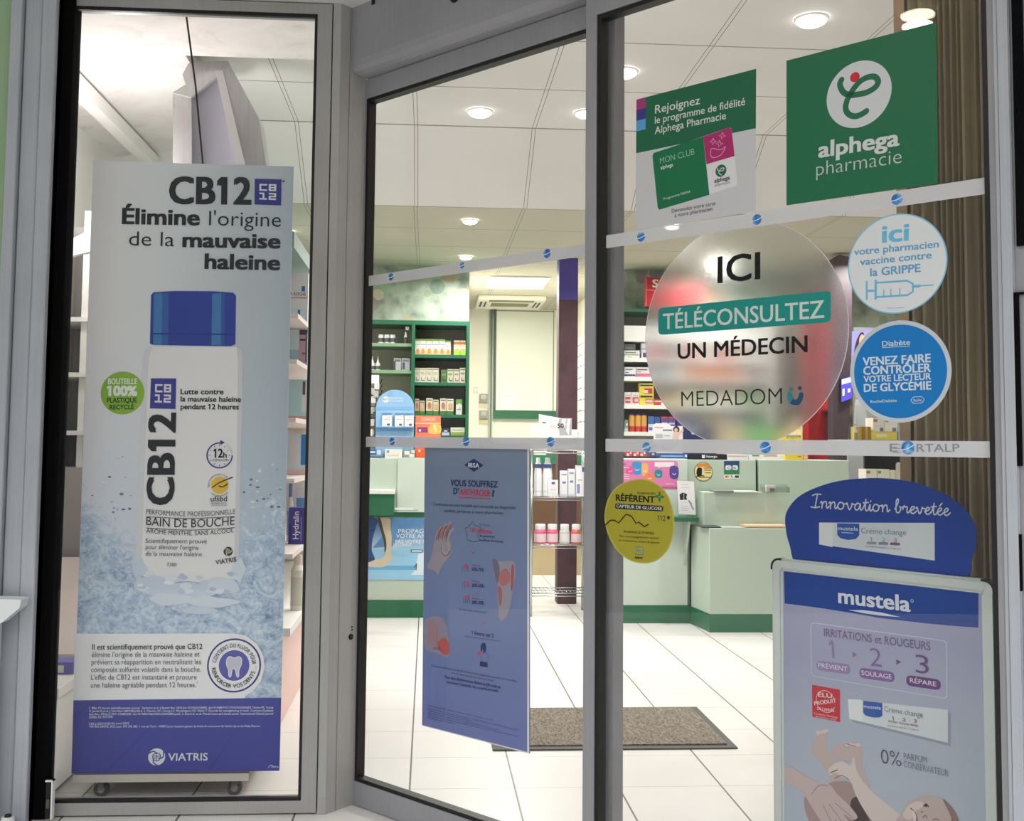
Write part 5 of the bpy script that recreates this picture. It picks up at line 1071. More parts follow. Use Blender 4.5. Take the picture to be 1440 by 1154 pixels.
pr.stroke([(1299, 1133), (1303, 1130), (1306, 1134)], 1.6, (50, 40, 42), 6, True); pr.disc((1302.5, 1132.5), 1.7, (40, 34, 38), 7); pr.stroke([(1298, 1149), (1302, 1146), (1304, 1150)], 1.2, (120, 84, 82), 6, True); pr.disc((1297, 1141), 1.2, (120, 84, 82), 6); pr.disc((1316, 1158), 1.7, (50, 40, 42), 6); pr.stroke([(1312, 1152), (1318, 1151), (1322, 1155)], 1.2, (120, 92, 90), 6, True)
pr.build('picture', ps)
tx = Print(pl, 0.0012, 0.0001); WM = (214, 220, 230); PU = (112, 84, 132)
tx.text('mustela', (1179.2, 847), (1281, 859.6), 20.5, WM, 0.03); tx.ring((1283, 844.5), 1.6, 2.3, WM, 2)
tx.text('IRRITATIONS et ROUGEURS', (1159.4, 894), (1308.6, 914.2), 11, PU, 0.0); tx.text('1', (1166.8, 925), (1173.6, 925.8), 25, (138, 118, 164), -0.014); tx.text('2', (1224.2, 935.6), (1240.6, 937.8), 25, (128, 94, 154), -0.012); tx.text('3', (1288.4, 945.2), (1307, 947.8), 25, (100, 60, 124), -0.008)
for s_, x0, y0, x1, y1 in (('PRÉVIENT', 1151.4, 937.8, 1192.4, 943.8), ('SOULAGE', 1211.8, 948.4, 1254.6, 954.6), ('RÉPARE', 1280, 959, 1317.4, 964.8)): tx.text(s_, (x0, y0), (x1, y1), 6.2, (218, 214, 226), 0.01)
tx.text('ÉLU', (1151, 979), (1171, 981), 5.8, (232, 206, 208), 0.03); tx.text('PRODUIT', (1146, 991), (1177, 987), 5.2, (232, 206, 208), 0.03); tx.text("DE L'ANNÉE", (1150, 997.6), (1174, 1000.6), 3.8, (232, 206, 208), 0.02); tx.text('Compétition Marketing', (1145, 1003.4), (1178, 1009.6), 2.4, (232, 206, 208), 0); tx.text('Baromètre 2023', (1148, 1007.6), (1176, 1012.8), 2.2, (232, 206, 208), 0)
tx.text('mustela', (1215.6, 994.6), (1239.6, 997.4), 4.6, WM, 0.01, 5); tx.text('Crème change', (1244.2, 999.4), (1298.6, 1008.6), 7, (84, 84, 110), -0.01, 5); tx.text('1 · 2 · 3', (1255, 1011.4), (1290, 1016), 4.4, (110, 90, 130), 0, 5); tx.text('PRÉVIENT  SOULAGE  RÉPARE', (1250, 1014.6), (1292, 1021.6), 2.4, (150, 84, 96), 0.015, 5); tx.text('érythème fessier, rougeurs', (1249, 1020.6), (1293, 1027), 2.0, (90, 90, 100), 0, 5)
tx.text('0%', (1240, 1072.4), (1268.4, 1077.4), 19, (76, 78, 92), -0.012); tx.text('PARFUM', (1271.6, 1066.6), (1304, 1072.8), 8.4, (104, 110, 128), -0.008); tx.text('CONSERVATEUR', (1271.6, 1077.6), (1334.4, 1091.4), 8.4, (104, 110, 128), -0.008)
tx.build('lettering', ps)
# oval header card standing in the top of the frame
pt = PB.off(-0.012)
ov = [(1104, 733), (1108, 716), (1122, 699), (1146, 686), (1180, 676), (1223, 672), (1262, 674), (1298, 682), (1332, 697), (1358, 717), (1371, 740), (1373, 762), (1366, 786), (1352, 812), (1240, 816), (1130, 800), (1110, 765)]
O_ = catmull([pt.px(q_) for q_ in ov], True, 5)
mb = MB(); mb.slab(pt, O_[::-1] if sum((O_[i].x*O_[(i+1) % len(O_)].y-O_[(i+1) % len(O_)].x*O_[i].y) for i in range(len(O_))) < 0 else O_, -0.003, 0, ink((22, 62, 150))); hd = mb.build('header_card', r)
pr = Print(pt, 0.0003, 0.00012)
cream_tube(pr, [(1152, 734.5), (1314.4, 735), (1314.6, 788), (1152, 765)], [(1177.4, 735.5), (1208.6, 736), (1208.6, 752), (1204, 757.5), (1193, 759), (1182, 756.5), (1177.6, 752)], None, 1)
# handwritten headline, drawn as pen strokes: unit letters on a 1-high x-height
SCRIPT = {
 'I': [[(0.1, 1.75), (0.5, 1.95), (1.0, 1.9)], [(0.62, 1.9), (0.5, 1.0), (0.38, 0.05)], [(-0.05, 0.12), (0.38, 0.02), (0.85, 0.14)]],
 'n': [[(0, 0.8), (0.12, 0.98), (0.16, 0.5), (0.14, 0)], [(0.14, 0.45), (0.35, 0.9), (0.55, 0.95), (0.62, 0.6), (0.62, 0.15), (0.72, 0.02), (0.9, 0.3)]],
 'o': [[(0.55, 0.9), (0.25, 0.98), (0.03, 0.5), (0.2, 0.03), (0.5, 0.08), (0.66, 0.5), (0.55, 0.9), (0.62, 0.75), (0.95, 0.8)]],
 'v': [[(0, 0.8), (0.1, 0.95), (0.2, 0.5), (0.34, 0.02), (0.55, 0.4), (0.62, 0.92), (0.68, 0.8), (0.9, 0.75)]],
 'a': [[(0.6, 0.85), (0.3, 1.0), (0.03, 0.5), (0.18, 0.02), (0.45, 0.25), (0.62, 0.92), (0.6, 0.2), (0.72, 0.02), (0.9, 0.3)]],
 't': [[(0.0, 0.3), (0.22, 1.0), (0.32, 1.7), (0.26, 0.6), (0.3, 0.08), (0.45, 0.02), (0.65, 0.3)], [(0.02, 1.12), (0.58, 1.18)]],
 'i': [[(0, 0.4), (0.16, 0.95), (0.14, 0.2), (0.24, 0.02), (0.44, 0.3)], [(0.2, 1.35), (0.22, 1.45)]],
 'b': [[(0.0, 0.5), (0.3, 1.3), (0.36, 1.9), (0.18, 1.8), (0.12, 0.9), (0.16, 0.1), (0.42, 0.02), (0.6, 0.5), (0.48, 0.9), (0.62, 0.75), (0.85, 0.8)]],
 'r': [[(0, 0.5), (0.16, 1.05), (0.24, 0.86), (0.46, 0.88), (0.44, 0.2), (0.54, 0.02), (0.74, 0.3)]],
 'e': [[(0, 0.35), (0.35, 0.55), (0.52, 0.85), (0.32, 1.0), (0.1, 0.6), (0.15, 0.12), (0.4, 0.0), (0.72, 0.35)]],
}
WID = {'I': 0.95, 'n': 0.88, 'o': 0.9, 'v': 0.88, 'a': 0.88, 't': 0.6, 'i': 0.42, 'b': 0.82, 'r': 0.72, 'e': 0.68}
x = 1141.5; word = 'Innovation brevetée'; tot = sum(WID.get(c, 0.55) for c in word.replace('é', 'e')); sc = (1336-1141.5)/tot
for c in word:
    ac = c == 'é'; c = 'e' if ac else c
    if c != ' ':
        for st_ in SCRIPT[c]:
            pr.stroke([(x+px_*sc, 713.6+(x-1141)*0.058-py_*9.8) for px_, py_ in st_], 1.9, (206, 212, 224), 5, True)
        if ac: pr.stroke([(x+0.3*sc, 713.6+(x-1141)*0.058-12.5), (x+0.55*sc, 713.6+(x-1141)*0.058-16.5)], 1.8, (206, 212, 224), 5)
    x += WID.get(c, 0.55)*sc
tx = pr
tx.text('mustela', (1178.6, 745), (1207, 746), 5.4, (206, 214, 226), 0.01, 5); tx.stroke([(1184, 748.4), (1200, 749.4)], 0.8, (206, 214, 226), 5); tx.text('Crème change', (1211.4, 749.4), (1274.6, 752.4), 7.6, (90, 96, 124), -0.01, 5); tx.text('1 · 2 · 3', (1224, 760.6), (1262, 762.4), 5.6, (150, 146, 166), 0, 5)
for i, c in enumerate(((150, 152, 164), (136, 134, 156), (128, 76, 128))): tx.poly(rrect([(1219+i*16.5, 761.2+i*0.6), (1233+i*16.5, 761.8+i*0.6), (1233+i*16.5, 765.4+i*0.6), (1219+i*16.5, 764.8+i*0.6)], 0.45), c, 5)
tx.text('érythème fessier, rougeurs', (1217, 769), (1268, 772.6), 2.6, (128, 120, 140), 0, 5)
pr.build('print', hd)

# ------------------------------------------------------------------ goods: one object for each
def carton(Y, rc, label, c, prints=(), zb=None, depth=0.06, name='medicine_carton', cat='carton', group=None, text=None, gapx=0.0006):
    """upright box whose front stands at depth Y and fills picture box rc = (x0, y0, x1, y1); prints are shares of that front"""
    pl = PW(Y); a, b = pl.px((rc[0], rc[3])), pl.px((rc[2], rc[1])); x0, x1 = a.x+gapx, b.x-gapx; h = b.y-a.y; z0 = a.y if zb is None else zb+0.0004
    k = thing(name, label, cat, ((x0+x1)/2, Y, z0), group)
    mb = MB(); mb.box(x0, x1, Y, Y+depth, z0, z0+h, mat(c, 0.5, 0, 0.4)); mb.build('box', k)
    if prints or text:
        fp = Plane((x0, Y, z0), X, Z, (0, -1, 0)); pr = Print(fp, 0.0005, 0.0002); w = x1-x0
        for i, (u0, v0, u1, v1, cc) in enumerate(prints): pr.poly_uv([(u0*w, v0*h), (u1*w, v0*h), (u1*w, v1*h), (u0*w, v1*h)], cc, i)
        if text:
            for (s_, u0, u1, v, vh, cc, bo) in text:
                vs, fs = glyphs(s_, bo); g0 = min(q[0] for q in vs); g1 = max(q[0] for q in vs)
                pr.mb.add([fp.at(w*(u0+(u1-u0)*(q[0]-g0)/(g1-g0)), h*(v+vh*q[1]/CAP), pr.n(12)-q[2]*SINK) for q in vs], fs, ink(cc))
        pr.build('printed_front', k)
    return k
def bottle(Y, rc, label, prof, mats_, zb=None, name='bottle', cat='bottle', group=None, parts=None):
    """turned bottle filling picture box rc; prof = list of (part, material, [(radius share, height share)])"""
    pl = PW(Y); a, b = pl.px((rc[0], rc[3])), pl.px((rc[2], rc[1])); R = (b.x-a.x)/2; h = b.y-a.y; z0 = a.y if zb is None else zb+0.0004; cx = (a.x+b.x)/2
    k = thing(name, label, cat, (cx, Y+R, z0), group)
    for (pn, m, pts) in prof:
        mb = MB(); mb.lathe((cx, Y+R, z0), [(r*R, v*h) for r, v in pts], m, 16); mb.build(pn, k, True)
    return k
ORD = ['first', 'second', 'third', 'fourth', 'fifth', 'sixth', 'seventh', 'eighth', 'ninth', 'tenth', 'eleventh', 'twelfth']
WH_, OR_, GR_, YE_ = (232, 230, 224), (226, 150, 70), (120, 170, 70), (232, 206, 70)
Yf = 7.48
# unit under the heart mural, wide bay
g = 'cartons on the upper shelf of the wide bay'
for i, (x0, x1) in enumerate(((583.8, 590.8), (590.8, 599), (599, 608), (608, 617), (617, 626), (626, 634))):
    carton(Yf, (x0, 476.4 if i < 5 else 478.5, x1, 498.5), f'white carton with orange foot, {ORD[i]} from the divider on the upper shelf', WH_, [(0, 0.88, 1, 1, (140, 180, 84)), (0.08, 0.62, 0.92, 0.67, (150, 160, 186)), (0.1, 0.05, 0.95, 0.30, (232, 178, 110)), (0.3, 0.08, 0.75, 0.38, (214, 140, 70)), (0.08, 0.5, 0.7, 0.54, (190, 196, 206))], ZRr[0], group=g)
for i, (x0, x1) in enumerate(((638, 647), (647, 655))):
    carton(Yf, (x0, 478.5, x1, 499), f'orange, white and lime carton, {("nearer", "farther from")[i]} the white ones on the upper shelf', (236, 226, 200), [(0, 0.0, 1, 0.33, (168, 206, 66)), (0, 0.74, 1, 0.90, (216, 110, 66)), (0.1, 0.36, 0.9, 0.40, (206, 120, 70)), (0.2, 0.55, 0.9, 0.7, (240, 196, 150))], ZRr[0], group=g)
g = 'cartons on the second shelf of the wide bay'
for i, (x0, x1) in enumerate(((583.3, 590.4), (590.4, 599), (599, 608), (608, 617.2))):
    carton(Yf, (x0, 516.8, x1, 537), f'cream carton with dark leaf print, {ORD[i]} from the divider on the second shelf', (232, 226, 206), [(0.05, 0.88, 0.95, 0.93, (150, 130, 96)), (0.2, 0.10, 0.85, 0.34, (120, 130, 124)), (0.35, 0.18, 0.8, 0.42, (232, 226, 206)), (0.15, 0.55, 0.8, 0.59, (170, 160, 130)), (0.15, 0.66, 0.7, 0.7, (180, 170, 150))], ZRr[1], group=g)
for i, (x0, x1, y, c, d, nm) in enumerate(((620, 628.4, 519.5, (96, 130, 84), (60, 70, 50), 'dark green'), (628.8, 637.8, 518.5, (214, 218, 190), (84, 110, 80), 'pale green'), (638, 646.2, 518.5, (228, 220, 200), (190, 100, 96), 'cream and red'), (646.4, 654.4, 516.5, (234, 226, 208), (170, 80, 84), 'tall cream and dark red'))):
    carton(Yf, (x0, y, x1, 537.5), f'{nm} herbal carton near the end of the second shelf', c, [(0.05, 0.86, 0.95, 0.93, (120, 140, 90)), (0.25, 0.10, 0.85, 0.36, d), (0.4, 0.2, 0.8, 0.44, c), (0.15, 0.56, 0.85, 0.68, (150, 170, 120))], ZRr[1], group=g)
g = 'cartons on the third shelf of the wide bay'
for i, (x0, x1, y, c, nm) in enumerate(((583.3, 589.6, 560.5, (226, 190, 170), 'pinkish'), (590, 597.6, 563, (190, 180, 160), 'drab short'), (599, 608.8, 559.5, (230, 222, 190), 'cream and yellow'), (609, 617, 561.5, (228, 214, 186), 'plain beige'), (618.6, 628, 559.5, (232, 220, 204), 'cream and brown'), (628.2, 638, 560, (234, 228, 216), 'off-white'))):
    carton(Yf, (x0, y, x1, 582), f'{nm} herbal carton on the third shelf, {ORD[i]} from the divider', c, [(0, 0.0, 1, 0.22, (84, 130, 72)), (0.2, 0.3, 0.85, 0.66, (206, 160, 124)), (0.3, 0.42, 0.7, 0.74, (220, 190, 120) if i % 2 else (196, 120, 96)), (0.1, 0.86, 0.9, 0.92, (120, 96, 84))], ZRr[2], group=g)
carton(Yf, (641, 561, 650, 582.4), 'narrow white carton with green top standing alone at the end of the third shelf', WH_, [(0, 0.66, 1, 1, (110, 168, 70)), (0.3, 0.56, 0.75, 0.72, WH_), (0.15, 0.3, 0.8, 0.36, (150, 160, 150)), (0.55, 0.4, 0.7, 0.46, (60, 90, 60))], ZRr[2], group=g)
carton(Yf, (621, 603.6, 632.4, 613), 'low navy carton on the lowest visible shelf under the mural', (56, 60, 96), [(0.0, 0.0, 1, 0.45, (206, 208, 224)), (0.3, 0.55, 0.7, 0.75, (214, 214, 226))], ZRr[3], group='cartons on the lowest shelf of the wide bay')
carton(Yf, (633.4, 601.8, 653.6, 613), 'wide pale carton with green foot on the lowest visible shelf under the mural', (222, 222, 204), [(0, 0, 1, 0.42, (150, 176, 84)), (0.1, 0.6, 0.8, 0.72, (176, 180, 160))], ZRr[3], group='cartons on the lowest shelf of the wide bay')
# narrow bay beside the corner post
WB_ = mat((236, 234, 230), 0.4); DKP = mat((90, 90, 96), 0.5); PK_ = mat((196, 110, 110), 0.4)
def tub(rc, label, zb, capm, bodym, group=None):
    return bottle(Yf, rc, label, [('jar', WB_, [(0.92, 0), (1, 0.03), (1, 0.72), (0.95, 0.76)]), ('label_band', bodym, [(1.012, 0.14), (1.012, 0.62)]), ('lid', capm, [(0.97, 0.76), (0.97, 0.98), (0.9, 1.0), (0.0, 1.0)])], None, zb, 'pet_care_tub', 'tub', group)
tub((514.5, 469, 521, 481.6), 'white and pink bottle half hidden by the door edge on the top shelf', ZL[0], WB_, PK_)
for i, x in enumerate((531.6, 540, 548.2)): tub((x, 469.4, x+8, 481.6), f'white tub with dark animal picture, {ORD[i]} of three from the corner post', ZL[0], WB_, DKP, 'three white tubs')
k = bottle(Yf, (567, 459.5, 573.8, 481.6), 'spray bottle with white trigger on the top shelf beside the divider', [('flask', DKP, [(0.8, 0), (0.85, 0.02), (0.85, 0.36), (0.45, 0.46)]), ('collar', WB_, [(0.86, 0.40), (0.6, 0.48), (0.35, 0.66), (0.35, 0.74)])], None, ZL[0], 'spray_bottle')
pl = PW(Yf+0.02); mb = MB(); mb.slab(pl, [pl.px(q_) for q_ in ((570, 463.6), (570, 459), (573, 458.6), (575.6, 459.4), (575.4, 462), (573.8, 464.4))], -0.012, 0.004, mat((206, 206, 204), 0.4)); mb.build('trigger_head', k)
for i, x in enumerate((513.6, 520, 527.6)):
    bottle(Yf, (x, 498.6, x+7.4, 518.6), f'white dropper bottle with pointed tip, {("half hidden at the door edge", "in the middle", "nearest the grey boxes")[i]}', [('flask', WB_, [(0.95, 0), (1, 0.02), (1, 0.44), (0.5, 0.56)]), ('label_band', DKP if i else mat((70, 90, 140), 0.5), [(1.012, 0.05), (1.012, 0.30)]), ('nozzle', WB_, [(0.5, 0.56), (0.42, 0.66), (0.16, 0.78), (0.06, 1.0)])], None, ZL[1], 'dropper_bottle', group='dropper bottles')
carton(Yf, (553.6, 501.8, 564.4, 518.8), 'pale grey box on the second shelf, nearer the dropper bottles', (186, 186, 192), [(0.1, 0.7, 0.9, 0.9, (120, 120, 124)), (0.0, 0, 0.25, 0.75, (84, 84, 84))], ZL[1], group='grey boxes')
carton(Yf, (564.8, 501.8, 576.4, 518.8), 'pale grey box on the second shelf, against the divider', (178, 180, 190), [(0.1, 0.72, 0.9, 0.9, (130, 130, 136)), (0.1, 0.1, 0.4, 0.66, (96, 96, 96))], ZL[1], group='grey boxes')
for i, (x0, x1, c) in enumerate(((535, 545, (206, 200, 176)), (562, 576, (196, 186, 158)))): carton(Yf, (x0, 544.4, x1, 556), ('small cream carton behind the wire spinner', 'flat buff carton above the blue arched display')[i], c, [(0.1, 0.4, 0.9, 0.5, (160, 140, 110)), (0.1, 0.7, 0.6, 0.8, (170, 160, 130))], 1.322)

# unit seen through the frosted disc
items = [
 (1, [(878, 483.6, 893.8, 492, 'dark grey flat carton stacked on a white and green one', (92, 94, 92), [(0.1, 0.3, 0.8, 0.5, (130, 134, 128))]), (878, 492.2, 899.6, 502.8, 'white carton with green and yellow stripe under the dark grey one', (230, 232, 226), [(0.05, 0.62, 0.75, 0.74, (120, 126, 130)), (0.0, 0.36, 0.95, 0.46, (120, 160, 90)), (0.2, 0.08, 0.5, 0.2, (200, 196, 110))]), (902, 481, 912, 503, 'upright white and violet carton at the edge of the frosted disc', (226, 222, 230), [(0.1, 0.55, 0.9, 0.62, (150, 140, 180)), (0.2, 0.05, 0.8, 0.35, (92, 80, 120))])]),
 (2, [(878, 516, 894.4, 529.8, 'white carton with dark blue flash on the third pale shelf', (230, 230, 232), [(0.05, 0.72, 0.7, 0.82, (110, 112, 122)), (0.0, 0.1, 0.95, 0.28, (58, 64, 128)), (0.05, 0.4, 0.4, 0.5, (120, 124, 170))]), (895, 516, 917, 529.8, 'white carton with pink flash on the third pale shelf', (232, 228, 230), [(0.05, 0.7, 0.7, 0.82, (96, 96, 104)), (0, 0.06, 0.9, 0.38, (224, 120, 150)), (0.05, 0.5, 0.3, 0.58, (150, 150, 160))])]),
 (3, [(878, 551, 887.6, 568.6, 'white carton with red block, nearer the green side of the unit', (234, 230, 228), [(0.12, 0.12, 0.9, 0.62, (196, 84, 76)), (0.15, 0.3, 0.85, 0.42, (230, 190, 184)), (0.2, 0.7, 0.9, 0.76, (206, 150, 146))]), (888, 551, 899.2, 568.6, 'white carton with red block, beside the yellow cartons', (234, 230, 228), [(0.12, 0.12, 0.9, 0.62, (206, 96, 96)), (0.4, 0.25, 0.8, 0.5, (230, 200, 196)), (0.2, 0.7, 0.9, 0.76, (206, 150, 146))]),
      (899.6, 555.2, 919.4, 568.6, 'yellow throat lozenge carton, lower of the stacked two', (226, 204, 60), [(0.0, 0.74, 1, 1, (214, 206, 110)), (0.05, 0.78, 0.9, 0.95, (70, 66, 44)), (0.4, 0.15, 0.95, 0.65, (206, 120, 110)), (0.45, 0.3, 0.9, 0.5, (220, 206, 206))]), (899, 538, 919.4, 555, 'yellow throat lozenge carton, upper of the stacked two', (230, 208, 66), [(0.02, 0.72, 0.98, 0.98, (226, 218, 140)), (0.05, 0.76, 0.95, 0.9, (80, 76, 50)), (0.35, 0.15, 0.9, 0.6, (196, 76, 70)), (0.3, 0.2, 0.6, 0.45, (236, 224, 220))]),
      (919.8, 560, 936, 568.6, 'flat red carton beside the yellow lozenge cartons', (192, 52, 48), [(0.05, 0.5, 0.7, 0.75, (226, 190, 186)), (0.6, 0.05, 0.95, 0.4, (232, 220, 216))])]),
 (4, [(878, 589.6, 883.4, 606.4, 'grey and white carton beside the orange bottles', (150, 152, 146), [(0, 0.0, 1, 0.3, (206, 204, 200)), (0.4, 0.5, 0.9, 0.7, (230, 228, 224))])]),
]
for sh, lst in items:
    for (x0, y0, x1, y1, lb, c, prs) in lst:
        zb_ = ZQ[sh]; 
        if 'upper of the stacked' in lb: zb_ = ZQ[3]+0.0665
        if 'stacked on a white' in lb: zb_ = ZQ[1]+0.0535
        carton(Yf, (x0, y0, x1, y1), lb, c, prs, zb_, text=[('lysopaïne', 0.06, 0.92, 0.79, 0.14, (60, 56, 40), 0.01)] if 'lozenge' in lb else None)
for i, x in enumerate((885, 893.8, 902.4)):
    bottle(Yf, (x, 580.6, x+8.4, 606.4), f'orange and red syrup bottle with dark blue cap, {ORD[i]} of three', [('flask', mat((226, 166, 84), 0.4), [(0.95, 0), (1, 0.02), (1, 0.86), (0.6, 0.9)]), ('label_band', mat((206, 60, 54), 0.4), [(1.012, 0.02), (1.012, 0.30)]), ('cap', mat((52, 50, 104), 0.4), [(0.62, 0.88), (0.62, 1.0), (0.0, 1.0)])], None, ZQ[4], 'syrup_bottle', group='orange syrup bottles')
for (x0, y0, x1, lb, c, prs) in ((911.4, 584.6, 920, 'blue and white upright carton beside the orange syrup bottles', (76, 112, 176), [(0, 0, 1, 0.5, (220, 222, 226)), (0.1, 0.1, 0.7, 0.3, (90, 120, 180))]), (920.4, 585.4, 928, 'plain blue carton on the lowest pale shelf', (62, 92, 164), [(0.1, 0.4, 0.8, 0.55, (200, 210, 226))]), (929.6, 585, 939.4, 'red edged blue carton, nearer the plain blue one', (206, 76, 76), [(0.08, 0.3, 0.92, 0.9, (76, 96, 170)), (0.1, 0.5, 0.9, 0.62, (224, 190, 196))]), (940, 585, 949.8, 'red edged blue carton, second from the plain blue one', (206, 76, 76), [(0.08, 0.3, 0.92, 0.9, (76, 96, 170)), (0.1, 0.5, 0.9, 0.62, (224, 190, 196))])):
    carton(Yf, (x0, y0, x1, 606.6), lb, c, prs, ZQ[4])
# goods that only show blurred through the disc
PALT = {1: [('pink', (214, 120, 124)), ('grey', (150, 146, 150)), ('rose', (220, 140, 136)), ('white', (228, 224, 220)), ('red', (196, 72, 76)), ('beige', (206, 190, 166)), ('white', (230, 228, 224))],
        2: [('sky blue', (150, 180, 206)), ('white', (228, 226, 222)), ('orange', (222, 130, 60)), ('orange', (226, 140, 70)), ('orange', (216, 120, 56)), ('salmon', (220, 160, 140)), ('grey', (170, 168, 168))],
        3: [('yellow', (206, 190, 120)), ('cream', (222, 212, 186)), ('pale green', (170, 196, 150)), ('white', (230, 228, 222)), ('cream', (214, 204, 180)), ('green', (120, 170, 110)), ('green', (104, 160, 96))],
        4: [('navy', (56, 64, 130)), ('blue', (70, 96, 170)), ('buff', (196, 176, 130)), ('tan', (186, 164, 120)), ('lavender', (160, 156, 190)), ('green', (84, 160, 92)), ('green', (90, 168, 96))]}
YT = {1: 503, 2: 530, 3: 569, 4: 607}
for sh in (1, 2, 3, 4):
    x = {1: 913, 2: 918.5, 3: 937, 4: 951}[sh]; n = len(PALT[sh]); w = (1077-x)/n; seen = {}
    for i, (nm, c) in enumerate(PALT[sh]):
        hgt = random.uniform(16, 23) if sh != 2 else random.uniform(13, 19); seen[nm] = seen.get(nm, 0)+1; same = [q_[0] for q_ in PALT[sh]].count(nm)
        lb = f'blurred {nm} carton behind the frosted disc, {ORD[sh]} shelf down' + (f', {ORD[seen[nm]-1]} {nm} one' if same > 1 else '')
        carton(Yf, (x+0.4, YT[sh]-hgt, x+w*random.uniform(0.86, 0.97), YT[sh]), lb, c, [(0.1, 0.2, 0.9, 0.45, tuple(min(255, v+30) for v in c))], ZQ[sh], group='cartons behind the frosted disc')
        x += w
# red sign above that unit
pl = PW(7.6); k = sheet(pl, 'red_sign', 'red shop sign with white capital letters above the shelves behind the frosted disc', 'sign', [(907, 389), (988, 393), (988, 431), (907, 431)], 0.02, (186, 36, 46))
pr = Print(pl); pr.text('SANTÉ', (917, 403.5), (980, 406), 10.5, (226, 214, 210), 0.03); pr.build('lettering', k)
pr = Print(pl); pr.stroke([(908.6, 391), (908.6, 430)], 1.4, (216, 120, 124), 1); pr.stroke([(908, 407.5), (988, 411)], 1.2, (214, 130, 132), 1); pr.build('stripe', k)

# wire spinner with blister cards on the counter
k = thing('card_spinner', 'black wire spinner with white header beside the corner post', 'spinner', (-0.36, 6.92, 0.994))
Yw = 6.9; pl = PW(Yw); q = lambda x, y: pl.px((x, y))
mb = MB(); A, B = q(509, 541), q(533, 527); mb.rect(pl, A.x, B.x, A.y, B.y, -0.01, 0, M_WHITE); mb.build('header', k)
mb = MB()
for x in (511, 520, 529): a = q(x, 528); mb.tube([(a.x, Yw+0.01, 0.996), (a.x, Yw+0.01, a.y)], 0.004, M_BLACK, 6)
for y in range(541, 620, 8): a, b = q(509, y), q(535, y-2); mb.tube([(a.x, Yw, a.y), (b.x, Yw, b.y)], 0.003, M_BLACK, 6); mb.tube([(b.x, Yw, b.y), (b.x+0.012, Yw-0.03, b.y+0.03)], 0.003, M_BLACK, 6)
mb.build('wire_frame', k, True)
rr = random.Random(5)
for i, (x, y) in enumerate(((524, 548), (530, 541), (517, 556), (525, 560), (515, 568), (529, 552), (522, 575), (515, 588), (523, 592), (513, 602), (522, 606))):
    a = q(x, y); c = rr.choice([(226, 224, 220), (206, 206, 206), (180, 176, 170)])
    o = mb = MB(); mb.rect(pl, a.x-0.016, a.x+0.016, a.y-0.03, a.y+0.012, 0.006+i*0.003, 0.008+i*0.003, mat(c, 0.5)); tag(mb.build('blister_card'), f'small pale blister card hanging on the wire spinner, {ORD[i] if i < 11 else "last"} from its top', 'blister card', 'blister cards on the spinner')
# things on the counter beside the corner post
zc_ = 0.9925
Yd = 6.83
pl = PW(Yd); k = thing('arched_display', 'pale blue arched counter display with three white packs', 'counter display', (pl.px((555, 600)).x, Yd, 0.993))
A, B = pl.px((527.5, 640)), pl.px((583, 548)); zsp = pl.px((555, 574)).y; cxp = (A.x+B.x)/2; rp = (B.x-A.x)/2
pts = [(A.x, 0.998+0.02)]+[(cxp-rp*math.cos(math.pi*i/16), zsp+(B.y-zsp)*math.sin(math.pi*i/16)) for i in range(17)]+[(B.x, 0.998+0.02)]
t_blue = mat((140, 184, 220), 0.45)
mb = MB(); mb.slab(pl, pts[::-1] if True else pts, -0.006, 0, t_blue); mb.build('back_card', k)
mb = MB(); mb.box(A.x, B.x, Yd-0.004, Yd+0.12, 0.9945, 1.02, mat((130, 176, 214), 0.45)); mb.build('tray', k)
pr = Print(pl); pr.disc((542.5, 561.6), 4.6, (222, 230, 236), 1); pr.text('N°1', (538.6, 563), (546.2, 563), 3, (96, 120, 150), 0.02, 2); pr.text('RÉPARATION', (547, 561.4), (567, 561.4), 2.8, (224, 234, 240), 0.01, 1); pr.text('HYDRATANTE', (547, 565), (567, 565), 2.6, (224, 234, 240), 0, 1); pr.poly([(528, 572), (582, 572), (582, 576), (528, 576)], (126, 172, 212), 1); pr.ring((548, 553.6), 2.4, 3, (110, 150, 196), 1); pr.poly([(529, 599.5), (582, 599.5), (582, 606), (529, 606)], (120, 172, 216), 1); pr.build('print', k)
for i, (x0, x1) in enumerate(((537, 551.4), (555, 568), (568.4, 582))):
    carton(Yd-0.025, (x0, 581, x1, 599.4), f'white pack with blue wave in the arched display, {ORD[i]} of three', (228, 228, 230), [(0, 0.84, 1, 1, (96, 140, 186)), (0.5, 0.7, 1, 0.86, (214, 222, 230)), (0.2, 0.5, 0.8, 0.55, (190, 190, 200)), (0.5, 0.06, 0.8, 0.2, (90, 96, 104))], pl.px((555, 599.4)).y, 0.02, 'skin_care_pack', 'pack', 'packs in the arched display')
mb = MB(); sh_ = pl.px((555, 599.4)).y; mb.box(A.x+0.003, B.x-0.003, Yd-0.03, Yd-0.0005, sh_-0.006, sh_, t_blue); mb.build('ledge', k)
k = thing('orange_display', 'coral orange counter display with small violet packs', 'counter display', (pl.px((602, 600)).x, Yd, 0.993))
A, B = pl.px((583.6, 640)), pl.px((620, 584.5)); mb = MB(); mb.box(A.x, B.x, Yd, Yd+0.10, 0.9945, B.y, mat((236, 128, 96), 0.45)); mb.build('carton', k)
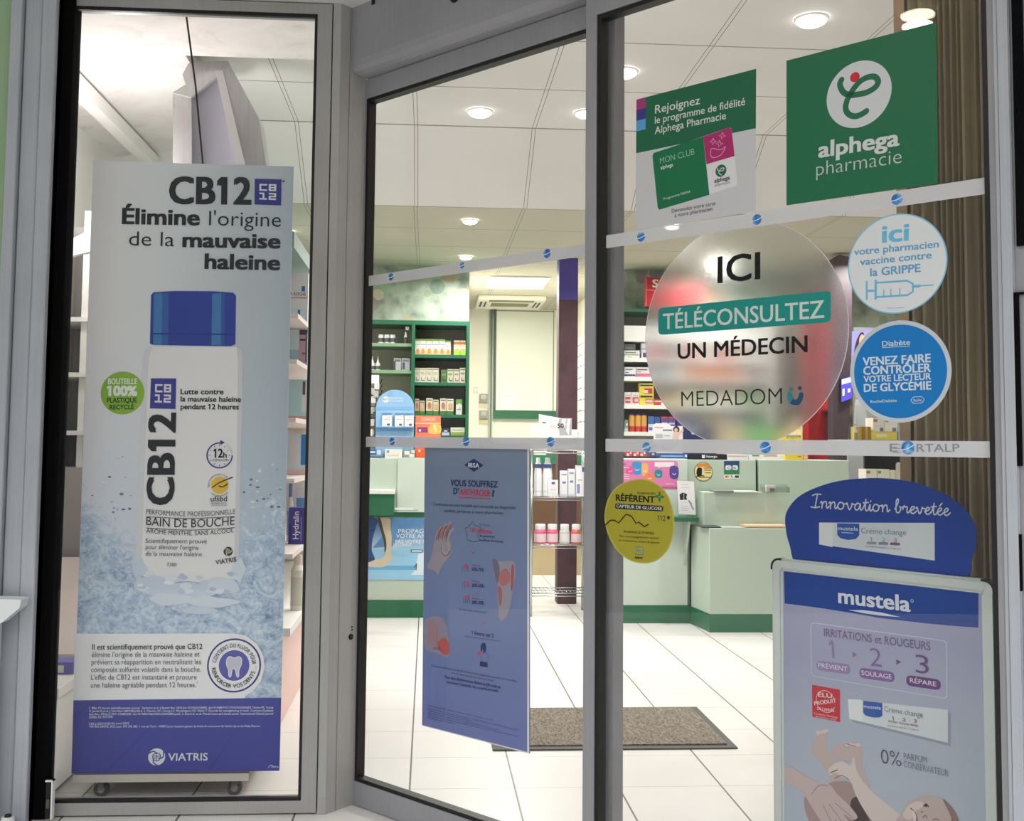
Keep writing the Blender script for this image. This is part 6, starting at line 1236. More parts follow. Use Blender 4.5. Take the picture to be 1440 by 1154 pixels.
pr = Print(pl); pr.text('CONFORT', (592, 592), (613, 592), 5, (244, 196, 180), 0.03, 1); pr.poly([(584, 594), (619.5, 594), (619.5, 596), (584, 596)], (246, 190, 160), 1); pr.poly([(587, 600.5), (601.5, 600.5), (601.5, 607.6), (587, 607.6)], (150, 70, 130), 1); pr.disc((590.5, 605), 1.7, (240, 230, 236), 2); pr.poly([(606, 596.5), (619, 598), (619, 609), (603, 609)], (240, 186, 96), 1, True); pr.stroke([(611, 598), (613, 606)], 2.4, (236, 220, 180), 2); pr.build('print', k)
for (x0, x1, lb, c, prs) in ((514, 537, 'low blue and white carton at the counter edge below the arched display', (120, 160, 190), [(0.22, 0.35, 0.66, 0.95, (52, 100, 150)), (0.28, 0.55, 0.6, 0.75, (206, 220, 230)), (0.7, 0.4, 0.95, 0.9, (206, 214, 220)), (0, 0, 1, 0.2, (90, 106, 116))]), (541, 566, 'low white carton at the counter edge, second along', (228, 226, 216), [(0.1, 0.6, 0.25, 0.85, (120, 160, 180)), (0.1, 0.3, 0.8, 0.36, (190, 190, 180))]), (567, 584.4, 'low grey and white patterned carton at the counter edge', (150, 150, 146), [(0.1, 0.4, 0.5, 0.8, (230, 230, 226)), (0.5, 0.1, 0.9, 0.5, (226, 226, 222)), (0.65, 0.6, 0.95, 0.9, (220, 220, 216))]), (584.8, 596.4, 'low orange carton at the counter edge beside the blue-grey poster', (232, 96, 44), [(0.3, 0.7, 0.55, 1.0, (246, 206, 190))])):
    carton(YL+0.006, (x0, 628.5, x1, 641), lb, c, prs, 0.9925, 0.026)
# blue poster of bare legs on that counter
pl = PW(YL-0.0035)
t = NT('leg_poster_print'); uv, uvv = t.uv()
M_LEG = t.out(t.ramp(t.math('ADD', uv[1], t.math('MULTIPLY', t.noise(uvv, 3, 3), 0.25)), [(0.1, (96, 160, 204)), (0.35, (136, 190, 220)), (0.6, (178, 206, 224)), (0.85, (120, 160, 200)), (1.1, (92, 136, 184))]), 0.45, 0.35)
r = sheet(pl, 'leg_poster', 'blue poster of bare feet and jeans on the front of the mint counter', 'poster', [(492, 728), (640, 728), (640, 815.4), (492, 815)], 0.002, M_LEG, uv=True)
pr = Print(pl, 0.0005, 0.0003)
pr.poly([(560, 730), (575, 730), (566, 752), (552, 768), (524, 770), (545, 745)], (96, 140, 190), 0); pr.poly([(528, 772), (596, 768), (640, 768), (640, 815), (492, 815), (492, 776)], (150, 200, 228), 0); pr.poly([(492, 795), (640, 795), (640, 801), (492, 801)], (110, 172, 214), 1)
pr.poly([(500, 729), (530, 729), (528, 742), (524, 758), (523, 774), (527, 786), (518, 792), (500, 794)], (54, 84, 132), 2, True); pr.stroke([(512, 745), (522, 746), (528, 742)], 1.2, (38, 60, 100), 3, True); pr.stroke([(508, 782), (518, 784), (526, 786)], 1.2, (38, 60, 100), 3, True)
pr.poly([(512, 794), (522, 789), (530, 786.5), (538, 789), (545, 793), (540, 796.5), (526, 797.4)], (206, 196, 176), 4, True)
pr.poly([(533, 729), (548, 729), (549, 742), (551, 756), (550, 774), (551, 782), (553, 786), (545, 791), (536, 794.5), (530, 793), (531, 788), (541, 781), (543, 770), (541, 756), (538, 742)], (206, 192, 166), 5, True); pr.poly([(531, 729), (535, 729), (539, 744), (543, 760), (543, 772), (541, 776), (540, 762), (536, 748)], (84, 72, 66), 6, True)
pr.poly([(588, 779), (610, 772), (640, 770), (640, 800), (600, 808), (578, 808), (584, 800)], (214, 230, 238), 2); pr.poly([(577.6, 772.4), (594.5, 772.4), (594.5, 776.6), (577.6, 776.6)], (60, 76, 90), 3); pr.poly([(579, 773.2), (593.5, 773.2), (593.5, 775.8), (579, 775.8)], (196, 214, 222), 4); pr.stroke([(583, 797), (586, 792), (585, 801)], 1.4, (70, 80, 90), 4)
pr.build('picture', r)
tx = Print(pl, 0.0020, 0.0002); c = (222, 232, 238)
tx.text('PROPAGEZ', (560, 749.4), (607, 749.4), 5.6, c, 0.004); tx.text('VOTRE AMOUR', (557, 756), (618, 756), 5.6, c, 0.004); tx.text('PAS VOTRE MYCOSE', (556, 763.4), (622, 763.4), 4.6, c, 0.02); tx.text("DE L'ONGLE", (553, 767.8), (579, 767.8), 4.2, c, 0.02)
tx.build('lettering', r)

# goods in and on the wire rack
Yr = 6.86
WBT = mat((232, 234, 238), 0.35); BLB = mat((70, 90, 160), 0.4); GL = mat((206, 214, 220), 0.4)
for i, (x0, x1) in enumerate(((751.5, 763), (763.6, 777.5))):
    bottle(Yr, (x0, 640, x1, 694), ('tall white lotion bottle with blue badge beside the rack post', 'tall white lotion bottle with blue badge behind the small white carton')[i], [('flask', WBT, [(0.95, 0), (1, 0.02), (1, 0.55), (0.88, 0.70), (0.8, 0.82), (0.7, 0.86)]), ('label_band', BLB, [(0.93, 0.73), (0.84, 0.83)]), ('text_band', GL, [(1.012, 0.10), (1.012, 0.14)]), ('cap', WBT, [(0.55, 0.86), (0.52, 0.98), (0.44, 1.0), (0, 1.0)])], None, RZ[1], 'lotion_bottle', group='tall lotion bottles')
carton(Yr-0.03, (770.4, 673, 785, 696), 'small white carton with blue oval in front of the lotion bottles', (232, 230, 232), [(0.35, 0.74, 0.7, 0.88, (90, 104, 170)), (0.2, 0.4, 0.8, 0.44, (196, 196, 206))], RZ[1], 0.025)
for (x0, y0, x1, lb) in ((788, 660, 798.4, 'tall narrow white carton in front of the plum pillar'), (799, 657.5, 808.6, 'taller narrow white carton with blue oval beside it')):
    carton(Yr, (x0, y0, x1, 695.8), lb, (230, 230, 234), [(0.15, 0.82, 0.85, 0.88, (150, 156, 176)), (0.25, 0.5, 0.75, 0.58, (120, 130, 176)), (0, 0, 1, 0.08, (200, 204, 214))], RZ[1], 0.05)
carton(Yr, (809.8, 652.6, 824, 695.8), 'white carton with blue flower print at the rack end, cut by the door stile', (234, 232, 236), [(0.1, 0.1, 0.4, 0.4, (140, 140, 196)), (0.6, 0.8, 1, 0.95, (90, 96, 160)), (0.2, 0.5, 0.6, 0.56, (196, 196, 210))], RZ[1], 0.05)
PKG, REG = mat((222, 100, 140), 0.3), mat((224, 108, 92), 0.3)
for i, (x0, x1, c, lb) in enumerate(((752, 769.4, PKG, 'pink gummy jar with white lid, against the rack post'), (769.8, 785.6, PKG, 'pink gummy jar with white lid, second from the rack post'), (787.6, 802, mat((206, 206, 200), 0.3), 'pale gummy jar with white lid in front of the plum pillar'), (804, 818.6, REG, 'coral red gummy jar with white lid at the rack end'))):
    bottle(Yr-0.01, (x0, 736, x1, 763.6), lb, [('jar', c, [(0.92, 0), (1, 0.04), (1, 0.62), (0.8, 0.74)]), ('label_band', mat((232, 206, 212) if i != 2 else (226, 226, 222), 0.5), [(1.014, 0.10), (1.014, 0.52)]), ('lid', WBT, [(0.84, 0.74), (0.86, 0.94), (0.8, 1.0), (0, 1.0)])], None, RZ[2], 'gummy_jar', 'jar', 'gummy jars')
pl = PW(Yr); k = thing('discount_display', 'white card display reading fifty percent on top of the wire rack', 'counter display', (pl.px((780, 600)).x, Yr, RZ[0]))
mb = MB(); mb.slab(pl, [pl.px(q_) for q_ in ((758, 631.4), (758, 582), (790, 588), (804, 588), (804, 631.4))][::-1], -0.012, 0, mat((236, 234, 236), 0.5)); mb.build('back_card', k)
mb = MB(); mb.slab(pl, [pl.px(q_) for q_ in ((757, 631), (756, 604), (764, 600), (785, 604), (787, 631))][::-1], 0.01, 0.05, mat((228, 228, 230), 0.5)); mb.build('front_box', k)
pr = Print(pl, 0.0006, 0.0003); pr.poly([(786, 588.6), (803.8, 588.4), (803.8, 612), (784, 612)], (176, 176, 178), 0); pr.poly([(790, 589), (796, 589), (794, 600), (789, 598)], (224, 224, 226), 1); pr.poly([(798, 589), (802, 589), (800, 612), (796, 606)], (226, 226, 228), 1); pr.text('50', (783.8, 601.4), (792.8, 601.4), 6, (50, 50, 54), 0.03, 3); pr.text('%', (794.4, 600.6), (799.6, 600.6), 5.4, (210, 210, 212), 0.02, 3); pr.poly([(762.5, 592.8), (768, 593.6), (768, 595.4), (762.5, 594.6)], (90, 90, 160), 1); pr.poly([(773, 597), (782, 598), (781, 602), (774, 601)], (232, 200, 186), 1); pr.build('print', k)
carton(Yr, (746, 598, 755, 634), 'tilted looking white leaflet box at the near end of the rack top', (226, 226, 224), [(0.2, 0.3, 0.8, 0.36, (190, 190, 190))], RZ[0], 0.03, 'leaflet_box', 'box')
for i, (x0, x1) in enumerate(((804.6, 812), (814, 822))): carton(Yr+0.08, (x0, 605.4, x1, 634), ('small white box at the far end of the rack top, nearer the display', 'small white box at the far end of the rack top, beside the door stile')[i], (234, 232, 226), [(0, 0, 1, 0.12, (120, 120, 120))], RZ[0], 0.03, 'white_box', 'box')
# lidded dark green worktop and brown cupboard behind the rack
mb = MB(); pl = PW(8.9); A, B = pl.px((741, 652)), pl.px((812, 640)); mb.box(A.x, 1.31, 8.9, 9.4, A.y, B.y, M_DKGREEN); mb.box(A.x+0.01, 1.32, 8.92, 9.4, pl.px((760, 765)).y, A.y, mat((92, 62, 40), 0.5)); mb.box(A.x+0.01, 1.32, 8.93, 9.4, 0, pl.px((760, 765)).y, mat((178, 160, 126), 0.6))
tag(mb.build('back_cupboard'), 'brown cupboard with dark green worktop behind the wire rack', 'cupboard')
carton(8.95, (752, 631, 768, 640.2), 'white carton on the dark green worktop behind the lotion bottles', (224, 222, 210), [(0.1, 0.3, 0.8, 0.5, (190, 190, 180))], B.y, 0.1)
k = thing('worktop_scale', 'dark grey scale on the worktop behind the rack', 'scale', (on_y(777, 636, 8.95)[0], 9.0, B.y+0.0004)); 
xm = on_y(777, 636, 8.95)[0]; mb = MB(); mb.box(xm-0.05, xm+0.11, 8.95, 9.1, B.y+0.0004, B.y+0.02, mat((80, 84, 82), 0.5)); mb.build('base', k); mb = MB(); mb.box(xm-0.035, xm+0.1, 8.96, 9.09, B.y+0.02, B.y+0.04, mat((120, 122, 118), 0.4)); mb.build('pan', k)

# service counter: goods on the top
Yc = YR+0.02; zt0 = 1.0045
def tray(x0, x1, y0, lb, c, prs, zb=zt0, text=None, Y=Yc, depth=0.12, cat='carton', name='counter_carton'): return carton(Y, (x0, y0, x1, 645.4), lb, c, prs, zb, depth, name, cat, None, text)
tray(864, 871.6, 636.6, 'white carton end at the counter edge beside the door stile', (228, 224, 210), [(0.2, 0.3, 0.8, 0.5, (200, 196, 186))], 1.0085)
k = thing('dark_tray', 'black counter tray holding small red packs', 'tray', (on_y(895, 640, Yc)[0], Yc, 1.0085)); a, b = on_y(872.4, 643, Yc)[0], on_y(924.6, 643, Yc)[0]
mb = MB(); mb.box(a, b, Yc, Yc+0.12, 1.0089, 1.020, mat((44, 42, 42), 0.5)); mb.box(a, a+0.025, Yc, Yc+0.12, 1.020, 1.040, mat((44, 42, 42), 0.5)); mb.build('tray', k)
for i in range(3): carton(Yc+0.002, (880.4+i*9.6, 637, 889.4+i*9.6, 643.4), f'small red and white pack in the black counter tray, {ORD[i]} of three', (206, 70, 76), [(0.1, 0.1, 0.5, 0.6, (236, 214, 214)), (0.6, 0.5, 0.9, 0.9, (230, 190, 190))], 1.0203, 0.05, 'red_pack', 'pack', 'red packs in the black tray')
carton(Yc+0.002, (914, 637, 923, 643.4), 'small violet pack in the black counter tray', (76, 60, 130), [(0.3, 0.3, 0.7, 0.7, (200, 190, 214))], 1.0203, 0.05, 'violet_pack', 'pack')
tray(927, 967, 638.4, 'flat blue box on the counter beside the black tray with red packs', (52, 88, 150), [(0.05, 0.35, 0.85, 0.6, (150, 176, 214)), (0.9, 0.3, 0.98, 0.8, (206, 214, 224))], 1.0085)
tray(969, 1022, 638.2, 'flat black box with white lettering on the counter', (26, 26, 36), [(0.34, 0.25, 0.42, 0.85, (226, 226, 226))], zt0, [('Veinergie', 0.44, 0.74, 0.36, 0.42, (226, 226, 230), 0.02)])
tray(1022.6, 1052, 638, 'flat white box with printed lines on the counter, beside the black box', (232, 228, 228), [(0.05, 0.55, 0.95, 0.75, (206, 176, 184))])
tray(1052.6, 1103, 638.6, 'long flat white box on the counter above the dark joint', (236, 234, 232), [(0.1, 0.7, 0.3, 0.95, (120, 120, 120)), (0.42, 0.7, 0.8, 0.95, (226, 150, 140))])
tray(1104, 1129.4, 636.5, 'yellow lozenge carton on the counter beside the red partition', (232, 208, 60), [(0.7, 0.4, 0.9, 0.6, (190, 120, 90))], 1.0075, Y=YR)
tray(1129.8, 1136, 637, 'small salmon carton on the counter beside the yellow one', (228, 170, 140), [(0.2, 0.3, 0.8, 0.6, (240, 214, 200))], 1.0075, Y=YR)
pl = PW(6.8); k = thing('card_display', 'white printed counter display with picture of a dark-haired woman', 'counter display', (pl.px((940, 620)).x, 6.8, zt0))
mb = MB(); mb.slab(pl, [pl.px(q_) for q_ in ((920, 641.6), (920, 598), (923, 595), (940, 595), (944, 599), (960, 599), (960, 641.6))], -0.02, 0, mat((234, 230, 228), 0.5))
mb.build('card', k)
pr = Print(pl, 0.0006, 0.0003); pr.poly([(932, 603.5), (945, 603.5), (945, 606), (932, 606)], (130, 150, 150), 0); pr.poly([(922, 610), (932, 610), (932, 616), (922, 616)], (180, 190, 184), 0); pr.disc((951, 603.6), 4.6, (74, 36, 40), 0); pr.disc((950.6, 604.4), 2.6, (222, 182, 166), 1); pr.poly([(948, 607), (954, 607), (960, 603), (961, 606), (955, 612), (954, 617), (946, 617)], (226, 196, 178), 1, True); pr.stroke([(921, 600.5), (932, 601)], 1.2, (206, 130, 150), 0); pr.text('INFO', (934, 613.4), (942, 613.4), 2, (120, 120, 120), 0, 1); pr.build('print', k)
pl = PW(6.85); k = thing('blue_display', 'dark blue counter display with pale capsule picture, below the frosted disc', 'counter display', (pl.px((985, 620)).x, 6.85, zt0))
mb = MB(); mb.slab(pl, [pl.px(q_) for q_ in ((961, 641.5), (961, 592), (972, 588), (1010, 600), (1011, 620), (1011, 641.5))], -0.03, 0, mat((40, 48, 92), 0.45)); mb.build('card', k)
pr = Print(pl); pr.poly(rrect([(971.8, 595), (977.8, 595), (977.8, 611), (971.8, 611)], 0.5), (150, 190, 226), 1); pr.poly(rrect([(973, 599), (976.6, 599), (976.6, 609.6), (973, 609.6)], 0.5), (222, 234, 244), 2); pr.build('print', k)
carton(6.75, (1048, 596, 1092, 646), 'green counter display carton under the frosted disc', (84, 168, 92), [(0.1, 0.5, 0.9, 0.8, (120, 196, 110))], zt0, 0.08, 'green_display', 'counter display')
carton(6.75, (1012, 596, 1046, 646), 'buff counter display carton under the frosted disc', (196, 176, 132), [(0.1, 0.5, 0.9, 0.8, (214, 200, 160))], zt0, 0.08, 'buff_display', 'counter display')
carton(6.74, (1094, 607, 1128.6, 645), 'yellow throat lozenge display carton beside the frosted disc', (234, 210, 56), [(0.55, 0.2, 0.95, 0.55, (236, 222, 120)), (0.3, 0.78, 0.95, 1, (236, 232, 190))], zt0+0.004, 0.08, 'lozenge_display', 'counter display', None, [('lysopaïne', 0.32, 0.93, 0.80, 0.13, (90, 84, 40), 0.01)])
carton(6.76, (1113, 592, 1128.4, 607), 'small cream carton stacked on the yellow lozenge display', (230, 214, 170), [(0.2, 0.3, 0.8, 0.5, (226, 190, 70))], zt0+0.004+PW(6.74).px((1100, 607)).y-PW(6.74).px((1100, 645)).y+0.0005, 0.04)
# on its front and ledges
pl = PW(YR-0.0315); r = sheet(pl, 'pink_poster', 'pink cartoon style poster on the counter behind the yellow sticker', 'poster', rrect([(865.4, 647), (953.4, 648), (953, 687.4), (865, 686)], 0.12), 0.001, (222, 128, 176))
pr = Print(pl, 0.0004, 0.0002)
pr.poly([(865.2, 682), (953, 684), (953, 687), (865.2, 686)], (206, 90, 150), 0); pr.poly([(920.6, 649.4), (948, 649.6), (948, 656), (928, 656.4), (926, 658), (925, 656), (920.6, 655.6)], (240, 226, 230), 1)
for (x, y, a, b, c) in ((896, 658, 6.4, 8, (66, 150, 206)), (907, 660, 4, 8, (236, 176, 110)), (914, 671, 6, 5, (232, 130, 96)), (886, 661, 5, 5, (226, 90, 150)), (926, 666, 4.6, 5, (50, 140, 150)), (948, 664, 5.4, 8, (92, 70, 150))):
    pr.poly([(x-a, y-b), (x+a, y-b*0.9), (x+a*0.9, y+b), (x-a, y+b*0.9)], c, 1, True); pr.stroke([(x-a*0.4, y+b*0.2), (x, y+b*0.4), (x+a*0.4, y+b*0.2)], 0.8, (240, 240, 240), 2, True)
for y in (657, 666.5, 669.5, 672.5): pr.stroke([(870, y), (885, y+0.3)], 0.9, (242, 214, 228), 1)
pr.stroke([(936, 680), (948, 680.6)], 0.9, (242, 214, 228), 1); pr.disc((878.5, 652.6), 1.8, (120, 130, 200), 1); pr.build('picture', r)
pl = PW(YR-0.0012); o = pl.px((989, 663)); rm = 13.4*6.6/1500; r = thing('owl_sticker', 'round cream sticker with black owl on the counter front', 'sticker', tuple(pl.at(o.x, o.y-rm)))
mb = MB(); mb.slab(pl, [(o.x+rm*math.cos(2*math.pi*i/40), o.y+rm*math.sin(2*math.pi*i/40)) for i in range(40)], 0, 0.001, ink((70, 60, 40))); mb.build('sheet', r)
pr = Print(pl, 0.0014, 0.0002); pr.disc((989, 663), 12.6, (232, 214, 150), 0); pr.poly([(980, 654), (985, 651.6), (993, 651.4), (999, 654.6), (998, 657), (989, 656), (981, 657)], (214, 140, 60), 1, True); pr.poly([(980, 660), (982, 657.4), (986.6, 658), (987, 663), (986, 669), (981.6, 670), (979.4, 666)], (24, 22, 22), 2, True); pr.stroke([(979, 670), (985, 668.6), (990, 669)], 1.4, (24, 22, 22), 2)
for (a, b, y) in ((990, 1000, 658), (990.4, 1000, 661), (992, 999.6, 664.6), (984, 1000, 671)): pr.stroke([(a, y), (b, y)], 1.1, (90, 76, 50), 2)
pr.build('picture', r)
r = sheet(pl, 'card_payment_sticker', 'small square green and blue card payment sticker on the counter front', 'sticker', [(1018, 648), (1039.6, 648), (1039.6, 673), (1018, 673)], 0.001, (226, 226, 220), None, False, False, 0.001)
pr = Print(pl, 0.0014, 0.0002); pr.poly([(1018, 648), (1039.6, 648), (1039.6, 659), (1018, 659)], (44, 70, 120), 0); pr.poly([(1018, 658), (1039.6, 658), (1039.6, 666.8), (1018, 666.8)], (46, 128, 82), 0); pr.poly(rrect([(1020, 654), (1028.4, 654), (1028.4, 660.6), (1020, 660.6)], 0.4), (226, 226, 226), 1); pr.poly(rrect([(1029.4, 654), (1037.6, 654), (1037.6, 660.6), (1029.4, 660.6)], 0.4), (226, 226, 226), 1); pr.text('CB', (1022.4, 659.4), (1035, 659.4), 3.6, (120, 140, 160), 0.02, 2); pr.disc((1021.4, 670), 1.6, (206, 60, 50), 1); pr.disc((1023.6, 670), 1.6, (226, 160, 60), 1); pr.stroke([(1028, 668.6), (1030, 671.4)], 1.4, (90, 110, 130), 1); pr.poly([(1033.4, 668.4), (1039, 668.4), (1039, 671.6), (1033.4, 671.6)], (50, 60, 60), 1); pr.build('print', r)
# leaflet holder on the little ledge
pl = PW(6.5); zl = on_y(960, 726.8, 6.5)[1]; zl = on_y(985, 727, 6.45)[1]+0.0005
k = thing('leaflet_holder', 'white leaflet in a clear holder on the small green writing ledge', 'leaflet holder', (pl.px((966, 725)).x, 6.5, zl))
A = pl.px((953.6, 726)); 
mb = MB(); q_ = [pl.px(z_) for z_ in ((954.4, 722.5), (978.6, 723.6), (975.8, 676.6), (952, 675.6))]; mb.slab(pl, q_, -0.002, 0.0, mat((236, 234, 236), 0.5)); mb.build('leaflet', k)
mb = MB(); mb.slab(pl, [pl.px(z_) for z_ in ((953.6, 725), (979, 726), (976.6, 676), (951.6, 675))], -0.006, -0.003, M_ACRYL); a, b = pl.px((953.6, 725)).x, pl.px((979, 725)).x; mb.box(a, b, 6.465, 6.506, zl, zl+0.006, M_ACRYL); mb.build('holder', k)
pr = Print(pl, 0.0004, 0.0002); pr.poly([(955.6, 694.6), (961.4, 692), (961.4, 702.6), (956.4, 703)], (50, 50, 56), 0); pr.poly([(962, 692.4), (966.4, 695), (965, 699), (966.6, 702.4), (962, 702.4)], (40, 40, 44), 0); pr.stroke([(969, 704), (975, 716)], 2.0, (150, 150, 152), 0); pr.stroke([(968, 703.4), (973, 708)], 0.8, (120, 120, 124), 1)
for y in (681, 685, 706, 711, 714, 717): pr.stroke([(958, y), (968, y+0.4)], 0.6, (190, 190, 194), 0)
pr.build('print', k)
# clipboards, envelope and acrylic pocket on the stepped desk
def flat(Y0, Y1, z, x0, x1, h, m): b = MB(); b.box(x0, x1, Y0, Y1, z+0.0005, z+0.0005+h, m); return b
zr = zu; yx = lambda x, Y: on_y(x, 690, Y)[0]
k = flat(6.40, 6.52, zr, yx(1005, 6.4), yx(1032, 6.4), 0.010, mat((120, 124, 120), 0.5)).build('clipboard'); tag(k, 'grey clipboard on the upper step of the desk block', 'clipboard')
k = flat(6.40, 6.55, zr, yx(1033, 6.4), yx(1068, 6.4), 0.006, mat((212, 216, 210), 0.5)).build('paper_sheaf'); tag(k, 'sheaf of pale paper on the upper step of the desk block', 'paper')
k = thing('acrylic_pocket', 'clear acrylic leaflet pocket at the end of the upper desk step', 'leaflet holder', (yx(1090, 6.4), 6.42, zr))
a, b = yx(1072, 6.40), yx(1111, 6.40); mb = MB(); mb.box(a, b, 6.40, 6.404, zr+0.0005, zr+0.035, M_ACRYL); mb.box(a, b, 6.45, 6.454, zr+0.0005, zr+0.05, M_ACRYL); mb.box(a, a+0.004, 6.404, 6.45, zr+0.0005, zr+0.035, M_ACRYL); mb.box(b-0.004, b, 6.404, 6.45, zr+0.0005, zr+0.035, M_ACRYL); mb.box(a, b, 6.404, 6.45, zr+0.0005, zr+0.004, M_ACRYL); mb.build('pocket', k)
mb = MB(); mb.box(a+0.03, a+0.085, 6.41, 6.44, zr+0.005, zr+0.045, mat((214, 206, 202), 0.5)); mb.box(a+0.05, a+0.08, 6.407, 6.41, zr+0.008, zr+0.026, mat((150, 120, 116), 0.5)); mb.build('leaflets', k)
zd = 0.606; yd = lambda x: on_y(x, 740, 6.26)[0]
k = flat(6.26, 6.40, zd, yd(988), yd(1014), 0.008, mat((60, 64, 66), 0.5)).build('clipboard'); tag(k, 'dark clipboard at the splayed end of the lower desk step', 'clipboard')
k = flat(6.25, 6.38, zd, yd(1015), yd(1048), 0.004, mat((170, 176, 174), 0.5)).build('clipboard'); tag(k, 'pale grey clipboard in the middle of the lower desk step', 'clipboard')
k = flat(6.27, 6.41, zd+0.004, yd(1050), yd(1108), 0.012, mat((224, 186, 146), 0.6)).build('envelope_stack'); tag(k, 'stack of buff envelopes on the lower desk step', 'envelope')
# boxes by the curtain on a small black stand
k = thing('product_stand', 'black stand with two tiers of boxes at the curtain edge', 'stand', (2.2, 5.0, 0)); Ys = 5.0; pl = PW(Ys)
xa_, xb_ = pl.px((1200, 600)).x, pl.px((1290, 600)).x; z1_, z2_ = pl.px((1230, 618)).y, pl.px((1230, 690)).y
mb = MB(); mb.box(pl.px((1238, 600)).x+0.06, xb_+0.06, Ys+0.332, Ys+0.35, 0, z1_+0.02, M_BLACK); mb.build('back_panel', k)
mb = MB(); mb.box(pl.px((1238, 600)).x, xb_, Ys+0.02, Ys+0.331, 0, 0.03, M_BLACK); mb.build('base', k)
for z in (z1_, z2_, 0.35): mb = MB(); mb.box(xa_, xb_+0.03, Ys, Ys+0.3315, z-0.014, z, mat((170, 172, 172), 0.5) if z == z1_ else M_BLACK); mb.build('shelf', k)
for (x0, y0, x1, y1, lb, c, prs, zb) in ((1225, 607, 1262, 618, 'long yellow carton at the bottom of the upper tier', (232, 214, 90), [(0.2, 0.3, 0.6, 0.7, (240, 232, 190))], z1_), (1227.6, 587, 1243.4, 606.6, 'white carton stacked on the yellow one, nearer the blue sticker', (232, 228, 212), [(0.06, 0.7, 0.4, 0.9, (150, 150, 120)), (0.6, 0.05, 0.9, 0.3, (120, 120, 130)), (0.1, 0.4, 0.8, 0.44, (200, 196, 180))], z1_+0.0372), (1244, 587, 1262, 606.6, 'white carton stacked on the yellow one, nearer the curtain', (234, 230, 216), [(0.06, 0.7, 0.3, 0.9, (160, 160, 140)), (0.6, 0.05, 0.9, 0.3, (130, 130, 136))], z1_+0.0372), (1263.4, 601, 1274, 618, 'pale blue carton at the curtain edge of the upper tier', (166, 200, 220), [(0.2, 0.3, 0.8, 0.5, (196, 216, 230))], z1_), (1207, 600, 1216, 618, 'honey coloured carton, nearer the white shield card', (196, 158, 70), [(0.5, 0.0, 1, 1, (160, 120, 50))], z1_), (1216.4, 600, 1224.6, 618, 'honey coloured carton, beside the long yellow one', (200, 164, 76), [(0.5, 0.0, 1, 1, (164, 126, 56))], z1_),
    (1218, 660, 1233, 690, 'cream carton on the lower tier above the oval header, first of the row', (232, 226, 206), [(0.06, 0.8, 0.4, 0.92, (130, 140, 110)), (0.6, 0.3, 0.9, 0.5, (120, 120, 140))], z2_), (1234, 660, 1251, 690, 'cream carton on the lower tier above the oval header, second of the row', (230, 226, 208), [(0.06, 0.8, 0.3, 0.92, (130, 140, 110)), (0.6, 0.3, 0.9, 0.5, (120, 120, 140))], z2_), (1251.6, 661.4, 1259, 690, 'narrow cream carton on the lower tier, third of the row', (222, 214, 190), [(0.1, 0.3, 0.9, 0.34, (170, 150, 120))], z2_), (1259.6, 661.4, 1268, 690, 'narrow cream carton on the lower tier, nearest the curtain', (216, 206, 182), [(0.1, 0.3, 0.9, 0.34, (170, 150, 120))], z2_)):
    carton(Ys+0.02, (x0, y0, x1, y1), lb, c, prs, zb, 0.09, group='boxes on the black stand')
r = sheet(PW(Ys+0.03), 'shield_card', 'small white shield card with green foot on the upper tier', 'card', [(1201, 618), (1201, 600), (1202, 598), (1211, 598), (1211, 604), (1208, 608), (1206.5, 618)], 0.003, (228, 230, 222))
pr = Print(PW(Ys+0.03)); pr.poly([(1201, 617.6), (1206.4, 617.6), (1206.6, 608), (1201, 608)], (150, 176, 110), 0); pr.stroke([(1204, 601), (1206, 604), (1209, 600.6)], 1, (110, 120, 130), 1); pr.build('print', r)
k = thing('hand_gel_box', 'white rounded box at the curtain edge above the lower tier', 'box', (pl.px((1273, 640)).x, 4.9, z2_)); p9 = PW(5.06)
mb = MB(); mb.slab(p9, [p9.px(z_) for z_ in rrect([(1266, 650), (1278, 650), (1278, 668), (1266, 668)], 0.3)][::-1], -0.05, 0, M_WHITE); mb.build('case', k)
mb = MB(); a = p9.px((1272, 668)); mb.box(a.x-0.01, a.x+0.01, 5.07, 5.09, z2_+0.001, a.y+0.002, M_BLACK); mb.build('stem', k)
sm = sheet(PW(7.24), 'woman_poster', 'violet poster of a dark-haired woman half hidden by the blue round sticker', 'poster', [(1196, 466), (1226, 462), (1226, 520), (1196, 520)], 0.004, (150, 150, 206))
pr = Print(PW(7.24)); pr.poly([(1201, 498), (1204, 480), (1210, 468), (1215, 470), (1214, 490), (1206, 510)], (60, 44, 50), 0, True); pr.poly([(1209, 474), (1213, 470), (1216, 476), (1212, 488), (1208, 486)], (222, 178, 150), 1, True); pr.build('picture', sm)
mb = MB(); p9 = PW(7.28); a, b = p9.px((1199, 520)), p9.px((1275, 462)); mb.box(a.x, b.x, 7.25, 7.29, 0, b.y, mat((150, 152, 142), 0.6)); tag(mb.build('grey_partition'), 'tall grey partition behind the blue round sticker carrying the violet poster', 'panel')

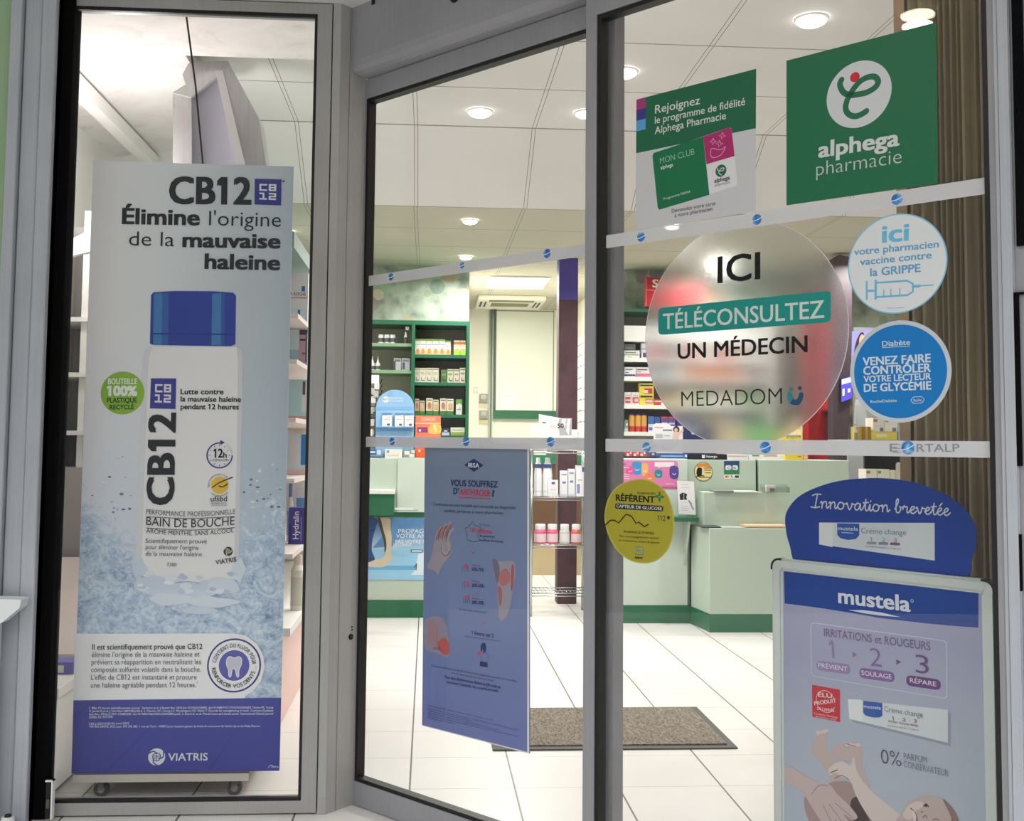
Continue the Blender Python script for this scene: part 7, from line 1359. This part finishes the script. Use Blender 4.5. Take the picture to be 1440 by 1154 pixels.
# shop window: cart, box on cabinet, goods on shelves and gondola
k = thing('wheeled_platform', 'low wheeled wooden platform carrying the tall bottle poster', 'platform', (-0.78, 3.62, 0)); 
t = NT('platform_wood'); p_, pv = t.pos(); mp = t.n('ShaderNodeMapping'); mp.inputs['Scale'].default_value = (4, 40, 40); t.l(pv, mp.inputs[0]); M_WOOD = t.out(t.ramp(t.noise(mp.outputs[0], 2, 4), [(0.35, (110, 84, 62)), (0.65, (146, 116, 88))]), 0.6, 0.3)
mb = MB(); mb.box(-1.06, -0.535, 3.385, 3.86, 0.0578, 0.0805, M_WOOD); mb.build('board', k)
mb = MB(); mb.box(-1.06, -0.535, 3.382, 3.385, 0.058, 0.0805, mat((206, 200, 188), 0.5)); mb.build('edge_strip', k)
for (x, y) in ((-0.99, 3.44), (-0.585, 3.44), (-0.99, 3.80), (-0.585, 3.80)):
    mb = MB(); mb.cyl((x, y-0.010, 0.0225), (0, 1, 0), 0.0225, 0.0225, 0.020, mat((60, 58, 56), 0.6), 22); w_ = mb.build('caster', k, False)
    mb = MB(); mb.cyl((x, y-0.0115, 0.0225), (0, 1, 0), 0.011, 0.011, 0.023, mat((150, 150, 146), 0.4), 16); mb.build('hub', w_)
    mb = MB(); mb.box(x-0.008, x+0.008, y-0.015, y-0.0117, 0.018, 0.057, M_CHROME); mb.box(x-0.008, x+0.008, y+0.0117, y+0.015, 0.018, 0.057, M_CHROME); mb.box(x-0.022, x+0.022, y-0.022, y+0.022, 0.054, 0.0575, M_CHROME); mb.build('fork', w_)
k = thing('violet_box', 'small violet and white box on the low white cabinet', 'box', (-1.2, 3.6, 0.3354)); mb = MB()
ax, az = -1.245, 0.3354; mb.box(-1.30, -1.14, 3.60, 3.68, az, az+0.038, mat((112, 108, 190), 0.45)); mb.build('box', k)
mb = MB(); mb.box(-1.205, -1.17, 3.5985, 3.6, az+0.005, az+0.028, M_WHITE); mb.build('barcode_label', k)
for i, (x, z, h, c, lb) in enumerate(((-1.30, 1.60, 0.12, (210, 206, 206), 'pale carton on the highest of the white window shelves'), (-1.36, 1.37, 0.16, (196, 210, 216), 'pale blue carton on the middle white window shelf'), (-1.29, 1.37, 0.15, (206, 208, 206), 'grey-white carton on the middle white window shelf'), (-1.36, 1.13, 0.13, (190, 206, 214), 'bluish carton on the lowest white window shelf'), (-1.29, 1.13, 0.10, (170, 168, 168), 'grey carton on the lowest white window shelf'))):
    k = thing('shelf_carton', lb, 'carton', (x, 4.6, z)); mb = MB(); mb.box(x-0.03, x+0.03, 4.58, 4.66, z+0.0005, z+h, mat(c, 0.5)); mb.build('box', k); mb = MB(); mb.box(x-0.026, x+0.026, 4.578, 4.58, z+h*0.3, z+h*0.5, mat(tuple(int(v*0.85) for v in c), 0.5)); mb.build('label', k)
Yg = 4.55; g = 'goods at the near end of the gondola'
carton(Yg, (401, 384, 434, 456), 'tall white card with small blue square, highest on the product gondola', (230, 228, 230), [(0.70, 0.64, 0.86, 0.74, (40, 110, 190)), (0.1, 0.50, 0.95, 0.52, (206, 140, 140)), (0.0, 0.0, 1.0, 0.30, (206, 222, 236)), (0.55, 0.02, 0.66, 0.28, (60, 110, 196)), (0.1, 0.04, 0.3, 0.2, (70, 84, 96))], GZ[0], 0.03, 'shelf_card', 'card', g, [('LA ROCHE', 0.12, 0.9, 0.555, 0.06, (90, 100, 120), 0.01)])
carton(Yg, (403, 464, 433, 515), 'aqua picture card with part of a face on the product gondola', (150, 190, 204), [(0, 0.45, 1, 1, (196, 220, 226)), (0.58, 0.12, 1, 1.0, (190, 160, 170)), (0.6, 0.86, 1, 1.0, (70, 60, 70)), (0.62, 0.70, 0.92, 0.75, (50, 44, 56)), (0.72, 0.32, 0.95, 0.38, (150, 90, 104)), (0.9, 0.1, 1, 0.9, (120, 100, 116)), (0, 0, 1, 0.08, (206, 160, 160))], GZ[1], 0.03, 'shelf_card', 'card', g)
carton(Yg, (403, 534, 432, 590), 'pale aqua card with pink foot on the product gondola', (176, 214, 216), [(0, 0, 1, 0.09, (214, 160, 156)), (0.74, 0.2, 1, 0.95, (214, 218, 220)), (0.78, 0.62, 0.92, 0.95, (90, 80, 90))], GZ[2], 0.03, 'shelf_card', 'card', g)
carton(Yg, (402, 611, 431, 668), 'pale card with blue edge, above the violet carton on the product gondola', (204, 222, 230), [(0.74, 0.25, 1, 1, (50, 130, 190)), (0.2, 0.35, 0.5, 0.9, (230, 210, 216)), (0, 0, 1, 0.14, (230, 196, 196))], GZ[3], 0.03, 'shelf_card', 'card', g)
carton(Yg, (405, 714, 428.5, 765), 'violet carton with white upright lettering on the product gondola', (62, 54, 150), [(0.78, 0.1, 0.83, 0.75, (150, 140, 200)), (0.0, 0.0, 0.2, 0.55, (48, 42, 124))], GZ[4], 0.06, 'hygiene_carton', 'carton', g)
fp = Plane((on_y(405, 765, Yg)[0], Yg-0.0012, GZ[4]), X, Z, (0, -1, 0)); pr = Print(fp, 0.0006, 0.0002); w_, h_ = on_y(428.5, 765, Yg)[0]-on_y(405, 765, Yg)[0], 51*Yg/1500
vs, fs = glyphs('Hydralin', 0.012); g0 = min(q[0] for q in vs); g1 = max(q[0] for q in vs)
pr.mb.add([fp.at(w_*(0.62-0.34*q[1]/CAP), h_*(0.14+0.74*(q[0]-g0)/(g1-g0)), pr.n(2)-q[2]*SINK) for q in vs], fs, ink((234, 232, 242))); pr.build('lettering', bpy.data.objects['hygiene_carton'])
bottle(4.66, (402, 678, 413, 764), 'white bottle with pale blue cap behind the violet carton', [('flask', mat((226, 228, 230), 0.35), [(0.95, 0), (1, 0.02), (1, 0.62), (0.5, 0.74)]), ('label_band', mat((150, 180, 214), 0.4), [(1.012, 0.1), (1.012, 0.5)]), ('cap', mat((96, 140, 196), 0.4), [(0.55, 0.72), (0.55, 1.0), (0, 1.0)])], None, GZ[4], 'lotion_bottle')
carton(4.68, (414, 688, 430, 764), 'white and blue carton behind the violet carton', (226, 228, 232), [(0.1, 0.6, 0.9, 0.8, (110, 160, 200)), (0.1, 0.3, 0.5, 0.4, (160, 190, 214))], GZ[4], 0.05, 'hygiene_carton', 'carton', g)
bottle(Yg, (407, 772, 428, 850), 'white bottle with patterned label on the gondola deck below the violet carton', [('flask', mat((232, 226, 214), 0.35), [(0.95, 0), (1, 0.02), (1, 0.72), (0.6, 0.82)]), ('label_band', mat((206, 202, 184), 0.45), [(1.012, 0.08), (1.012, 0.6)]), ('cap', mat((226, 206, 190), 0.4), [(0.62, 0.80), (0.62, 0.97), (0.5, 1.0), (0, 1.0)])], None, 0.39, 'lotion_bottle')

# ------------------------------------------------------------------ recessed ceiling lights (each lamp's light sits in its lamp)
M_BULB = emit((255, 253, 246), 9.0, 'lamp_diffuser')
M_BULBW = emit((255, 244, 214), 40.0, 'lamp_diffuser_warm')
def downlight(x, y, z, r, watts, label, cat='ceiling light', group='recessed ceiling lights', m=None, col=(1.0, 0.98, 0.955)):
    k = thing('ceiling_light', label, cat, (x, y, z-0.012), group)
    mb = MB(); n = 28
    A = [(x+r*1.18*math.cos(2*math.pi*i/n), y+r*1.18*math.sin(2*math.pi*i/n)) for i in range(n)]; B = [(x+r*math.cos(2*math.pi*i/n), y+r*math.sin(2*math.pi*i/n)) for i in range(n)]
    mb.add([(*p, z-0.001) for p in A]+[(*p, z-0.008) for p in B], [(i, n+i, n+(i+1) % n, (i+1) % n) for i in range(n)], M_WHITE); mb.build('trim_ring', k)
    mb = MB(); mb.lathe((x, y, z-0.002), [(r*math.sin(a), -0.006-r*0.4*math.cos(a)) for a in [math.pi/2*i/6 for i in range(1, 7)]], m or M_BULB, n)
    if m: mb = MB(); mb.cyl((x, y, z-0.010), (0, 0, 1), r, r, 0.008, m, n)
    mb.build('diffuser', k, not m)
    if watts: lamp('lamp_light', 'AREA', (x, y, z-0.012-r*0.6), watts, r*1.8, col, spread=math.radians(125 if z > 2.5 else 165))
for (px_, py_, lb) in ((675, 156, 'bright recessed light over the entrance mat, first seen through the narrower door leaf'), (877, 100, 'bright recessed light just above the corner of the loyalty card poster'), (1141, 26, 'largest bright recessed light, directly above the green square poster'), (824, 158, 'recessed light half hidden behind the middle door stile')):
    x, y = on_z(px_, py_, 2.7); downlight(x, y, 2.7, 0.056 if py_ != 158 else 0.05, DOWN_W, lb)
for (px_, py_, lb) in ((661, 309, 'small bright light in the low ceiling above the upper band of the narrow leaf'), (655, 360, 'farther small light in the low ceiling in front of the mural'), (945, 317, 'small light in the low ceiling behind the upper band below the loyalty poster'), (1012, 367, 'light in the low ceiling glaring through the frosted disc')):
    x, y = on_z(px_, py_, 2.39); downlight(x, y, 2.388, 0.042 if px_ != 1012 else 0.07, LOW_W, lb)
# further lights of the same rows, over the part of the shop beside and behind the frame
for (x, y) in ((-0.35, 5.0), (2.6, 5.0), (3.1, 3.2)): 
    downlight(x, y, 2.7, 0.056, DOWN_W, 'recessed ceiling light of the front row, out of sight of the door', group='recessed ceiling lights beside the view')
for (x, y) in ((-0.9, 6.6), (2.9, 6.6)):
    downlight(x, y, 2.388, 0.05, LOW_W, 'small light in the low ceiling out of sight of the door', group='low ceiling lights beside the view')
# lamp in the entrance soffit
downlight(-0.1735, 1.55, 2.452, 0.05, EXT_W, 'warm recessed lamp in the soffit in front of the door, mirrored in the glass', group='soffit lamps', m=M_BULBW, col=(1.0, 0.93, 0.82))
for o in bpy.data.objects:
    if '_w' in o: del o['_w']
